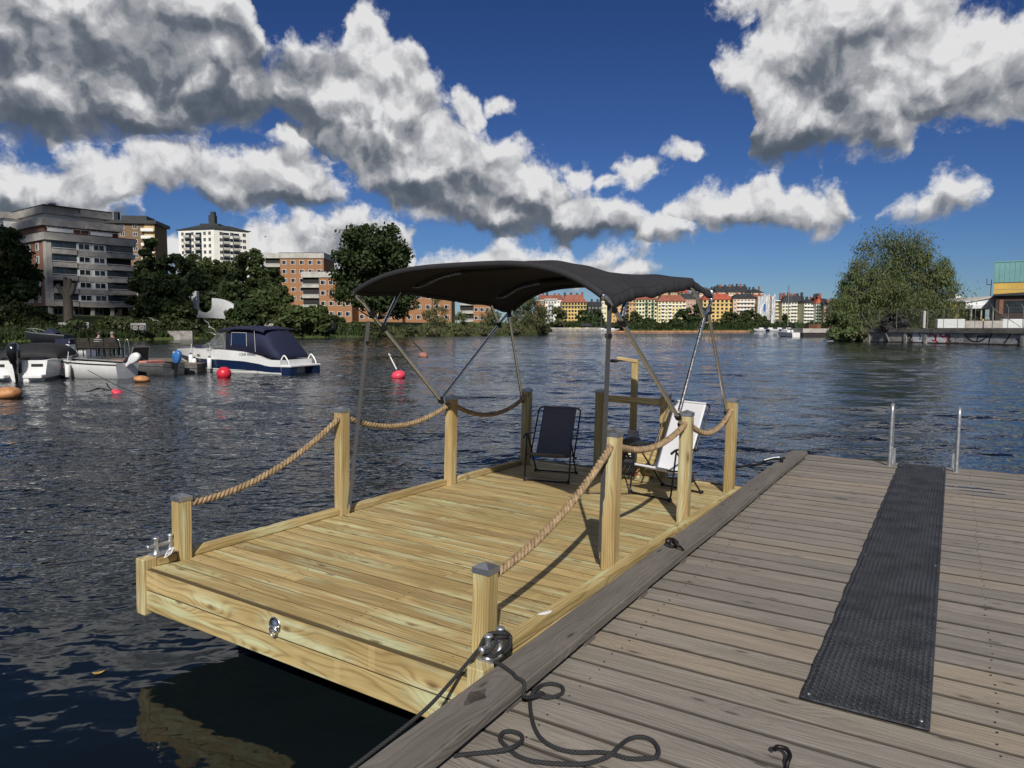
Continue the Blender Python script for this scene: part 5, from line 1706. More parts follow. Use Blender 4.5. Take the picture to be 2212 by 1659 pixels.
WIN = {}
def window_mesh(w_, h_, style=0, frame=None):
    """frame with one or two mullions round dark glass; faces -y"""
    key = (round(w_, 2), round(h_, 2), style, frame.name if frame else '')
    if key in WIN: return WIN[key]
    f_ = MB()
    t_ = 0.10 if w_ > 1 else 0.08
    d0, d1 = -0.07, 0.0
    f_.bx(-w_ / 2, w_ / 2, d0, d1, 0, t_); f_.bx(-w_ / 2, w_ / 2, d0, d1, h_ - t_, h_)
    f_.bx(-w_ / 2, -w_ / 2 + t_, d0, d1, t_, h_ - t_); f_.bx(w_ / 2 - t_, w_ / 2, d0, d1, t_, h_ - t_)
    if style == 1: f_.bx(-0.05, 0.05, d0, d1, t_, h_ - t_)
    if style == 2: f_.bx(w_ * .22 - .05, w_ * .22 + .05, d0, d1, t_, h_ - t_)
    g_ = MB()
    g_.quad((-w_ / 2 + t_, -0.02, t_), (w_ / 2 - t_, -0.02, t_), (w_ / 2 - t_, -0.02, h_ - t_), (-w_ / 2 + t_, -0.02, h_ - t_))
    # both in one mesh for the far houses
    a_ = MB(); a_.v, a_.f, a_.m, a_.s = list(f_.v), list(f_.f), list(f_.m), list(f_.s)
    a_.add(g_.v, [(0, 1, 2, 3)], 1)
    WIN[key] = (f_.mesh('frame', frame or m_white), g_.mesh('pane', m_glass), a_.mesh('window', [frame or m_white, m_glass]))
    return WIN[key]
def window(parent, x, z, w_, h_, style=1, y=0.0, rz=0.0, sub=False, frame=None, blind=None):
    fm, gm, am = window_mesh(w_, h_, style, frame)
    if sub:
        o = link_mesh('window', fm, parent, (x, y, z), (0, 0, rz))
        link_mesh('pane', gm, o)
        return o
    return link_mesh('window', am, parent, (x, y, z), (0, 0, rz))

# ---- the grey and brick balcony block on the left bank
A_rz = math.atan2(0.797, 0.604)
bA = empty('apartment_block', (-96.2, 150.0, 4.0), A_rz, 'grey concrete and brick balcony block with stepped terraces on the left bank', 'apartment building')
SOF, ST_H, NF = 2.45, 2.72, 5
TOP = SOF + ST_H * NF
b = MB()
b.bx(0, 17.4, 1.5, 16, SOF, TOP)
b.bx(0.0, 0.02, 0.0, 1.5, SOF, TOP)
b.build('brick_wall', m_brickd, bA)
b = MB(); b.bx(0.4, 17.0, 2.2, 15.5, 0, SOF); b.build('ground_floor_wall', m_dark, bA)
for k in range(5):
    b = MB(); b.bx(0.1 + 4.1 * k, 0.75 + 4.1 * k, 0.35, 1.0, -0.5, SOF); b.build('column', m_conc, bA)
for k in range(4):
    window(bA, 2.4 + 4.1 * k, 0.7, 1.7, 1.4, 1, y=2.19, sub=True)
b = MB(); b.bx(-0.12, 0.9, -0.08, 1.5, SOF, TOP); b.build('corner_pier', m_conc, bA)
for k in range(NF):
    z = SOF + ST_H * k
    b = MB(); b.bx(0.9, 5.6, -0.45, -0.25, z, z + 0.98); b.build('parapet', m_conc, bA)
    b = MB(); b.bx(0.9, 17.6, -0.25, 1.5, z - 0.12, z + 0.06); b.build('floor_slab', m_conc, bA)
    b = MB(); b.bx(5.6, 12.6, -0.22, -0.02, z + .06, z + 1.0); b.build('parapet', m_conc, bA)
    b = MB(); b.bx(12.6, 17.7, -0.50, -0.30, z + .0, z + 0.98); b.build('parapet', m_conc, bA)
    # middle: two double windows in a white surround
    wf = MB(); wf.bx(5.7, 11.7, -0.10, 1.45, z + 1.0, z + ST_H - 0.12); wf.build('window_surround', m_white, bA)
    for xx in (7.2, 10.2):
        window(bA, xx, z + 1.22, 2.3, 1.25, 1, y=-0.11, sub=True)
    for x0, x1, nm in ((0.9, 5.7, 'balcony'), (11.7, 17.5, 'balcony')):
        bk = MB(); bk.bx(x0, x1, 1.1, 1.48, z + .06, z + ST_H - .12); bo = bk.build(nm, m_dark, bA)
        gl = MB()
        npn = 5
        if (k * 7 + int(x0)) % 5 != 2:
            for q in range(npn):
                xa = x0 + (x1 - x0) * q / npn
                gl.bx(xa + .03, x0 + (x1 - x0) * (q + 1) / npn - .03, -0.06, -0.04, z + 1.0, z + ST_H - .13)
            gl.build('balcony_glazing', m_balglass, bo); bo.children[-1]['kind'] = 'stuff'
        rl = MB(); rl.bx(x0, x1, -0.5, -0.42, z + 1.16, z + 1.26); rl.build('handrail', m_white, bo)
b = MB(); b.bx(-0.5, 18.0, -0.5, 16.2, TOP, TOP + 1.6); b.build('fascia', m_conc, bA)
b = MB(); b.bx(-0.56, 18.06, -0.56, 16.25, TOP + 1.6, TOP + 1.72); b.build('coping', m_roofd, bA)
Z2 = TOP + 1.7
b = MB(); b.bx(0.6, 15.6, 2.6, 19, Z2, Z2 + 2.3); b.build('terrace_wall', m_brickd, bA)
b = MB(); b.bx(0.0, 8.6, 1.9, 20, Z2 + 1.5, Z2 + 3.1); b.build('terrace_fascia', m_conc, bA)
b = MB(); b.bx(8.602, 16.0, 1.0, 20, Z2 + 1.5, Z2 + 3.0); b.build('terrace_fascia', m_conc, bA)
for x0, x1 in ((0.3, 5.2), (8.6, 13.0)):
    b = MB(); b.bx(x0, x1, -0.3, -0.2, Z2 + 0.0, Z2 + 0.75); b.build('terrace_screen', m_white, bA)
b = MB()
b.bx(0, 17.8, -0.34, -0.30, Z2 + 0.86, Z2 + 0.92)
for k in range(12): b.bx(0.2 + 1.6 * k, 0.24 + 1.6 * k, -0.34, -0.3, Z2, Z2 + 0.9)
o = b.build('terrace_rail', m_white, bA); o['kind'] = 'stuff'
window(bA, 3.0, Z2 + 0.1, 2.0, 1.5, 1, y=2.58, sub=True); window(bA, 11.0, Z2 + 0.1, 2.6, 1.5, 1, y=2.58, sub=True)
Z3 = Z2 + 3.05
b = MB(); b.bx(2.0, 14.0, 5.5, 22, Z3, Z3 + 1.9); b.build('penthouse_wall', m_white, bA)
b = MB(); b.bx(1.2, 8.5, 4.4, 24, Z3 + 1.3, Z3 + 2.9); b.build('penthouse_fascia', m_conc, bA)
b = MB(); b.bx(8.502, 15, 3.6, 24, Z3 + 1.3, Z3 + 2.8); b.build('penthouse_fascia', m_conc, bA)
b = MB(); b.bx(1.1, 15.1, 3.5, 24.1, Z3 + 2.9, Z3 + 3.0); b.build('coping', m_roofd, bA)
b = MB(); b.bx(4.5, 5.6, 9, 10.2, Z3 + 3.0, Z3 + 4.2); b.build('chimney', m_roofd, bA)
# the long brick wing to the left
b = MB(); b.bx(-2.5, 10, 16.3, 31, SOF, Z2 + 0.4); b.build('brick_wing', m_brickd, bA)
b = MB(); b.bx(-3.0, 10.4, 16.25, 31.5, Z2 + 0.4, Z2 + 1.9); b.build('wing_fascia', m_conc, bA)
b = MB(); b.bx(-1.0, 9, 18.5, 31, Z2 + 1.9, Z2 + 4.2); b.build('wing_penthouse', m_white, bA)
b = MB(); b.bx(-1.6, 9.5, 18.0, 31.5, Z2 + 4.2, Z2 + 5.5); b.build('wing_fascia', m_conc, bA)
for k in range(NF):
    z = SOF + ST_H * k + 0.75
    for yy, wd in ((4.6, 1.5), (8.6, 0.95), (10.3, 0.95), (13.6, 1.2)):
        window(bA, -0.01, z, wd, 1.55, 2, y=yy, rz=-math.pi / 2, sub=True)
    for yy, wd in ((19.0, 1.3), (22.5, 1.3), (26.0, 1.0), (28.5, 1.0)):
        window(bA, -2.51, z, wd, 1.5, 2, y=yy, rz=-math.pi / 2, sub=True)
for yy in (20.5, 24.5, 28.5): window(bA, -1.01, Z2 + 2.3, 2.2, 1.5, 1, y=yy, rz=-math.pi / 2, sub=True)

# ---- generic far building
def house(name, label, px0, px1, yeave, ybase, Y, wall, roof=None, roof_y=None, rtype='gable', depth=13.0, yaw=0.0, floors=6, cols=6, win=(1.3, 1.5), frame=None, cat='apartment building', group=None, balc=(), balc_mat=None, chim=3, skip=(), over=0.5, top_band=None, sub=False, style=1, base_z=None, shop=None):
    p0, p1 = at_y(px0, yeave, Y), at_y(px1, yeave, Y)
    zb = at_y(px0, ybase, Y).z if base_z is None else base_z
    W = (p1.x - p0.x) / math.cos(yaw)
    H = p0.z - zb
    root = empty(name, (p0.x, Y, zb), yaw, label, cat, group)
    b = MB(); b.bx(0, W, 0, depth, -1.5, H); b.build('wall', wall, root)
    if roof is not None:
        hr = (yeave - roof_y) * Y / F_PX
        b = MB()
        if rtype == 'flat':
            b.bx(-over, W + over, -over, depth + over, H + .002, H + hr)
        else:
            e = over
            inset = depth * 0.5 if rtype == 'hip' else (0.3 if rtype == 'gable' else depth * .28)
            yin = depth * 0.5 if rtype != 'mansard' else depth * 0.28
            lo = [(-e, -e), (W + e, -e), (W + e, depth + e), (-e, depth + e)]
            hi = [(inset, yin), (W - inset, yin), (W - inset, depth - yin + .05), (inset, depth - yin + .05)]
            if rtype == 'gable': hi = [(-e, yin), (W + e, yin), (W + e, yin + .05), (-e, yin + .05)]
            b.loft([[Vector((x, y, H + .01)) for x, y in lo], [Vector((x, y, H + .25)) for x, y in lo], [Vector((x, y, H + hr)) for x, y in hi]], smooth=False)
        ro = b.build('roof', roof, root)
        rc = random.Random(int(px0))
        for k in range(chim):
            x = W * (k + 0.3 + 0.5 * rc.random()) / max(1, chim)
            c = MB(); hh = rc.uniform(1.2, 2.4)
            c.bx(x - .8, x + .8, depth * .4, depth * .4 + 1.2, H + hr * .5, H + hr + hh)
            c.build('chimney', m_roofd if rc.random() < .6 else m_roofb, ro)
    fh = H / floors
    ww, wh = win
    for f_ in range(floors):
        for c_ in range(cols):
            if (f_, c_) in skip: continue
            x = W * (c_ + .5) / cols
            if any(bc == c_ for bc in balc): x = W * (c_ + .5) / cols
            window(root, x, f_ * fh + fh * .30, ww, wh, style, y=-0.005, frame=frame, sub=sub)
    for bc in balc:
        for f_ in range(1, floors):
            x = W * (bc + .5) / cols
            bl = MB()
            wb = W / cols * 0.98
            bl.bx(x - wb / 2, x + wb / 2, -1.2, -0.01, f_ * fh - .15, f_ * fh)
            bl.bx(x - wb / 2, x + wb / 2, -1.25, -1.15, f_ * fh + .002, f_ * fh + 1.0)
            bl.build('balcony', balc_mat or m_white, root)
    if top_band:
        b = MB(); b.bx(-.25, W + .25, -.3, depth, H - fh - .25, H - fh + .25); b.build('cornice', top_band, root)
    return root, W, H, fh

# ---- brown brick block behind, with white balconies
def at1(x, y): return ((0 + x / 3.16) / 1.8517, (820 + y / 3.16) / 1.8517)
m_ochre = pm('ochre_render', (0.52, 0.36, 0.16), 0.9, var=0.1, scale=0.3)
m_yellow = pm('yellow_render', (0.66, 0.46, 0.17), 0.9, var=0.08, scale=0.3)
m_pyellow = pm('pale_yellow_render', (0.74, 0.62, 0.30), 0.9, var=0.08, scale=0.3)
m_cream = pm('cream_render', (0.74, 0.68, 0.46), 0.9, var=0.06, scale=0.3)
m_orange = pm('orange_render', (0.66, 0.38, 0.12), 0.9, var=0.08, scale=0.3)
m_peach = pm('peach_render', (0.66, 0.46, 0.32), 0.9, var=0.08, scale=0.3)
m_pink = pm('pink_render', (0.50, 0.30, 0.22), 0.9, var=0.1, scale=0.3)
m_wrend = pm('white_render', (0.76, 0.74, 0.68), 0.9, var=0.07, scale=0.15)
m_green = pm('green_balcony', (0.10, 0.17, 0.09), 0.7, var=0.15)
x0 = at1(1330, 0)[0]; x1 = at1(1905, 0)[0]
r_, W_, H_, fh_ = house('apartment_block', 'brown brick block with white balconies rising behind the grey block', x0 - 6, x1, 482, 640, 268, m_ybrick, m_roofd, 475, 'flat', depth=14, yaw=rad(8), floors=10, cols=4, win=(1.5, 1.5), balc=(0, 3), chim=0, over=1.0, sub=True)
b = MB(); b.bx(W_ * .3, W_ * .8, 3, 12, H_ + 1.2, H_ + 3.4); b.build('penthouse', m_roofd, r_)
b = MB(); b.bx(W_ * .12, W_ * .2, 5, 7, H_ + 1.2, H_ + 5); b.build('chimney', m_dark, r_)
b = MB(); b.bx(0.05, W_ * .22, -0.06, -0.002, 3, H_ - .1); b.build('render_panel', m_ochre, r_)
b = MB(); b.bx(W_ * .80, W_ + .05, -0.06, -0.002, 3, H_ - .1); b.build('render_panel', m_ochre, r_)

# ---- white tower with dark chimney stack
def at2(x, y): return ((650 + x / 2.95) / 1.8517, (820 + y / 2.95) / 1.8517)
tw = empty('residential_tower', label='white rendered tower block with dark chimney stack above the trees', cat='apartment building')
Yt = 322
xc = at2(605, 0)[0]; xl = at2(150, 0)[0]; xr = at2(910, 0)[0]
pc = at_y(xc, at2(0, 285)[1], Yt)
tw.location = (pc.x, Yt, 6)
Ht = pc.z - 6
angl = rad(30)
# left face runs back to the left, right face back to the right
La = (xc - xl) / F_PX * Yt / math.cos(rad(14)) * 1.03
Lb = (xr - xc) / F_PX * Yt / math.cos(rad(38)) * 1.04
ea = Vector((-math.cos(rad(14)), math.sin(rad(14)), 0)); eb = Vector((math.sin(rad(52)), math.cos(rad(52)), 0))
fp = [Vector((0, 0, 0)), eb * Lb, eb * Lb + ea * La, ea * La]
b = MB(); b.loft([[p + Vector((0, 0, z)) for p in fp] for z in (0, Ht)], smooth=False); b.build('wall', m_wrend, tw)
cen = (fp[0] + fp[2]) / 2
b = MB(); b.loft([[cen + (p - cen) * 1.06 + Vector((0, 0, z)) for p in fp] for z in (Ht + .01, Ht + .45)], smooth=False); b.loft([[cen + (p - cen) * f_ + Vector((0, 0, z)) for p in fp] for f_, z in ((1.0, Ht + .451), (0.45, Ht + 2.4))], smooth=False); rf = b.build('roof', m_roofd, tw)
b = MB(); b.bx(cen.x - 5, cen.x + 3.5, cen.y - 3, cen.y + 3, Ht + 1, Ht + 3.0); b.build('plant_room', m_roofd, rf)
b = MB(); b.bx(cen.x - 1.6, cen.x + 1.1, cen.y - 1.5, cen.y + 1.5, Ht + 3.0, Ht + 7.0); b.bx(cen.x - 0.8, cen.x + 0.8, cen.y - 1.2, cen.y + 1.2, Ht + 7.0, Ht + 8.6); b.build('chimney_stack', m_roofd, rf)
aA = math.atan2(-ea.y, -ea.x); aB = math.atan2(eb.y, eb.x)
for k in range(9):
    z = Ht - 2.1 - 2.75 * k
    if z < 4: break
    for f_ in (.12, .26, .60, .88):
        p = ea * La * f_; window(tw, p.x, z - .3, 1.3, 1.5, 1, y=p.y - .02, rz=aA, frame=m_concp, sub=True)
    for f_ in (.20, .50, .86):
        p = eb * Lb * f_; window(tw, p.x, z - .3, 1.5, 1.5, 1, y=p.y - .02, rz=aB, frame=m_concp, sub=True)
    for f_, e_, L_, a_, wd in ((.43, ea, La, aA, 3.2), (.72, ea, La, aA, 3.2), (.33, eb, Lb, aB, 3.0), (.62, eb, Lb, aB, 3.0)):
        p = e_ * L_ * f_
        b = MB(); b.bx(-wd / 2, wd / 2, -1.5, -0.003, -0.75, -0.6); b.bx(-wd / 2, wd / 2, -1.55, -1.45, -.6, .35); bo = b.build('balcony', m_concp, tw, (p.x, p.y, z - .6), (0, 0, a_))
        b = MB(); b.bx(-wd / 2 + .1, wd / 2 - .1, -0.04, -0.003, -.55, 1.5); b.build('balcony_door', m_glass, bo)

# ---- stepped tawny brick estate behind the big tree
m_estc = m_concp
def estate(label, px0, px1, yroof, ybase, Y, cols, floors, left_balc=True, yaw=0.0):
    root, W, H, fh = house('apartment_block', label, px0, px1, yroof, ybase, Y, m_brick, None, floors=floors, cols=cols, win=(1.75, 1.5), depth=16, yaw=yaw, group='tawny brick blocks on the left bank', chim=0, style=2, sub=True)
    b = MB(); b.bx(-.25, W + .25, -.35, 16.3, H + .002, H + 1.9); b.build('fascia', m_estc, root)
    b = MB(); b.bx(-.3, W + .3, -.4, 16.4, H + 1.9, H + 2.05); b.build('coping', m_roofd, root)
    if left_balc:
        b = MB(); b.bx(-5.6, -0.01, 0.6, 14, -1, H); b.build('balcony_bay', m_dark, root)
        for f_ in range(floors):
            b = MB(); b.bx(-5.8, 0, -0.2, 0.0, f_ * fh + .1, f_ * fh + 1.15); b.bx(-5.8, 0.0, 0.001, 0.59, f_ * fh + .05, f_ * fh + .25); b.build('balcony', m_estc, root)
            b = MB(); b.bx(-5.7, -.1, -0.1, -0.06, f_ * fh + 1.3, f_ * fh + 1.4); b.build('handrail', m_white, root)
        b = MB(); b.bx(-6.0, -.251, -.3, 15, H + .002, H + 1.9); b.build('fascia', m_estc, root)
    return root
Xe = lambda x: at2(x, 0)[0]
Ye = lambda y: at2(0, y)[1]
estate('tawny brick block with concrete top left of the big tree', Xe(1385), Xe(1900), Ye(628), 712, 268, 5, 8)
estate('lower tawny brick wing stepping forward beside the big tree trunk', Xe(1845), Xe(2230), Ye(855), 712, 245, 4, 5)
estate('tawny brick block glimpsed under the big tree crown', 752, 868, 604, 712, 255, 6, 6, left_balc=False)
def at5(x, y): return ((1400 + x / 3.16) / 1.8517, (980 + y / 3.16) / 1.8517)
estate('tawny brick block seen under the front awning hem', at5(690, 0)[0], at5(1280, 0)[0], 608, 718, 262, 5, 5, left_balc=True)
r_ = estate('tawny brick block with pale balconies under the awning middle', at5(1560, 0)[0], at5(1780, 0)[0], at5(0, 660)[1], 714, 300, 3, 4, left_balc=True)

# ---- far shore houses
def at6(x, y): return ((2000 + x / 3.16) / 1.8517, (1050 + y / 3.16) / 1.8517)
def at7(x, y): return ((2600 + x / 2.765) / 1.8517, (1050 + y / 2.765) / 1.8517)
GH = 'town houses on the far shore'
def fh6(label, x0, x1, ye, yb, Y, *a, **k):
    return house('town_house', label, at6(x0, 0)[0], at6(x1, 0)[0], at6(0, ye)[1], at6(0, yb)[1], Y, *a, group=GH, **k)
def fh7(label, x0, x1, ye, yb, Y, *a, **k):
    return house('town_house', label, at7(x0, 0)[0], at7(x1, 0)[0], at7(0, ye)[1], at7(0, yb)[1], Y, *a, group=GH, **k)
ry6 = lambda y: at6(0, y)[1]
ry7 = lambda y: at7(0, y)[1]
fh6('far tawny brick end wall left of the white balcony house', 440, 570, 490, 830, 470, m_brick, m_concp, ry6(470), 'flat', floors=6, cols=2, chim=0)
fh6('far white house with dark balconies left of the yellow house', 572, 715, 480, 830, 468, m_wrend, m_concp, ry6(455), 'flat', floors=6, cols=4, balc=(1, 2), balc_mat=m_concp, chim=0)
fh6('far long house with brown red roof behind the white balcony house', 500, 790, 470, 700, 560, m_wrend, m_roofb, ry6(408), 'gable', floors=4, cols=9, chim=4)
fh6('far yellow house with brown red roof and green band', 782, 1092, 505, 820, 548, m_yellow, m_roofb, ry6(405), 'mansard', floors=7, cols=8, win=(1.6, 1.6), top_band=m_green, frame=m_dark, chim=4)
fh6('far black roofed house among trees right of the yellow house', 1110, 1285, 550, 800, 590, m_dark, m_roofd, ry6(492), 'gable', floors=5, cols=4, chim=2)
fh6('far slim house peeking behind the awning strap', 1285, 1375, 480, 800, 600, m_cream, m_roofd, ry6(445), 'gable', floors=5, cols=3, chim=1)
fh6('far orange house with bright red roof', 1382, 1714, 475, 800, 545, m_orange, m_roofr, ry6(402), 'mansard', floors=7, cols=8, win=(1.5, 1.6), top_band=m_dark, balc=(5,), balc_mat=m_dark, chim=4)
fh6('far cream house with green balconies', 1716, 1988, 470, 800, 543, m_cream, m_roofb, ry6(405), 'mansard', floors=7, cols=7, win=(1.6, 1.6), top_band=m_green, balc=(3, 5), balc_mat=m_green, frame=m_green, chim=3)
fh7('far pale yellow house with white balconies', 88, 396, 430, 700, 540, m_pyellow, m_roofb, ry7(358), 'mansard', floors=7, cols=8, win=(1.6, 1.6), top_band=m_white, balc=(1, 3, 7), chim=3)
fh7('far long orange tiled house on the ridge', 20, 440, 330, 420, 690, m_ochre, m_roofr, ry7(268), 'hip', floors=3, cols=12, chim=4)
fh7('far gabled ochre house on the ridge under the awning', -90, 20, 330, 420, 700, m_ochre, m_roofd, ry7(270), 'gable', floors=3, cols=3, chim=1)
fh7('far dark square tower on the ridge', 78, 134, 236, 330, 720, m_dark, None, floors=4, cols=2, chim=0)
fh7('far pink house with black roof between the trees', 345, 505, 405, 640, 620, m_pink, m_roofd, ry7(340), 'mansard', floors=6, cols=5, chim=3)
fh7('far peach house with large black roof on the ridge', 550, 730, 335, 480, 670, m_peach, m_roofd, ry7(285), 'hip', floors=4, cols=6, chim=3, top_band=m_white)
fh7('far long ridge house with black roof and many chimneys', 732, 1085, 330, 480, 690, m_peach, m_roofd, ry7(258), 'gable', floors=4, cols=12, chim=8, top_band=m_white)
fh7('far cream ridge house right of the many chimneys', 1088, 1255, 335, 480, 680, m_cream, m_roofd, ry7(285), 'hip', floors=4, cols=7, chim=3)
fh7('far ochre house with red roof behind the right awning bow', 585, 920, 412, 700, 530, m_yellow, m_roofr, ry7(345), 'mansard', floors=7, cols=7, win=(1.7, 1.6), frame=m_dark, top_band=m_ochre, chim=3)
fh7('far peach house with wide white balconies and black roof', 922, 1192, 400, 700, 526, m_peach, m_roofd, ry7(348), 'mansard', floors=7, cols=7, balc=(1, 2, 3, 4, 5), chim=3)
fh7('far low red roof behind the scaffolding', 1110, 1260, 400, 600, 610, m_pink, m_roofr, ry7(352), 'gable', floors=5, cols=5, chim=2)
# scaffolded house
m_sheet = pm('scaffold_sheet', (0.62, 0.64, 0.66), 0.8, var=0.35, scale=0.35, stretch=(2.2, 2.2, .5))
sc_, W_, H_, fh_ = house('scaffolded_house', 'far house wrapped in white scaffold sheeting', at7(1205, 0)[0], at7(1362, 0)[0], ry7(385), ry7(708), 520, m_peach, m_roofr, ry7(360), 'mansard', floors=7, cols=4, chim=0)
rsx = random.Random(8)
for k in range(9):
    x0_, x1_ = -1.2 + (W_ + 2.4) * k / 9, -1.2 + (W_ + 2.4) * (k + 1) / 9
    if k == 6: continue
    b = MB()
    tz = H_ + rsx.uniform(0.3, 2.2)
    n_ = 12
    vs_ = []
    for j in range(n_ + 1):
        z_ = tz * j / n_
        off_ = rsx.uniform(-.25, .25)
        vs_ += [(x0_ + .05, -1.6 + off_, z_), ((x0_ + x1_) / 2, -1.75 - off_, z_), (x1_ - .05, -1.6 + off_ * .5, z_)]
    b.add(vs_, [(3 * j + i, 3 * j + i + 1, 3 * j + 4 + i, 3 * j + 3 + i) for j in range(n_) for i in range(2)])
    so_ = b.build('sheet', m_sheet, sc_)
    sm = so_.modifiers.new('thickness', 'SOLIDIFY'); sm.thickness = 0.06
b = MB(); b.bx(W_ * .30, W_ * .42, -2.0, -1.9, 11.0, 16.0); b.build('blue_banner', pm('blue_banner', (0.05, 0.12, 0.35), 0.6), sc_)
b = MB()
for k in range(10):
    b.bx(-1.3, W_ + 1.3, -1.5, -1.4, 2.2 * k + 1, 2.2 * k + 1.15)
for k in range(8):
    xx = -1.3 + (W_ + 2.6) * k / 7
    b.bx(xx - .08, xx + .08, -1.52, -1.36, 0, H_ + 3)
o = b.build('scaffold', m_galv, sc_); o['kind'] = 'stuff'
fh7('far narrow bright yellow house right of the scaffolding', 1368, 1460, 425, 700, 522, m_pyellow, m_white, ry7(415), 'flat', floors=7, cols=5, win=(1.3, 1.7), chim=0)
fh7('far long cream house with black roof behind the sailing mast', 1464, 1725, 440, 700, 516, m_cream, m_roofd, ry7(362), 'mansard', floors=7, cols=8, balc=(3, 4), chim=7, win=(1.5, 1.6), top_band=m_white)
fh7('far cream house with stacked white balconies', 1706, 1838, 450, 705, 505, m_cream, m_roofd, ry7(405), 'mansard', floors=7, cols=4, balc=(0, 1, 2, 3), chim=3)
fh7('far house with green balconies right of the white balconies', 1840, 1926, 450, 690, 500, m_wrend, m_roofr, ry7(375), 'mansard', floors=7, cols=3, balc=(0, 1, 2), balc_mat=m_green, chim=3)
fh7('far pink brown house left of the big right tree', 1926, 1992, 470, 690, 495, m_pink, m_roofd, ry7(420), 'gable', floors=6, cols=3, balc=(1,), balc_mat=m_pink, chim=2)
fh7('far white house partly behind the big right tree', 1992, 2075, 475, 700, 490, m_wrend, m_roofd, ry7(430), 'gable', floors=6, cols=4, chim=2)
fh7('far white house hidden by the big right tree', 2080, 2230, 480, 700, 488, m_wrend, m_roofd, ry7(440), 'gable', floors=6, cols=6, chim=2)

# ---- white concrete sculpture
sY = 136
def sc2(x, y):
    p = at_y(*at2(x, y), sY); return (p.x, p.z)
poly = [sc2(905, 1345), sc2(440, 1330), sc2(330, 1250), sc2(300, 1150), sc2(318, 1085), sc2(350, 1050), sc2(385, 1026), sc2(417, 1015)]
poly += [sc2(417, 1100), sc2(417, 1190)]
for k in range(1, 12):
    a = math.pi * (1 - k / 12)
    poly.append(sc2(507 + 90 * math.cos(a), 1190 + 82 * math.sin(a)))
poly += [sc2(597, 1190), sc2(597, 1100)]
for k in range(1, 12):
    a = math.pi / 2 * (1 - k / 12)
    poly.append(sc2(597 + 312 * math.cos(a), 1300 - 200 * math.sin(a)))
x_c = sum(p[0] for p in poly) / len(poly); z_c = min(p[1] for p in poly)
b = MB()
b.prism([(x - x_c, z - z_c) for x, z in poly], -0.6, 0.6, tf=lambda p: Vector((p.x, -p.z, p.y)))
m_sculp = pm('sculpture_concrete', (0.62, 0.63, 0.62), 0.8, var=0.14, scale=0.25)
o = b.build('concrete_sculpture', m_sculp, None, (x_c, sY, z_c)); fix_normals(o.data)
tag(o, 'white concrete sculpture with round notch among the bank trees', 'sculpture')

# ---- four concrete sheds on the shore
for k, (x0, x1, lab) in enumerate(((905, 1090, 'leftmost of the four grey concrete shore sheds'), (1140, 1370, 'second grey concrete shore shed from the left'), (1410, 1740, 'widest grey concrete shore shed, third from the left'), (1760, 1990, 'rightmost grey concrete shore shed with dark opening'))):
    Y = 133 + 3.2 * k
    p0, p1 = at_y(*at2(x0, 1378), Y), at_y(*at2(x1, 1378), Y)
    z0 = at_y(*at2(x0, 1505), Y).z
    root = empty('concrete_shed', (p0.x, Y, z0), 0, lab, 'shed', 'concrete sheds on the left shore')
    W, H = p1.x - p0.x, p0.z - z0
    b = MB(); b.bx(0, W, 0, 4, -1.0, H); b.build('wall', m_stone, root)
    b = MB(); b.bx(-.25, W + .25, -.3, 4.2, H + .002, H + .18); b.build('roof', m_roofd, root)
    for q in range(3):
        xx = W * (.2 + .28 * q)
        b = MB(); b.bx(xx - W * .1, xx + W * .1, -0.05, -0.002, 0.1, H * .82); b.build('door_panel', m_conc if q != 0 or k < 3 else m_dark, root)

# ---- low shore walls, railing with crosses, lamp
for k, (xa, xb, ya, yb_, Y, lab) in enumerate(((735, 1120, 1482, 1520, 109, 'low concrete shore wall under the pollarded trunk'), (1650, 1840, 1492, 1522, 113, 'short concrete wall left of the hedge gap'))):
    p0, p1 = at_y(*at1(xa, ya), Y), at_y(*at1(xb, ya), Y)
    z0 = at_y(*at1(xa, yb_), Y).z
    b = MB(); b.bx(0, p1.x - p0.x, 0, .5, -0.8, p0.z - z0); tag(b.build('shore_wall', m_stone, None, (p0.x, Y, z0)), lab, 'wall', 'low walls on the left shore')
p0, p1 = at_y(*at2(50, 1485), 118.5), at_y(*at2(350, 1485), 118.5)
b = MB(); b.bx(0, p1.x - p0.x, 0, .5, -2, 0); tag(b.build('shore_wall', m_stone, None, (p0.x, 118.5, p0.z)), 'grey concrete quay wall with a small white notice left of the cruiser', 'wall', 'low walls on the left shore')
for k, (xa, xb, lab) in enumerate(((-60, 250, 'black cross braced shore railing at the far left'), (740, 1180, 'black cross braced shore railing below the pollarded trunk'), (1670, 1830, 'short black cross braced railing right of the hedge bush'))):
    Y = 107.0
    p0, p1 = at_y(*at1(xa, 1525), Y), at_y(*at1(xb, 1525), Y)
    zt = p0.z; zb_ = at_y(*at1(xa, 1592), Y).z
    root = empty('shore_railing', (p0.x, Y, zb_), 0, lab, 'railing', 'cross braced railings on the left shore')
    W, H = p1.x - p0.x, zt - zb_
    n_ = max(2, round(W / 1.3))
    for zz in (H, H * .12):
        b = MB(); b.bx(0, W, -.04, .04, zz - .05, zz + .05); b.build('rail', m_iron, root)
    for q in range(n_ + 1):
        b = MB(); b.bx(W * q / n_ - .05, W * q / n_ + .05, -.05, .05, -.6, H + .06); b.build('post', m_iron, root)
        if q < n_:
            xa_, xb_ = W * q / n_, W * (q + 1) / n_
            b = MB(); b.tube([(xa_, 0.0, H * .14), (xb_, 0, H * .96)], .035, 5); b.build('brace', m_iron, root)
            b = MB(); b.tube([(xa_, 0.06, H * .96), (xb_, 0.06, H * .14)], .035, 5); b.build('brace', m_iron, root)
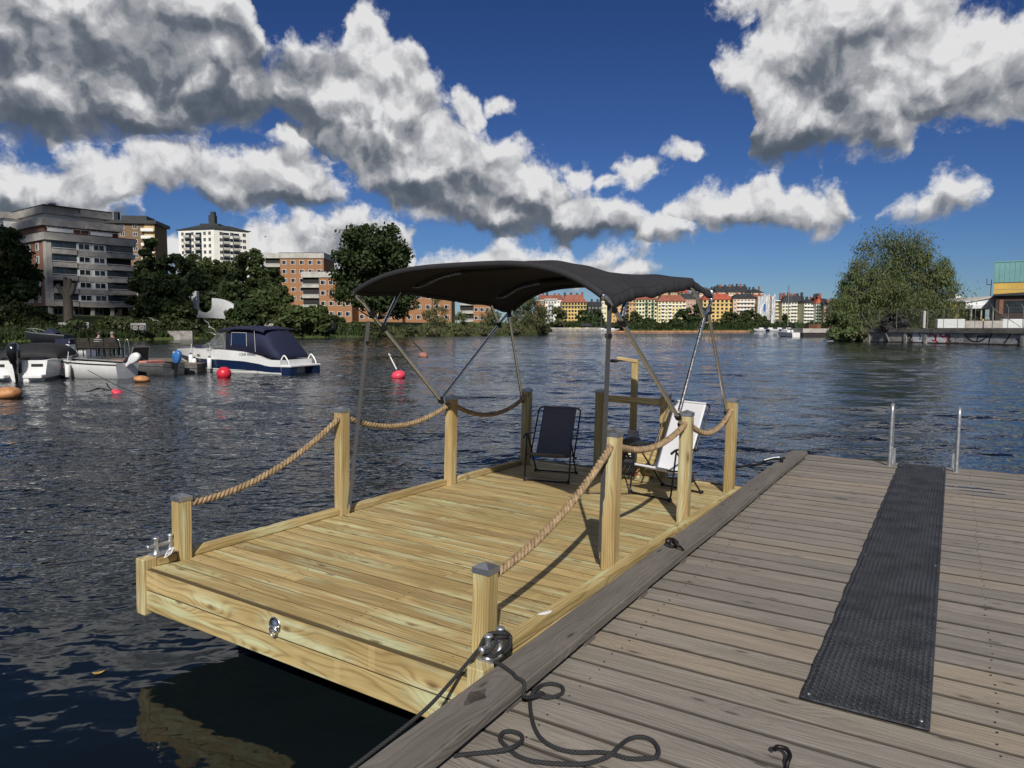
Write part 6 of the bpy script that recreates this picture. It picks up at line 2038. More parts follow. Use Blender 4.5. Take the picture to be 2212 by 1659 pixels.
# ================================================================== right hand quay and buildings
def at8(x, y): return ((3296 + x / 2.765) / 1.8517, (860 + y / 2.765) / 1.8517)
m_graf_w = pm('graffiti_white', (0.62, 0.62, 0.62), 0.85, var=0.25, scale=1.5)
m_graf_r = pm('graffiti_red', (0.42, 0.03, 0.04), 0.8, var=0.2, scale=2)
m_graf_k = pm('graffiti_black', (0.02, 0.02, 0.025), 0.8, var=0.2, scale=2)
m_tide = pm('tide_mark', (0.035, 0.030, 0.026), 0.7, var=0.4, scale=1.0)
qa = at_z(*at8(345, 1400), 0.0)
qb = at_z(*at8(2212, 1447), 0.0)
dq = (qb - qa); dq.z = 0
q_rz = math.atan2(dq.y, dq.x)
QL = dq.length * 1.9
quay = empty('concrete_quay', (qa.x, qa.y, 0.0), q_rz, 'graffiti covered concrete quay with overhanging deck at the right', 'quay')
Mq = Matrix.Translation((qa.x, qa.y, 0)) @ Matrix.Rotation(q_rz, 4, 'Z')
def onq(px, py, y=0.0):
    """local quay x and z of a view position on the plane y = const"""
    M_ = Mq.inverted()
    o_ = M_ @ Vector((0, 0, CAM_Z)); d_ = M_.to_3x3() @ direction(px, py)
    t_ = (y - o_.y) / d_.y
    p = o_ + d_ * t_
    return p.x, p.z
zd = onq(*at8(1000, 1258))[1]
zl = onq(*at8(1000, 1300))[1]
b = MB(); b.bx(0, QL, 0, 1.0, -1.5, zl); b.build('wall', m_stone, quay)
b = MB(); b.bx(0.01, QL, -0.02, -0.001, -0.5, 0.16); b.build('tide_line', m_tide, quay)
b = MB(); b.bx(-0.3, QL, -0.26, 40, zl + .001, zd); b.build('deck', m_darkstone, quay)
xs_ = [onq(*at8(x, 1350))[0] for x in (360, 440, 500, 905, 1130, 2205)]
for x in xs_ + [xs_[-1] + 8, xs_[-1] + 16]:
    b = MB(); b.bx(x - .2, x + .2, -0.16, -0.001, -0.8, zl); b.build('pile', m_stone, quay)
for x in (onq(*at8(710, 1350))[0],):
    b = MB(); b.tube([(x - .35, -.12, zl), (x + .35, -.16, 0.1)], .11, 8); b.build('leaning_pile', m_barkp, quay)
# painted pieces on the wall
def wallpoly(name, pts, mat, y):
    b = MB()
    P_ = [onq(*at8(*p)) for p in pts]
    b.prism([(x, z) for x, z in P_], 0.0, 0.006, tf=lambda p: Vector((p.x, y - p.z, p.y)))
    o = b.build(name, mat, quay); fix_normals(o.data); return o
wallpoly('graffiti_panel', [(985, 1308), (1110, 1308), (1115, 1345), (1110, 1408), (990, 1408), (975, 1350)], m_graf_w, -.004)
wallpoly('graffiti_panel', [(1150, 1315), (1250, 1308), (1340, 1308), (1362, 1340), (1365, 1412), (1150, 1412), (1146, 1350)], m_graf_w, -.004)
def stroke(pts, w_, mat, y=-.014, name='graffiti_stroke'):
    """flat brush stroke along view points"""
    P_ = [Vector((onq(*at8(*p))[0], 0, onq(*at8(*p))[1])) for p in pts]
    P_ = bez(P_, 5)
    vs = []
    for i, p in enumerate(P_):
        t_ = (P_[min(i + 1, len(P_) - 1)] - P_[max(i - 1, 0)]).normalized()
        nrm_ = Vector((-t_.z, 0, t_.x)) * w_ / 2
        vs += [p + nrm_ + Vector((0, y, 0)), p - nrm_ + Vector((0, y, 0))]
    b = MB(); b.add(vs, [(2 * i, 2 * i + 1, 2 * i + 3, 2 * i + 2) for i in range(len(P_) - 1)])
    return b.build(name, mat, quay)
for pts in ([(1160, 1345), (1185, 1320), (1215, 1330), (1230, 1360), (1240, 1395), (1265, 1415)], [(1235, 1315), (1240, 1350), (1225, 1390), (1195, 1385)], [(1280, 1312), (1300, 1345), (1330, 1350), (1350, 1330)], [(1340, 1315), (1362, 1350), (1366, 1395), (1345, 1412)]):
    stroke(pts, 0.20, m_graf_r)
for pts in ([(1050, 1312), (1065, 1340), (1060, 1380)], [(925, 1345), (950, 1320), (965, 1350), (945, 1385), (975, 1400)], [(930, 1390), (960, 1365), (975, 1330)], [(1370, 1320), (1390, 1345), (1380, 1380), (1400, 1405)],
            [(1560, 1315), (1590, 1360), (1640, 1395), (1700, 1400), (1760, 1380), (1805, 1335)], [(1690, 1395), (1705, 1345), (1730, 1340), (1830, 1338)], [(1860, 1310), (1835, 1360), (1825, 1415)], [(2065, 1310), (2030, 1370), (1990, 1420)], [(2120, 1385), (2145, 1370), (2150, 1410)]):
    stroke(pts, 0.16, m_graf_k)
stroke([(1620, 1380), (1700, 1385), (1800, 1390), (1900, 1385), (2040, 1388), (2190, 1390)], 0.55, pm('graffiti_grey', (0.30, 0.30, 0.31), 0.85, var=0.3, scale=1.5), -.005)
def text_mesh(txt, size, mat, ext=0.004, shear=0.0):
    cu_ = bpy.data.curves.new('lettering', 'FONT')
    cu_.body = txt
    cu_.size = size
    cu_.extrude = ext
    cu_.shear = shear
    cu_.resolution_u = 3
    to_ = bpy.data.objects.new('lettering', cu_)
    COL.objects.link(to_)
    dg = bpy.context.evaluated_depsgraph_get()
    me = bpy.data.meshes.new_from_object(to_.evaluated_get(dg))
    bpy.data.objects.remove(to_)
    me.materials.clear(); me.materials.append(mat)
    return me
for txt, x, y, sz in (('NUG', 1400, 1352, 0.72), ('SLoCE', 1405, 1400, 0.62)):
    xx, zz = onq(*at8(x, y))
    link_mesh('graffiti_lettering', text_mesh(txt, sz, m_graf_w), quay, (xx, -0.012, zz), (math.pi / 2, 0, 0))

# chain link fence on the quay edge
def mesh_mat():
    m = bpy.data.materials.new('chain_link')
    m.use_nodes = True
    t = NT(m.node_tree)
    bs = t.n['Principled BSDF']
    tc_ = t.node('ShaderNodeTexCoord')
    x, y, z = t.sep(tc_.outputs['Object'])
    a = t.m('ABSOLUTE', t.m('SUBTRACT', t.m('FRACT', t.m('MULTIPLY', t.m('ADD', x, z), 6.0)), 0.5))
    c = t.m('ABSOLUTE', t.m('SUBTRACT', t.m('FRACT', t.m('MULTIPLY', t.m('SUBTRACT', x, z), 6.0)), 0.5))
    al = t.m('GREATER_THAN', t.m('MAXIMUM', a, c), 0.47)
    t.put(bs.inputs['Base Color'], (0.12, 0.125, 0.12, 1))
    bs.inputs['Roughness'].default_value = 0.6
    t.put(bs.inputs['Alpha'], al)
    return m
m_link = mesh_mat()
m_fpost = pm('fence_post', (0.22, 0.22, 0.20), 0.6, 0.4, var=0.25)
fence = empty('mesh_fence', (qa.x, qa.y, zd), q_rz, 'rusty chain link fence with leaning posts along the quay edge', 'fence')
zt_ = onq(*at8(1140, 1050), 0.2)[1] - zd
zt2 = onq(*at8(415, 1062), 0.2)[1] - zd
fxs = [onq(*at8(x, 1250), 0.2)[0] for x in (415, 605, 800, 1140, 1320, 1475, 1665, 1860, 2030, 2195)]
fxs += [fxs[-1] + 2.6 * k for k in range(1, 7)]
for i, x in enumerate(fxs):
    h_ = zt2 if i < 3 else zt_
    b = MB(); b.tube([(x, 0.2, 0), (x, 0.2, h_)], 0.05 if i in (3, 7) else 0.032, 8)
    if i in (3, 7, 8, 9, 11, 13): b.tube([(x, 0.2, h_), (x - .28, 0.2, h_ + .42)], .026, 6)
    b.build('post', m_fpost, fence)
    if i < len(fxs) - 1:
        x2 = fxs[i + 1]
        b = MB(); b.quad((x, .2, .03), (x2, .2, .03), (x2, .2, h_ - .03), (x, .2, h_ - .03)); b.build('mesh_panel', m_link, fence)
        b = MB(); b.tube([(x, .2, h_), (x2, .2, h_)], .02, 6); b.build('top_rail', m_fpost, fence)
for (xa, za, xb, zb_) in ((fxs[0], zt2 * .8, fxs[0] + 1.9, 0.1), (fxs[7], zt_, fxs[7] + 3.4, 0.2)):
    b = MB(); b.tube([(xa, .12, za), (xb, .12, zb_)], .035, 6); b.build('stay', m_fpost, fence)

# industrial sheds behind the fence
m_tealc = pm('teal_cladding', (0.16, 0.33, 0.33), 0.55, var=0.10, scale=0.2)
m_ywall = pm('yellow_wall', (0.60, 0.40, 0.10), 0.9, var=0.12, scale=0.3)
m_wclad = pm('white_cladding', (0.62, 0.64, 0.63), 0.7, var=0.08, scale=0.3)
m_brownw = pm('dark_brown_wall', (0.060, 0.042, 0.034), 0.85, var=0.2, scale=0.4)
Yt = 128
p = at_y(*at8(1893, 527), Yt); pb_ = at_y(*at8(1890, 750), Yt)
tl_ = empty('teal_warehouse', (p.x, Yt, 1.7), rad(-37), 'tall warehouse with teal cladding over yellow wall at the right edge', 'warehouse')
Hh, Hy = p.z - 1.7, pb_.z - 1.7
b = MB(); b.bx(0, 34, 0, 25, -2, Hy); b.build('yellow_wall', m_ywall, tl_)
b = MB(); b.bx(-.12, 34.1, -.12, 25.1, Hy + .002, Hh); cl_ = b.build('teal_cladding', m_tealc, tl_)
for k in range(46):
    b = MB(); b.bx(k * .75, k * .75 + .06, -.16, -.121, Hy + .01, Hh); b.build('cladding_rib', m_tealc, cl_)
b = MB(); b.bx(-.2, 34.2, -.2, 25.2, Hh + .001, Hh + .18); b.build('roof_edge', m_tealc, tl_)
for zz in (Hy * .62, Hy * .85):
    b = MB(); b.bx(0, 34, -.03, -.001, zz, zz + .12); b.build('wall_band', m_ochre, tl_)
b = MB(); b.tube([(-.4, -.2, 2), (-.4, -.2, Hy + .6)], .06, 6); b.box((-.75, -.3, Hy - .3), (.7, .7, .08)); b.box((-1.05, -.3, Hy + .3), (.06, .7, .9)); b.build('gantry', m_iron, tl_)
Yt = 112
p0 = at_y(*at8(1905, 895), Yt)
bw = empty('brown_workshop', (p0.x, Yt, 1.75), rad(-33), 'dark brown workshop with deep dark windows at the right edge', 'workshop')
Hb = p0.z - 1.75
b = MB(); b.bx(0, 26, 0, 14, -1, Hb); b.build('wall', m_brownw, bw)
b = MB(); b.add([(-.4, -.6, Hb + .002), (27, -.6, Hb + .002), (27, -.6, Hb + 1.7), (-.4, -.6, Hb + .25), (-.4, 14, Hb + .002), (27, 14, Hb + .002), (27, 14, Hb + 1.7), (-.4, 14, Hb + .25)], [(0, 1, 2, 3), (5, 4, 7, 6), (3, 2, 6, 7), (0, 4, 5, 1), (0, 3, 7, 4), (1, 5, 6, 2)]); b.build('roof', m_roofd, bw)
for k in range(7):
    window(bw, 2.6 + 3.7 * k, Hb - 2.6, 2.9, 1.8, 1, y=-.01, frame=m_dark, sub=True)
    b = MB(); b.bx(0.45 + 3.7 * k, 0.95 + 3.7 * k, -.12, -.001, Hb - 2.8, Hb - .6); b.build('brick_pier', m_brickd, bw)
Yt = 116
p0 = at_y(*at8(1570, 968), Yt); p1 = at_y(*at8(1905, 905), Yt); pbm = at_y(*at8(1570, 1040), Yt)
ws = empty('white_shed', (p0.x, Yt, 1.75), 0, 'white clad shed with rising roof line and canopy behind the fence', 'shed')
W, Ha, Hc, Hm = p1.x - p0.x, p0.z - 1.75, p1.z - 1.75, pbm.z - 1.75
b = MB(); b.prism([(0, Hm), (W, Hm), (W, Hc), (0, Ha)], 0, 12, tf=lambda p: Vector((p.x, p.z, p.y))); o = b.build('wall', m_wclad, ws); fix_normals(o.data)
b = MB(); b.prism([(-.3, Ha + .003), (W + .3, Hc + .003), (W + .3, Hc + .2), (-.3, Ha + .2)], -.3, 12.3, tf=lambda p: Vector((p.x, p.z, p.y))); o = b.build('roof', m_concp, ws); fix_normals(o.data)
b = MB(); b.prism([(0, Hm), (W, Hm + .1), (W, Hm + .55), (0.2, Hm + .6)], -1.6, -.002, tf=lambda p: Vector((p.x, p.z, p.y))); o = b.build('canopy', m_wclad, ws); fix_normals(o.data)
b = MB(); b.bx(0.2, W, 2.5, 11.5, -1, Hm - .002); b.build('open_bay', m_dark, ws)
for k in range(4):
    b = MB(); b.bx(W * k / 3 - .1, W * k / 3 + .1, -1.5, -1.3, -.5, Hm); b.build('column', m_conc, ws)
py0, py1 = at_y(*at8(1420, 1000), Yt + 2), at_y(*at8(1568, 968), Yt + 2)
b = MB(); b.prism([(0, -3), (py1.x - py0.x, -3), (py1.x - py0.x, py1.z - 1.75), (0, py0.z - 1.75)], 0, 9, tf=lambda p: Vector((p.x, p.z, p.y)))
o = b.build('yellow_gable', m_ywall, None, (py0.x, Yt + 2, 1.75)); fix_normals(o.data)
tag(o, 'yellow painted gable wall between the big tree and white shed', 'wall')
pk0, pk1 = at_y(*at8(1455, 860), 150), at_y(*at8(1555, 885), 150)
b = MB(); b.loft([[Vector((0, 0, z)), Vector((pk1.x - pk0.x, 0, z if z < 5 else z - 1.2)), Vector((pk1.x - pk0.x, 6, z if z < 5 else z - 1.2)), Vector((0, 6, z))] for z in (0, pk0.z - 1.7)], smooth=False)
tag(b.build('white_silo', m_wclad, None, (pk0.x, 150, 1.7)), 'pale square silo block peeking right of the big tree', 'silo')
# low things behind the fence: white barrier blocks, yellow post, plank stack
for k, (x0, x1, y0, y1, m_, nm, lab, cat) in enumerate(((1260, 1560, 1150, 1205, m_wclad, 'barrier_block', 'long white painted barrier behind the fence', 'barrier'), (1565, 1980, 1170, 1200, m_conc, 'steel_girder', 'long grey girder lying behind the fence', 'girder'), (1755, 1770, 1150, 1205, m_ywall, 'yellow_bollard', 'small yellow bollard behind the fence', 'bollard'),
                                                        (1980, 2210, 1150, 1210, m_wclad, 'barrier_block', 'white barrier at the right edge behind the fence', 'barrier'), (1105, 1125, 1060, 1215, m_concp, 'gate_pillar', 'pale round gate pillar beside the corner fence post', 'pillar'))):
    Y = 99 if k != 4 else 96
    a_, c_ = at_y(*at8(x0, y0), Y), at_y(*at8(x1, y1), Y)
    root = empty(nm, (a_.x, Y, zd), 0, lab, cat)
    W, H = c_.x - a_.x, a_.z - zd
    b = MB(); b.bx(0, W, 0, .6, 0.0, H, bev=.04); b.build('body', m_, root)
    b = MB(); b.bx(-.05, W + .05, -.05, .65, -.02, .1); b.build('foot', m_dark, root)
a_ = at_y(*at8(770, 1170), 97)
tp_ = bush('covered_heap', 'dark tarpaulin covered heap behind the fence', (a_.x, 97, zd), 2.2, 1.6, m_dark, n=500, leaf=0.5, seed=77, cat='heap')

# ================================================================== floating cafe, masts, boats on the far shore
cf = at_y(*at6(535, 880), 372); cf1 = at_y(*at6(1275, 880), 372)
caf = empty('floating_cafe', (cf.x, 372, 0.0), 0, 'grey slatted floating cafe deck below the yellow house', 'cafe')
W = cf1.x - cf.x
hz = at_y(*at6(535, 832), 372).z
b = MB(); b.bx(0, W, 0, 14, -.4, .9); b.build('deck', m_stone, caf)
for k in range(46):
    b = MB(); b.bx(W * k / 46, W * (k + .82) / 46, -.05, .05, .95, hz + .4); b.build('fence_slat', m_conc, caf)
m_yel = pm('yellow_parasol', (0.78, 0.55, 0.10), 0.8, var=0.1)
GP = 'yellow parasols on the floating cafe'
for x, lab in ((890, 'leftmost yellow parasol on the floating cafe'), (962, 'second yellow parasol on the floating cafe'), (990, 'third yellow parasol on the floating cafe'), (1100, 'rightmost yellow parasol on the floating cafe')):
    p = at_y(*at6(x, 822), 376)
    root = empty('parasol', (p.x, 376, .9), 0, lab, 'parasol', GP)
    b = MB(); b.lathe([(0, .9), (1.9, 0), (1.9, -.25)], c=(0, 0, p.z - 1.6), n=8, smooth=False, caps=False); b.build('canopy', m_yel, root)
    b = MB(); b.tube([(0, 0, -0.9), (0, 0, p.z - .9)], .06, 6); b.build('pole', m_white, root)
p = at_y(*at6(1035, 770), 380)
hut = empty('cafe_hut', (p.x, 380, .9), 0, 'small black roofed hut on the floating cafe', 'hut')
Hh = p.z - .9
b = MB(); b.bx(0, 5, 0, 5, -1, Hh * .5); b.build('wall', m_dark, hut)
b = MB(); b.loft([[Vector((-.5, -.5, Hh * .5 + .01)), Vector((5.5, -.5, Hh * .5 + .01)), Vector((5.5, 5.5, Hh * .5 + .01)), Vector((-.5, 5.5, Hh * .5 + .01))], [Vector((.5, 2.4, Hh)), Vector((4.5, 2.4, Hh)), Vector((4.5, 2.6, Hh)), Vector((.5, 2.6, Hh))]], smooth=False); b.build('roof', m_roofd, hut)

m_gel = pm('white_gelcoat', (0.72, 0.72, 0.70), 0.25, var=0.06, scale=1.5, coat=0.3)
m_navy = pm('navy_gelcoat', (0.008, 0.018, 0.055), 0.22, var=0.1, coat=0.3)
m_navyc = pm('navy_canvas', (0.012, 0.015, 0.045), 0.8, var=0.15, scale=2.5, bump=0.004, bscale=10)
m_perspex = pm('smoked_window', (0.03, 0.035, 0.04), 0.08, var=0.2)
m_alu = pm('dull_aluminium', (0.30, 0.31, 0.31), 0.5, 0.6, var=0.2, scale=2)

def hull(L, B, sheer, keel=-0.25, bowf=2.4, stern_w=0.88, stripes=(), n=18, flare=0.86, rake=0.10):
    """open hull: bow at +x; sheer(t) gives the gunwale height; stripes: list of (f_top, f_bottom, material) down the side"""
    cuts = [0.0]
    for a, c, m_ in stripes: cuts += [a, c]
    cuts += [1.0]
    cuts = sorted(set(cuts))
    mats_ = []
    for a, c in zip(cuts, cuts[1:]):
        mm_ = 0
        for s0, s1, m_ in stripes:
            if a >= s0 - 1e-6 and c <= s1 + 1e-6: mm_ = m_
        mats_.append(mm_)
    rings = []
    for i in range(n + 1):
        t_ = i / n
        hb_ = B / 2 * (1 - max(0, (t_ - .38) / .62) ** bowf) * (stern_w + (1 - stern_w) * min(1, t_ / .35))
        hb_ = max(hb_, 0.012)
        zs = sheer(t_)
        kz = keel * (1 - max(0, (t_ - .72) / .28) ** 2) + max(0, (t_ - .72) / .28) ** 2 * zs * .5
        cz = keel * .25 + 0.10 * t_ + (zs * .55 - 0.0) * max(0, (t_ - .6) / .4) ** 2
        cb = hb_ * (flare - 0.25 * max(0, (t_ - .5) / .5))
        side = []
        for c in cuts:
            q = c
            side.append((hb_ * (1 - q) + cb * q, zs * (1 - q) + cz * q))
        side.append((0.0, kz))
        ring = []
        def X(z): return L * t_ + rake * L * max(0, t_ - .55) / .45 * (z / max(zs, .2)) * .6
        for y, z in side: ring.append(Vector((X(z), y, z)))
        for y, z in reversed(side[:-1]): ring.append(Vector((X(z), -y, z)))
        rings.append(ring)
    b = MB()
    k = len(rings[0])
    m2 = mats_ + [0] + [0] + list(reversed(mats_))
    vs = [p for r in rings for p in r]
    for j in range(k - 1):
        b.add([], [], 0)
    base = len(b.v); b.v += [tuple(p) for p in vs]
    for i in range(n):
        for j in range(k - 1):
            b.f.append((base + i * k + j, base + i * k + j + 1, base + (i + 1) * k + j + 1, base + (i + 1) * k + j)); b.m.append(m2[min(j, len(m2) - 1)]); b.s.append(True)
    # transom
    b.add(rings[0], [tuple(range(k))], 0)
    return b, rings
def deck_strip(rings, inset, t0=0, t1=None, z=0.0, mat=0):
    """side decks: from the gunwale inwards"""
    b = MB()
    t1 = len(rings) - 1 if t1 is None else t1
    for sgn in (0, -1):
        vs = []
        for i in range(t0, t1 + 1):
            p = rings[i][sgn].copy()
            q = p.copy(); q.y *= max(0.0, 1 - inset / max(abs(p.y), .05)); q.z += z
            vs += [p, q]
        b.add(vs, [(2 * i, 2 * i + 1, 2 * i + 3, 2 * i + 2) for i in range(t1 - t0)], mat, True)
    return b

def fender(parent_name, loc, L=0.55, r=0.10, label='', group='white fenders on the boats'):
    o = empty('fender', loc, 0, label, 'fender', group)
    b = MB(); b.lathe([(0, -L / 2), (r * .5, -L / 2), (r, -L / 2 + .06), (r, L / 2 - .06), (r * .5, L / 2), (0, L / 2)], n=14, caps=False); b.build('body', m_gel, o)
    b = MB(); b.lathe([(0, L / 2), (r * .45, L / 2), (r * .4, L / 2 + .07), (0, L / 2 + .08)], n=10, caps=False); b.build('eye', m_navy, o)
    b = MB(); b.tube([(0, 0, L / 2 + .05), (0.03, 0.05, L / 2 + .5)], .012, 6); b.build('line', m_white, o)
    return o

# ---- the navy and white cabin cruiser
cst = at_z(662, 806, 0.0)
CRS = Matrix.Diagonal((.88, .94, 1.0, 1.0))
CR = empty('cabin_cruiser', (cst.x - .53 * math.cos(rad(22)), cst.y + .53 * math.sin(rad(22)), 0), rad(180 - 22), 'white cabin cruiser with navy stripe and navy canvas cover moored at the jetty', 'motor boat')
CR.scale = (.88, .94, 1.0)
sheer = lambda t: float(np.interp(t, [0, .10, .17, .3, .5, .75, 1.0], [0.62, 0.62, 0.80, 0.98, 1.06, 1.04, 0.98]))
b, R_ = hull(7.7, 2.55, sheer, keel=-.35, stripes=((0.42, 0.80, 1),), n=24, flare=0.93, stern_w=.93)
b.build('hull', [m_gel, m_navy], CR)
b = deck_strip(R_, 0.34); b.build('side_deck', m_gel, CR)
b = MB(); n_ = len(R_); st_ = 14
vs = []
for i in range(st_, n_):
    p, q = R_[i][0], R_[i][-1]
    vs += [p, (p + q) / 2 + Vector((0, 0, .16 * (1 - (i - st_) / (n_ - st_)) + .02)), q]
b.add(vs, [(3 * i + j, 3 * i + j + 1, 3 * i + 4 + j, 3 * i + 3 + j) for i in range(n_ - st_ - 1) for j in range(2)], 0, True); b.build('foredeck', m_gel, CR)
b = MB(); b.bx(0.05, 4.4, -1.05, 1.05, 0.30, 0.34); b.build('cockpit_floor', m_gel, CR)
b = MB(); b.bx(-.60, 0.08, -1.15, 1.15, 0.30, 0.40, bev=.03); b.build('swim_platform', m_gel, CR)
b = MB()
for sx in (-1, 1): b.bx(-.55, 0.0, sx * .62, sx * 1.12, -.15, .29)
b.build('platform_pod', m_navy, CR)
# canvas: rings along x
def crv(x, hb_, zb, zt, round_=.5):
    out_ = []
    for k in range(13):
        a = math.pi * k / 12
        y = -hb_ * math.cos(a)
        z = zb + (zt - zb) * (math.sin(a) ** round_)
        out_.append(Vector((x, y, z)))
    return out_
b = MB()
prof = [(0.10, 1.06, .64, .68), (0.25, 1.10, .66, .95), (0.75, 1.14, .76, 1.55), (1.05, 1.14, .82, 1.92), (1.3, 1.14, .88, 1.98), (2.0, 1.16, .95, 2.05), (2.9, 1.14, 1.02, 2.06), (3.55, 1.10, 1.06, 2.0)]
b.loft([crv(x, hb_, zb, zt, .32) for x, hb_, zb, zt in prof], closed=False, caps=False)
cn = b.build('canvas_cover', m_navyc, CR)
sm = cn.modifiers.new('thickness', 'SOLIDIFY'); sm.thickness = .02
b = MB()
b.loft([crv(x, hb_ + .03, zt - .12, zt + .03, .32) for x, hb_, zt in ((1.0, 1.13, 1.93), (1.3, 1.15, 2.01), (2.0, 1.17, 2.08), (2.9, 1.15, 2.09), (3.55, 1.11, 2.03), (4.05, 1.02, 1.94))], closed=False, caps=False)
tp_ = b.build('canvas_top', m_navyc, CR)
sm = tp_.modifiers.new('thickness', 'SOLIDIFY'); sm.thickness = .02
for sx in (-1, 1):
    b = MB(); b.quad((2.1, sx * 1.17, 1.25), (3.1, sx * 1.155, 1.28), (3.05, sx * 1.135, 1.80), (2.15, sx * 1.15, 1.78)); b.build('window_flap', m_navy, cn)
    b = MB(); b.tube([(2.1, sx * 1.185, 1.22), (2.12, sx * 1.165, 1.82), (3.08, sx * 1.15, 1.84), (3.13, sx * 1.17, 1.25)], .009, 5); b.tube([(1.55, sx * 1.18, .98), (1.6, sx * 1.165, 1.9)], .009, 5); b.build('white_zip', m_white, cn)
# clear side screens, windscreen and struts
m_clear = pm('clear_vinyl', (0.16, 0.17, 0.17), 0.12, var=0.3, scale=3, alpha=0.62)
for sx in (-1, 1):
    b = MB(); b.add([(3.56, sx * 1.10, 1.08), (5.0, sx * .86, 1.32), (4.05, sx * 1.0, 1.93), (3.56, sx * 1.08, 1.97)], [(0, 1, 2, 3)]); b.build('clear_screen', m_clear, CR)
    b = MB(); b.tube([(3.56, sx * 1.10, 1.10), (5.0, sx * .86, 1.34), (5.75, sx * .60, 1.13)], .028, 6); b.tube([(5.0, sx * .86, 1.34), (4.7, sx * .95, 1.10)], .02, 6); b.build('screen_frame', m_alu, CR)
    b = MB(); b.add([(4.0, sx * 1.05, 1.08), (5.6, sx * .66, 1.10), (5.0, sx * .86, 1.32), (3.7, sx * 1.07, 1.10)], [(0, 1, 2, 3)]); b.build('windscreen_side', m_clear, CR)
    b = MB(); b.tube([(3.7, sx * .98, 1.15), (3.95, sx * .95, 1.95)], .022, 6); b.tube([(4.7, sx * .85, 1.2), (3.8, sx * .95, 1.85)], .018, 6); b.build('strut', m_white, CR)
b = MB(); b.add([(5.0, -.86, 1.34), (5.0, .86, 1.34), (5.75, .60, 1.13), (5.75, -.60, 1.13)], [(0, 1, 2, 3)]); b.build('windscreen', m_clear, CR)
b = MB(); b.loft([crv(x, hb_, zb, zt, .6) for x, hb_, zb, zt in ((5.5, .7, 1.10, 1.22), (6.0, .62, 1.10, 1.26), (6.5, .4, 1.08, 1.2))], closed=False, caps=False); b.build('hatch_cover', m_navyc, CR)
b = MB(); b.tube(bez([(0.1, -1.0, .62), (-.1, -1.0, .82), (-.35, -1.0, .55), (-.4, -1.0, .40)], 5), .035, 8); b.tube(bez([(0.1, 1.0, .62), (-.1, 1.0, .82), (-.35, 1.0, .55), (-.4, 1.0, .40)], 5), .035, 8); b.build('stern_rail', m_gel, CR)
def side_y(x, z): 
    i = min(range(len(R_)), key=lambda k: abs(R_[k][0].x - x))
    side = R_[i][:len(R_[i]) // 2 + 1]
    zz = [p.z for p in side]; yy = [abs(p.y) for p in side]
    return float(np.interp(z, list(reversed(zz)), list(reversed(yy))))
b = MB(); b.lathe([(0, 0), (.15, .005), (.15, .02), (0, .02)], n=20, axis='Y'); pt_ = b.build('porthole', m_alu, CR, (5.55, side_y(5.55, .80) + .004, .78)); pt_.scale = (1, 1, .38)
lt = link_mesh('lettering', text_mesh('FOUR WINNS', .17, m_navy, shear=.25), CR, (2.55, side_y(2.0, .86) + .012, .80), (math.pi / 2, 0, math.pi))
lt2 = link_mesh('lettering', text_mesh('HORIZON', .10, m_alu, shear=.25), CR, (4.75, side_y(4.5, 1.0) + .012, .985), (math.pi / 2, 0, math.pi))
Mc = Matrix.Translation(CR.location) @ Matrix.Rotation(rad(180 - 22), 4, 'Z') @ CRS
for x, z, lab in ((6.15, .52, 'upper white fender at the cruiser bow'), (5.95, .34, 'lower white fender at the cruiser bow'), (4.55, .40, 'white fender amidships on the cruiser')):
    fender('', Mc @ Vector((x, side_y(x, z) + .13, z)), label=lab)

# ---- jetty with bench and people
jz = 0.42
ja, jb = at_z(95, 786, jz), at_z(425, 786, jz)
jfar = at_z(95, 766, jz)
m_jet = wood_mat('jetty_plank', axis='Y', light=(0.20, 0.17, 0.13), mid=(0.15, 0.125, 0.10), dark=(0.08, 0.065, 0.05), knotc=(.05, .04, .03), weather=.3, rings=20)
jet = empty('floating_jetty', (ja.x, ja.y, 0), 0, 'low grey plank jetty between the moored boats on the left', 'jetty')
JW, JD = jb.x - ja.x, 6.0
npk = 58
pme = None
for k in range(npk):
    if pme is None:
        b = MB(); b.box((0, 0, 0), (JW / npk - .01, JD, .05)); pme = b.mesh('jetty_plank', m_jet)
    link_mesh('jetty_plank', pme, jet, (JW * (k + .5) / npk, JD / 2, jz - .025))
b = MB(); b.bx(0, JW, 0.02, JD - .02, -.2, jz - .051); b.build('float', m_darkstone, jet)
bp = at_z(211, 771, jz)
bench = empty('park_bench', (bp.x, bp.y, jz), 0, 'dark slatted park bench on the jetty seen from behind', 'bench')
BW = (257 - 165) / F_PX * bp.y
m_bw = pm('bench_slat', (0.030, 0.022, 0.017), 0.7, var=.3, stretch=(1, 8, 8))
for k in range(6):
    b = MB(); b.box((0, 0, 0), (BW, .03, .07)); b.build('slat', m_bw, bench, (0, 0.02 * k * -1, .52 + .10 * k))
for k in range(5):
    b = MB(); b.box((0, 0, 0), (BW, .08, .035)); b.build('seat_slat', m_bw, bench, (0, .12 + .1 * k, .46))
for sx in (-.95, -.33, .33, .95):
    b = MB(); b.tube([(sx * BW / 2, .05, 0), (sx * BW / 2, .03, .48), (sx * BW / 2, -.13, 1.06)], .032, 6); b.build('leg', m_iron, bench)
    b = MB(); b.tube([(sx * BW / 2, .58, 0), (sx * BW / 2, .55, .45), (sx * BW / 2, .05, .45)], .03, 6); b.build('leg', m_iron, bench)
m_skin = pm('skin', (0.42, 0.24, 0.17), 0.6, var=.08)
m_hair = pm('grey_hair', (0.22, 0.20, 0.18), 0.8, var=.2)
m_hairb = pm('brown_hair', (0.06, 0.04, 0.03), 0.8, var=.2)
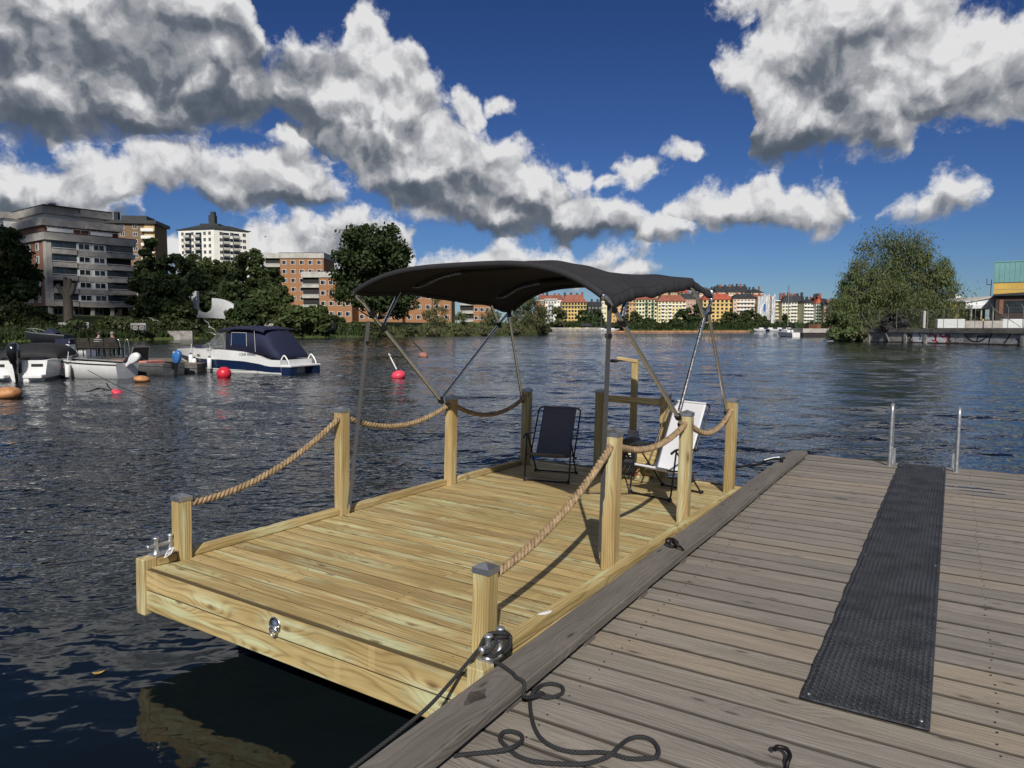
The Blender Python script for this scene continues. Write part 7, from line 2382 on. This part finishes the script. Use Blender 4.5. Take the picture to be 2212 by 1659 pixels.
def seated(loc, shirt, trousers, hair, lean, turn, label):
    root = empty('person', loc, math.pi, label, 'person', 'people sitting on the bench')
    # local frame: +y is behind the person, -y forward (towards the far shore after the half turn), seat at z = 0
    f_ = lean
    J = {'pelvis': (0, 0, .08), 'chest': (0, -f_ * .3, .38), 'neck': (0, -f_ * .62, .60), 'head0': (0, -f_ * .74, .68), 'head': (0, -f_ * .86, .80),
         'shL': (-.19, -f_ * .55, .53), 'elL': (-.25, -f_ * .5 - .06, .28), 'haL': (-.16, -f_ * .4 - .28, .18), 'shR': (.19, -f_ * .55, .53), 'elR': (.26, -f_ * .5 - .06, .28), 'haR': (.16, -f_ * .4 - .30, .20),
         'hipL': (-.10, -.02, .05), 'knL': (-.13, -.44, .06), 'anL': (-.13, -.40, -.38), 'toL': (-.14, -.58, -.43), 'hipR': (.10, -.02, .05), 'knR': (.13, -.44, .06), 'anR': (.14, -.36, -.38), 'toR': (.15, -.54, -.43)}
    Rr = {'pelvis': .165, 'chest': .175, 'neck': .06, 'head0': .065, 'head': .10, 'shL': .075, 'elL': .052, 'haL': .04, 'shR': .075, 'elR': .052, 'haR': .04, 'hipL': .10, 'knL': .072, 'anL': .048, 'toL': .04, 'hipR': .10, 'knR': .072, 'anR': .048, 'toR': .04}
    E_ = [('pelvis', 'chest'), ('chest', 'neck'), ('neck', 'head0'), ('head0', 'head'), ('chest', 'shL'), ('shL', 'elL'), ('elL', 'haL'), ('chest', 'shR'), ('shR', 'elR'), ('elR', 'haR'), ('pelvis', 'hipL'), ('hipL', 'knL'), ('knL', 'anL'), ('anL', 'toL'), ('pelvis', 'hipR'), ('hipR', 'knR'), ('knR', 'anR'), ('anR', 'toR')]
    nm = list(J)
    me = bpy.data.meshes.new('body')
    me.from_pydata([J[k] for k in nm], [(nm.index(a), nm.index(c)) for a, c in E_], [])
    o = link_mesh('body', me, root)
    sk = o.modifiers.new('skin', 'SKIN')
    for k, sv in zip(nm, me.skin_vertices[0].data):
        sv.radius = (Rr[k], Rr[k])
        sv.use_root = (k == 'pelvis')
    ss_ = o.modifiers.new('smooth', 'SUBSURF'); ss_.levels = 1; ss_.render_levels = 1
    dg = bpy.context.evaluated_depsgraph_get()
    bm_ = bpy.data.meshes.new_from_object(o.evaluated_get(dg))
    o.modifiers.clear(); o.data = bm_
    for m_ in (shirt, trousers, m_skin): bm_.materials.append(m_)
    for p in bm_.polygons:
        c = p.center
        p.use_smooth = True
        p.material_index = 1 if (c.z < .12 and not abs(c.x) > .22 and c.z < .12) else 0
        if c.z > .60 or (c.y < -f_ * .4 - .20 and .12 < c.z < .30): p.material_index = 2
    hd = Vector(J['head'])
    b = MB()
    b.lathe([(0, .118), (.06, .108), (.10, .06), (.108, 0.0), (.10, -.05), (.07, -.07)], n=14, caps=False)
    hr = b.build('hair', hair, root, hd + Vector((0, .015, .012)))
    fc = MB()
    tv = Vector((math.sin(turn), -math.cos(turn), 0))
    sd = Vector((tv.y, -tv.x, 0))
    fc.lathe([(0, -.015), (.013, -.008), (.012, .012), (0, .02)], c=hd + tv * .108 + Vector((0, 0, -.012)), n=8, caps=False)
    for sgn in (-1, 1):
        fc.lathe([(0, -.03), (.016, -.02), (.018, .015), (0, .03)], c=hd + sd * sgn * .10 + Vector((0, 0, -.01)), n=8, caps=False)
        fc.lathe([(0, -.01), (.010, 0), (0, .01)], c=hd + tv * .092 + sd * sgn * .035 + Vector((0, 0, .018)), n=8, caps=False)
    fo = fc.build('face', m_skin, root); fo['kind'] = 'stuff'
    return root
seated((bp.x - .18, bp.y + .30, jz + .48), pm('pale_shirt', (0.34, 0.35, 0.34), .8), pm('blue_jeans', (0.10, 0.14, 0.20), .8), m_hairb, .30, 0.0, 'person in pale grey top leaning forward on the jetty bench')
seated((bp.x + .68, bp.y + .30, jz + .48), pm('dark_shirt', (0.03, 0.032, 0.03), .8), pm('dark_trousers', (0.03, 0.03, 0.035), .8), m_hair, .05, -1.2, 'grey haired person in dark shirt sitting upright on the jetty bench')

# ---- outboard motors
def outboard(parent, loc, rz, tilt, s, cowl, name='outboard_motor', label='', leg=None):
    root = empty(name, label=label, cat='outboard motor', group='outboard motors on the moored boats')
    root.matrix_world = Matrix.Translation(loc) @ Matrix.Rotation(rz, 4, 'Z') @ Matrix.Rotation(tilt, 4, 'Y') @ Matrix.Scale(s, 4)
    b = MB()
    secs = [(-.02, .13, .10), (.12, .20, .13), (.30, .24, .15), (.46, .22, .145), (.58, .15, .11), (.62, .08, .06)]
    rings = []
    for z, hx, hy in secs:
        rings.append([Vector((math.copysign(abs(math.cos(a)) ** .6, math.cos(a)) * hx - .06 * z, math.copysign(abs(math.sin(a)) ** .6, math.sin(a)) * hy, z)) for a in [2 * math.pi * k / 20 for k in range(20)]])
    b.loft(rings); b.build('cowling', cowl, root)
    b = MB(); b.loft([[Vector((math.cos(a) * hx + .02, math.sin(a) * hy, z)) for a in [2 * math.pi * k / 14 for k in range(14)]] for z, hx, hy in ((-.02, .12, .09), (-.25, .09, .06), (-.6, .08, .045), (-.95, .075, .035))]); b.build('leg', leg or cowl, root)
    b = MB(); b.box((-.02, 0, -.62), (.34, .20, .012)); b.lathe([(0, -.2), (.04, -.15), (.05, 0), (.045, .15), (0, .22)], c=(0.0, 0, -.82), axis='X', n=12, caps=False); b.build('gearcase', leg or cowl, root)
    b = MB()
    for k in range(3):
        a = 2 * math.pi * k / 3
        b.box((-.22, .06 * math.cos(a), -.82 + .06 * math.sin(a)), (.02, .05, .12), Matrix.Rotation(a - math.pi / 2, 3, 'X'))
    o = b.build('propeller', m_blackpl, root); o['kind'] = 'stuff'
    b = MB(); b.bx(.10, .24, -.09, .09, -.35, .02); b.build('clamp', m_blackpl, root)
    return root
m_cowlk = pm('black_cowl', (0.008, 0.008, 0.009), .18, var=.1, coat=.5)
m_cowlw = pm('white_cowl', (0.66, 0.66, 0.66), .3, var=.06)
m_cowlb = pm('blue_cowl', (0.04, 0.16, 0.42), .3, var=.2)
# covered boat at the left edge
p = at_z(60, 828, 0)
cb = empty('covered_boat', (p.x, p.y + 1.0, 0), rad(80), 'white motor boat under black cover at the left edge', 'motor boat')
sh1 = lambda t: float(np.interp(t, [0, .2, .6, 1], [.80, .84, .92, 1.05]))
cb.location = (at_z(40, 826, 0).x - .4, at_z(40, 826, 0).y + .6, 0)
cb.rotation_euler = (0, 0, rad(105))
b, R1 = hull(5.6, 2.3, sh1, keel=-.25, n=18, stripes=((.80, .97, 1),)); b.build('hull', [m_gel, pm('grey_stripe', (.12, .13, .14), .4)], cb)
b = deck_strip(R1, .2); b.build('side_deck', m_gel, cb)
b = MB(); b.loft([crv(x, hb_, .80, zt, .45) for x, hb_, zt in ((.9, 1.05, .86), (1.1, 1.12, 1.15), (1.8, 1.13, 1.38), (2.8, 1.12, 1.42), (3.6, 1.0, 1.22), (4.6, .7, 1.0))], closed=False, caps=False); o = b.build('cover', pm('black_cover', (.014, .014, .016), .75, var=.2, bump=.006, bscale=5), cb)
sm = o.modifiers.new('thickness', 'SOLIDIFY'); sm.thickness = .015
b = MB(); b.bx(-.5, .05, -.95, -.30, .12, .26, bev=.03); b.build('swim_step', m_gel, cb)
b = MB(); b.bx(-.5, .05, .30, .95, .12, .26, bev=.03); b.build('swim_step', m_gel, cb)
b = MB(); b.bx(-.012, -.002, -.85, -.45, .55, .66); b.bx(-.012, -.002, .45, .85, .55, .66); b.build('vent', m_dark, cb)
for k_ in ():
    pass
Mb = Matrix.Translation(cb.location) @ Matrix.Rotation(rad(105), 4, 'Z')
outboard(None, Mb @ Vector((-.32, -.02, .72)), rad(105), rad(-8), 1.25, m_cowlk, label='large black outboard on the stern of the covered boat')
# open white boat with white tilted motor
m_rd0 = pm('badge_red', (.40, .03, .04), .4)
p0 = at_z(262, 818, 0)
ob = empty('open_boat', (p0.x, p0.y + .5, 0), rad(172), 'open white dinghy with dark rubbing strip between the covered boat and aluminium boat', 'dinghy')
sh2 = lambda t: .62 + .10 * t + .14 * t * t
b, R2 = hull(3.6, 1.6, sh2, keel=-.15, bowf=2.0, n=16, stripes=((.06, .16, 1),)); b.build('hull', [m_gel, m_dark], ob)
b = deck_strip(R2, .14); b.build('gunwale', m_gel, ob)
b = MB(); b.bx(0.1, 2.8, -.55, .55, .12, .16); b.build('floor', m_gel, ob)
for x in (.7, 1.9):
    b = MB(); b.bx(x - .18, x + .18, -.68, .68, .36, .42); b.build('thwart', m_gel, ob)
b = MB(); b.lathe([(0, 0), (.05, .002), (.05, .008), (0, .008)], n=14, axis='Y'); b.build('badge', m_rd0, ob, (2.28, .762, .44))
b = MB(); b.bx(-.34, -.08, .762, .770, .47, .495); b.bx(-.30, -.08, .762, .770, .42, .445); b.build('side_marking', m_navy, ob, (2.28, 0, 0))
Mo = Matrix.Translation(ob.location) @ Matrix.Rotation(rad(172), 4, 'Z')
outboard(None, Mo @ Vector((-.18, .05, .66)), rad(172), rad(-48), .82, m_cowlw, label='white outboard tilted up on the open white dinghy')
fender('', Mo @ Vector((1.95, .92, .32)), label='white fender on the side of the open white dinghy')
# aluminium boat with screen, pink seats and blue motor
p0 = at_z(360, 812, 0)
al = empty('aluminium_boat', (p0.x, p0.y + .7, 0), rad(168), 'grey aluminium boat with wrap screen and faded red seats beside the jetty end', 'motor boat')
sh3 = lambda t: .52 + .10 * t
b, R3 = hull(4.3, 1.7, sh3, keel=-.15, bowf=2.2, n=14); b.build('hull', m_alu, al)
b = deck_strip(R3, .12); b.build('gunwale', m_alu, al)
m_pinks = pm('faded_red_seat', (.52, .20, .16), .7, var=.15)
b = MB(); b.bx(2.9, 3.5, -.6, .6, .50, .60, bev=.02); b.build('foredeck_mat', m_pinks, al)
b = MB(); b.bx(.9, 1.3, -.6, .6, .40, .62, bev=.03); b.build('seat', m_pinks, al)
b = MB(); b.add([(1.75, -.55, .60), (1.75, .55, .60), (1.60, .48, 1.18), (1.60, -.48, 1.18)], [(0, 1, 2, 3)]); o = b.build('screen', m_perspex, al)
b = MB(); b.tube(bez([(1.76, -.57, .58), (1.61, -.52, 1.12), (1.60, -.40, 1.20), (1.60, .40, 1.20), (1.61, .52, 1.12), (1.76, .57, .58)], 5), .022, 6); b.build('screen_frame', m_alu, al)
Ma = Matrix.Translation(al.location) @ Matrix.Rotation(rad(168), 4, 'Z')
ob3 = outboard(None, Ma @ Vector((-.2, 0.1, .55)), rad(168), rad(-6), .85, m_cowlb, label='blue and yellow outboard on the grey aluminium boat', leg=m_blackpl)
b = MB(); b.box((0.02, 0, .50), (.30, .25, .10), bev=.03); b.build('yellow_band', m_yel, ob3)
# white console boat behind the bench
p0 = at_z(185, 769, 0)
co = empty('console_boat', (p0.x + 0.2, p0.y + .4, 0), rad(176), 'white console boat with navy screen cover behind the bench', 'motor boat')
co.scale = (.72, .72, .62)
b, R4 = hull(5.2, 2.0, lambda t: .62 + .12 * t, keel=-.2, n=14); b.build('hull', m_gel, co)
b = deck_strip(R4, .2); b.build('side_deck', m_gel, co)
b = MB(); b.bx(2.0, 3.4, -.5, .5, .4, 1.35, bev=.05); b.build('console', m_gel, co)
b = MB(); b.bx(1.95, 3.45, -.55, .55, 1.352, 1.95, bev=.06); b.build('screen_cover', m_navyc, co)
b = MB(); b.tube([(1.9, -.6, 1.3), (1.85, -.6, 2.0), (1.85, .6, 2.0), (1.9, .6, 1.3)], .02, 6); b.build('rail', m_steel, co)
# dark alloy boat under way further out
p0 = at_z(150, 743, 0)
db = empty('alloy_speedboat', (p0.x, p0.y, .15), rad(176), 'dark hulled open speedboat farther out left of the bench', 'motor boat')
b, R5 = hull(5.4, 2.1, lambda t: .95 + .45 * t, keel=-.1, n=16, stripes=((.0, .10, 1),)); b.build('hull', [pm('dark_alloy', (.055, .06, .068), .35, .5), m_alu], db)
b = deck_strip(R5, .25); b.build('side_deck', m_alu, db)
b = MB(); b.tube(bez([(3.4, -.8, 1.25), (4.2, -.7, 1.62), (5.2, -.25, 1.75), (5.2, .25, 1.75), (4.2, .7, 1.62), (3.4, .8, 1.25)], 5), .03, 6); b.build('bow_rail', m_alu, db)
b = MB(); b.loft([crv(x, hb_, 1.0, zt, .6) for x, hb_, zt in ((1.4, .6, 1.2), (1.9, .75, 1.75), (2.5, .75, 1.7), (3.0, .55, 1.3))], closed=False, caps=False); b.build('console_cover', m_navyc, db)
# grey boat with ladder rails right of the bench
for px, lab in ((256, 'left chrome boarding rail at the jetty right of the bench'), (275, 'right chrome boarding rail at the jetty right of the bench')):
    q = at_z(px, 768, jz)
    root = empty('boarding_rail', (q.x, q.y, jz - .05), 0, lab, 'handrail', 'chrome rails on the jetty')
    b = MB(); b.tube(bez([(-.15, 0, 0), (-.13, 0, .6), (-.05, 0, .95), (.05, 0, .95), (.12, 0, .6), (.15, 0, 0)], 6), .025, 8); b.build('hoop', m_steel, root)
    b = MB(); b.box((0, 0, .02), (.4, .1, .03)); b.build('foot_plate', m_galv, root)

# ---- buoys
m_or = pm('orange_buoy', (.50, .24, .10), .55, var=.3, scale=5)
m_rd = pm('red_buoy', (.62, .025, .045), .35, var=.15, scale=4)
m_pk = pm('pinkred_buoy', (.72, .06, .10), .4, var=.1, scale=4)
m_br = pm('faded_brown_buoy', (.33, .15, .12), .7, var=.3, scale=4)
GBu = 'mooring buoys on the water'
def buoy(px, py, wpx, asp, mat, label, eye=True, tip=0.0, sink=.35):
    p = at_z(px, py, 0)
    r = wpx / 2 / F_PX * p.y
    root = empty('mooring_buoy', (p.x, p.y + r, 0), 0, label, 'buoy', GBu)
    b = MB()
    prof_ = []
    for k in range(13):
        a = math.pi * k / 12
        prof_.append((r * math.sin(a), -r * asp * math.cos(a)))
    rot_ = Matrix.Rotation(tip, 3, 'Y')
    b.lathe(prof_, c=(0, 0, r * asp * (1 - 2 * sink)), n=20, rot=rot_, caps=False); b.build('float_ball', mat, root)
    if eye:
        c = rot_ @ Vector((0, 0, r * asp))
        b = MB(); b.lathe([(r * .16, 0), (r * .13, r * .22), (0, r * .24)], c=c + Vector((0, 0, r * asp * (1 - 2 * sink) - r * .05)), n=10, rot=rot_, caps=False); b.build('eye', m_blackpl, root)
    return root, r
buoy(1, 861, 52, .58, m_or, 'orange buoy cut by the left picture edge', False, 0, .2)
buoy(298, 825, 33, .48, m_or, 'flat orange buoy below the aluminium boat', False, .12, .2)
buoy(478, 815, 31, .95, m_rd, 'round red buoy beside the cruiser bow', False, 0, .25)
q, r = buoy(858, 817, 32, .72, m_pk, 'bright red buoy with white pickup stick beside the awning leg', True, -.25, .30)
b = MB(); b.tube([(-.05, 0, r), (-.32, 0, r + .55)], .03, 6); b.tube(bez([(-.32, 0, r + .55), (-.40, 0, r + .70), (-.30, 0, r + .62)], 4), .012, 5); b.build('pickup_stick', m_white, q)
q, r = buoy(913, 772, 22, .75, m_br, 'faded brown buoy trailing a dark rope stub', False, .2, .3)
b = MB(); b.tube(bez([(0, 0, r), (-.35, 0, r + .35), (-.75, 0, r + .75)], 5), .035, 6); b.build('rope_stub', m_iron, q)
q, r = buoy(247, 849, 26, .45, m_pk, 'small half sunk pink buoy with dark branches left of it', False, .3, .45)
b = MB()
for pts in ([(-.2, 0, .05), (-.5, 0, .12), (-1.0, 0, .02)], [(-.15, 0, .05), (-.28, 0, .18), (-.34, 0, .30)], [(-.4, 0, .08), (-.6, 0, .14), (-.8, 0, .06)]):
    b.tube(bez(pts, 4), .02, 5)
o = b.build('branch', m_iron, q); o['kind'] = 'stuff'
# mooring lines from the left boats
for k, (a_, c_, lab) in enumerate((((190, 800, .6), (330, 865, .02), 'dark mooring line sloping into the water before the open dinghy'), ((300, 790, .5), (640, 802, .05), 'dark mooring line between the aluminium boat and the cruiser'))):
    A_, C_ = at_z(*a_), at_z(*c_)
    b = MB(); b.tube(bez([A_, A_.lerp(C_, .5) + Vector((0, 0, -.05)), C_], 8), .011, 6)
    tag(b.build('mooring_rope', m_iron), lab, 'rope', 'mooring lines of the left boats')

# ---- sailing boats and barge in the distance
def yacht(px, py, Y, mast_px_top, L, label, rz=math.pi / 2):
    p = at_y(px, py, Y)
    root = empty('sailing_boat', (p.x, Y, 0), rz, label, 'sailing boat', 'sailing boats')
    b, R6 = hull(L, L * .30, lambda t: .9 + .25 * t, keel=-.4, n=14, stripes=((.85, 1.0, 1),)); b.build('hull', [m_gel, m_navy], root)
    b = deck_strip(R6, L * .12); b.build('deck', m_gel, root)
    b = MB(); b.bx(L * .35, L * .7, -L * .08, L * .08, .9, 1.45, bev=.1); b.build('coachroof', m_gel, root)
    mt = at_y(px, mast_px_top, Y).z
    b = MB(); b.tube([(L * .5, 0, 1.0), (L * .5, 0, mt)], [.10, .07], 8); b.build('mast', m_alu, root)
    b = MB(); b.tube([(L * .5, 0, 2.2), (L * .08, 0, 2.1)], .10, 6); b.build('boom', m_navyc, root)
    for e_ in ((L * 1.0, 0, 1.1), (0.1, 0, 1.0)):
        b = MB(); b.tube([(L * .5, 0, mt), e_], .018, 4); b.build('stay', m_alu, root)
    return root
yacht(1722, 727, 148, at7(0, 230)[1], 8.5, 'white yacht with tall mast moored before the barge', rad(95))
yacht(at6(1300, 0)[0], 714, 368, at6(0, 650)[1], 9, 'small far yacht with mast just left of the awning strap', rad(20))
yacht(at6(1185, 0)[0], 714, 378, at6(0, 665)[1], 8, 'far yacht mast left of the other small yacht', rad(10))
p = at_z(*at7(1690, 825), 0); p1 = at_z(*at7(2010, 825), 0)
br = empty('work_barge', (p.x, p.y, 0), 0, 'low black and grey work barge left of the big right tree', 'barge')
W = p1.x - p.x + 10
b = MB(); b.bx(0, W, 0, 8, -.3, .9); b.build('hull', m_dark, br)
b = MB(); b.bx(-.1, W, -.15, 8.1, .901, 1.75); b.build('bulwark', m_conc, br)
m_rust = pm('rust', (.16, .07, .04), .9, var=.4, scale=1)
for k in range(5):
    b = MB(); b.bx(2 + 4 * k, 4.5 + 4 * k, 2, 4, 1.75, 2.6 - .3 * (k % 2)); b.build('deck_load', m_rust, br)
# small boats along the far quay
GM = 'small boats along the far quay'
names_ = ['leftmost', 'second', 'third', 'fourth', 'fifth', 'sixth', 'rightmost']
for k in range(7):
    p = at_z(*at7(1228 + 50 * k, 760), 0)
    root = empty('small_boat', (p.x + 3, p.y + 2, 0), rad(178), '%s small white boat in the row along the far quay' % names_[k], 'motor boat', GM)
    b, _R = hull(5.5 + .6 * (k % 3), 2.1, lambda t: .9 + .3 * t, n=8); b.build('hull', m_gel if k % 3 != 1 else m_navy, root)
    b = MB(); b.bx(1.2, 3.4, -.8, .8, .9, 1.7, bev=.1); b.build('cover', m_navyc if k % 2 else m_gel, root)
# floating boom along the far shore and low quay wall
p0, p1 = at_z(*at6(1370, 880), 0), at_z(*at7(1100, 766), 0)
b = MB(); b.tube([(p0.x, p0.y, .15), (p1.x, p1.y, .15)], .35, 6)
tag(b.build('floating_boom', pm('boom_orange', (.45, .22, .10), .7, var=.3, scale=.5)), 'long thin orange brown floating boom before the far shore', 'boom')
p0, p1 = at_z(*at7(1185, 742), 0.0), at_z(*at7(1600, 742), 0.0)
b = MB(); b.bx(0, p1.x - p0.x, 0, 1.5, -.5, 2.6); tag(b.build('far_quay_wall', m_stone, None, (p0.x, 394, 0)), 'pale stone quay wall behind the row of small boats', 'wall')

# ---- gulls
def gull(px, py, Y, s, bank, label):
    p = at_y(px, py, Y)
    root = empty('seagull', p, rad(100), label, 'bird', 'seagulls in flight')
    root.rotation_euler = (bank, 0, rad(100)); root.scale = (s, s, s)
    b = MB(); b.lathe([(0, -.26), (.03, -.22), (.07, -.05), (.065, .10), (.04, .18), (.03, .24), (0, .28)], axis='X', n=10, caps=False); b.build('body', m_white, root)
    for sg in (-1, 1):
        b = MB(); b.add([(.08, 0, .03), (.10, sg * .30, .16), (.02, sg * .68, .06), (-.06, sg * .32, .14), (-.08, 0, .02)], [(0, 1, 3, 4), (1, 2, 3)]); o = b.build('wing', m_concp, root)
        sm = o.modifiers.new('thickness', 'SOLIDIFY'); sm.thickness = .012
    return root
gull(573, 511, 90, 1.3, .3, 'grey gull flying above the treetops right of the white tower')
gull(453, 707, 60, 1.1, .9, 'white gull flying over the left shore above the cruiser bow')
gull(464, 723, 60, 1.0, .2, 'white gull skimming low just left of the cruiser canvas')
gull(475, 688, 70, 1.0, .5, 'white gull flying before the clipped hedge')
gull(332, 692, 80, 1.0, .4, 'white gull flying before the hedge right of the grey block')

# ---- added cloud puffs out of view, spaced to part shade the left bank
m_cloud = pm('cloud_white', (0.85, 0.85, 0.86), 1.0, var=0.05, scale=.02)
hc = 420.0
off_ = SUN_DIR * (hc / SUN_DIR.z)
rs_ = random.Random(21)
cm = MB()
for k in range(300):
    gx, gy = rs_.uniform(-175, -58), rs_.uniform(106, 200)
    if gx > -85 and gy > 185: continue
    c = Vector((gx, gy, 0)) + off_ + Vector((0, 0, rs_.uniform(-6, 10)))
    rr_ = rs_.uniform(3.0, 5.0)
    rings = []
    for i in range(5):
        a = math.pi * i / 4
        rings.append([c + Vector((rr_ * math.sin(a) * math.cos(q) * (1 + .12 * math.sin(3 * q + k)), rr_ * math.sin(a) * math.sin(q), -rr_ * .5 * math.cos(a))) for q in [2 * math.pi * j / 12 for j in range(8)]])
    cm.loft(rings, caps=False)
tag(cm.build('cloud', m_cloud), 'unseen cumulus puffs added to shade the left bank', 'cloud', kind='stuff')
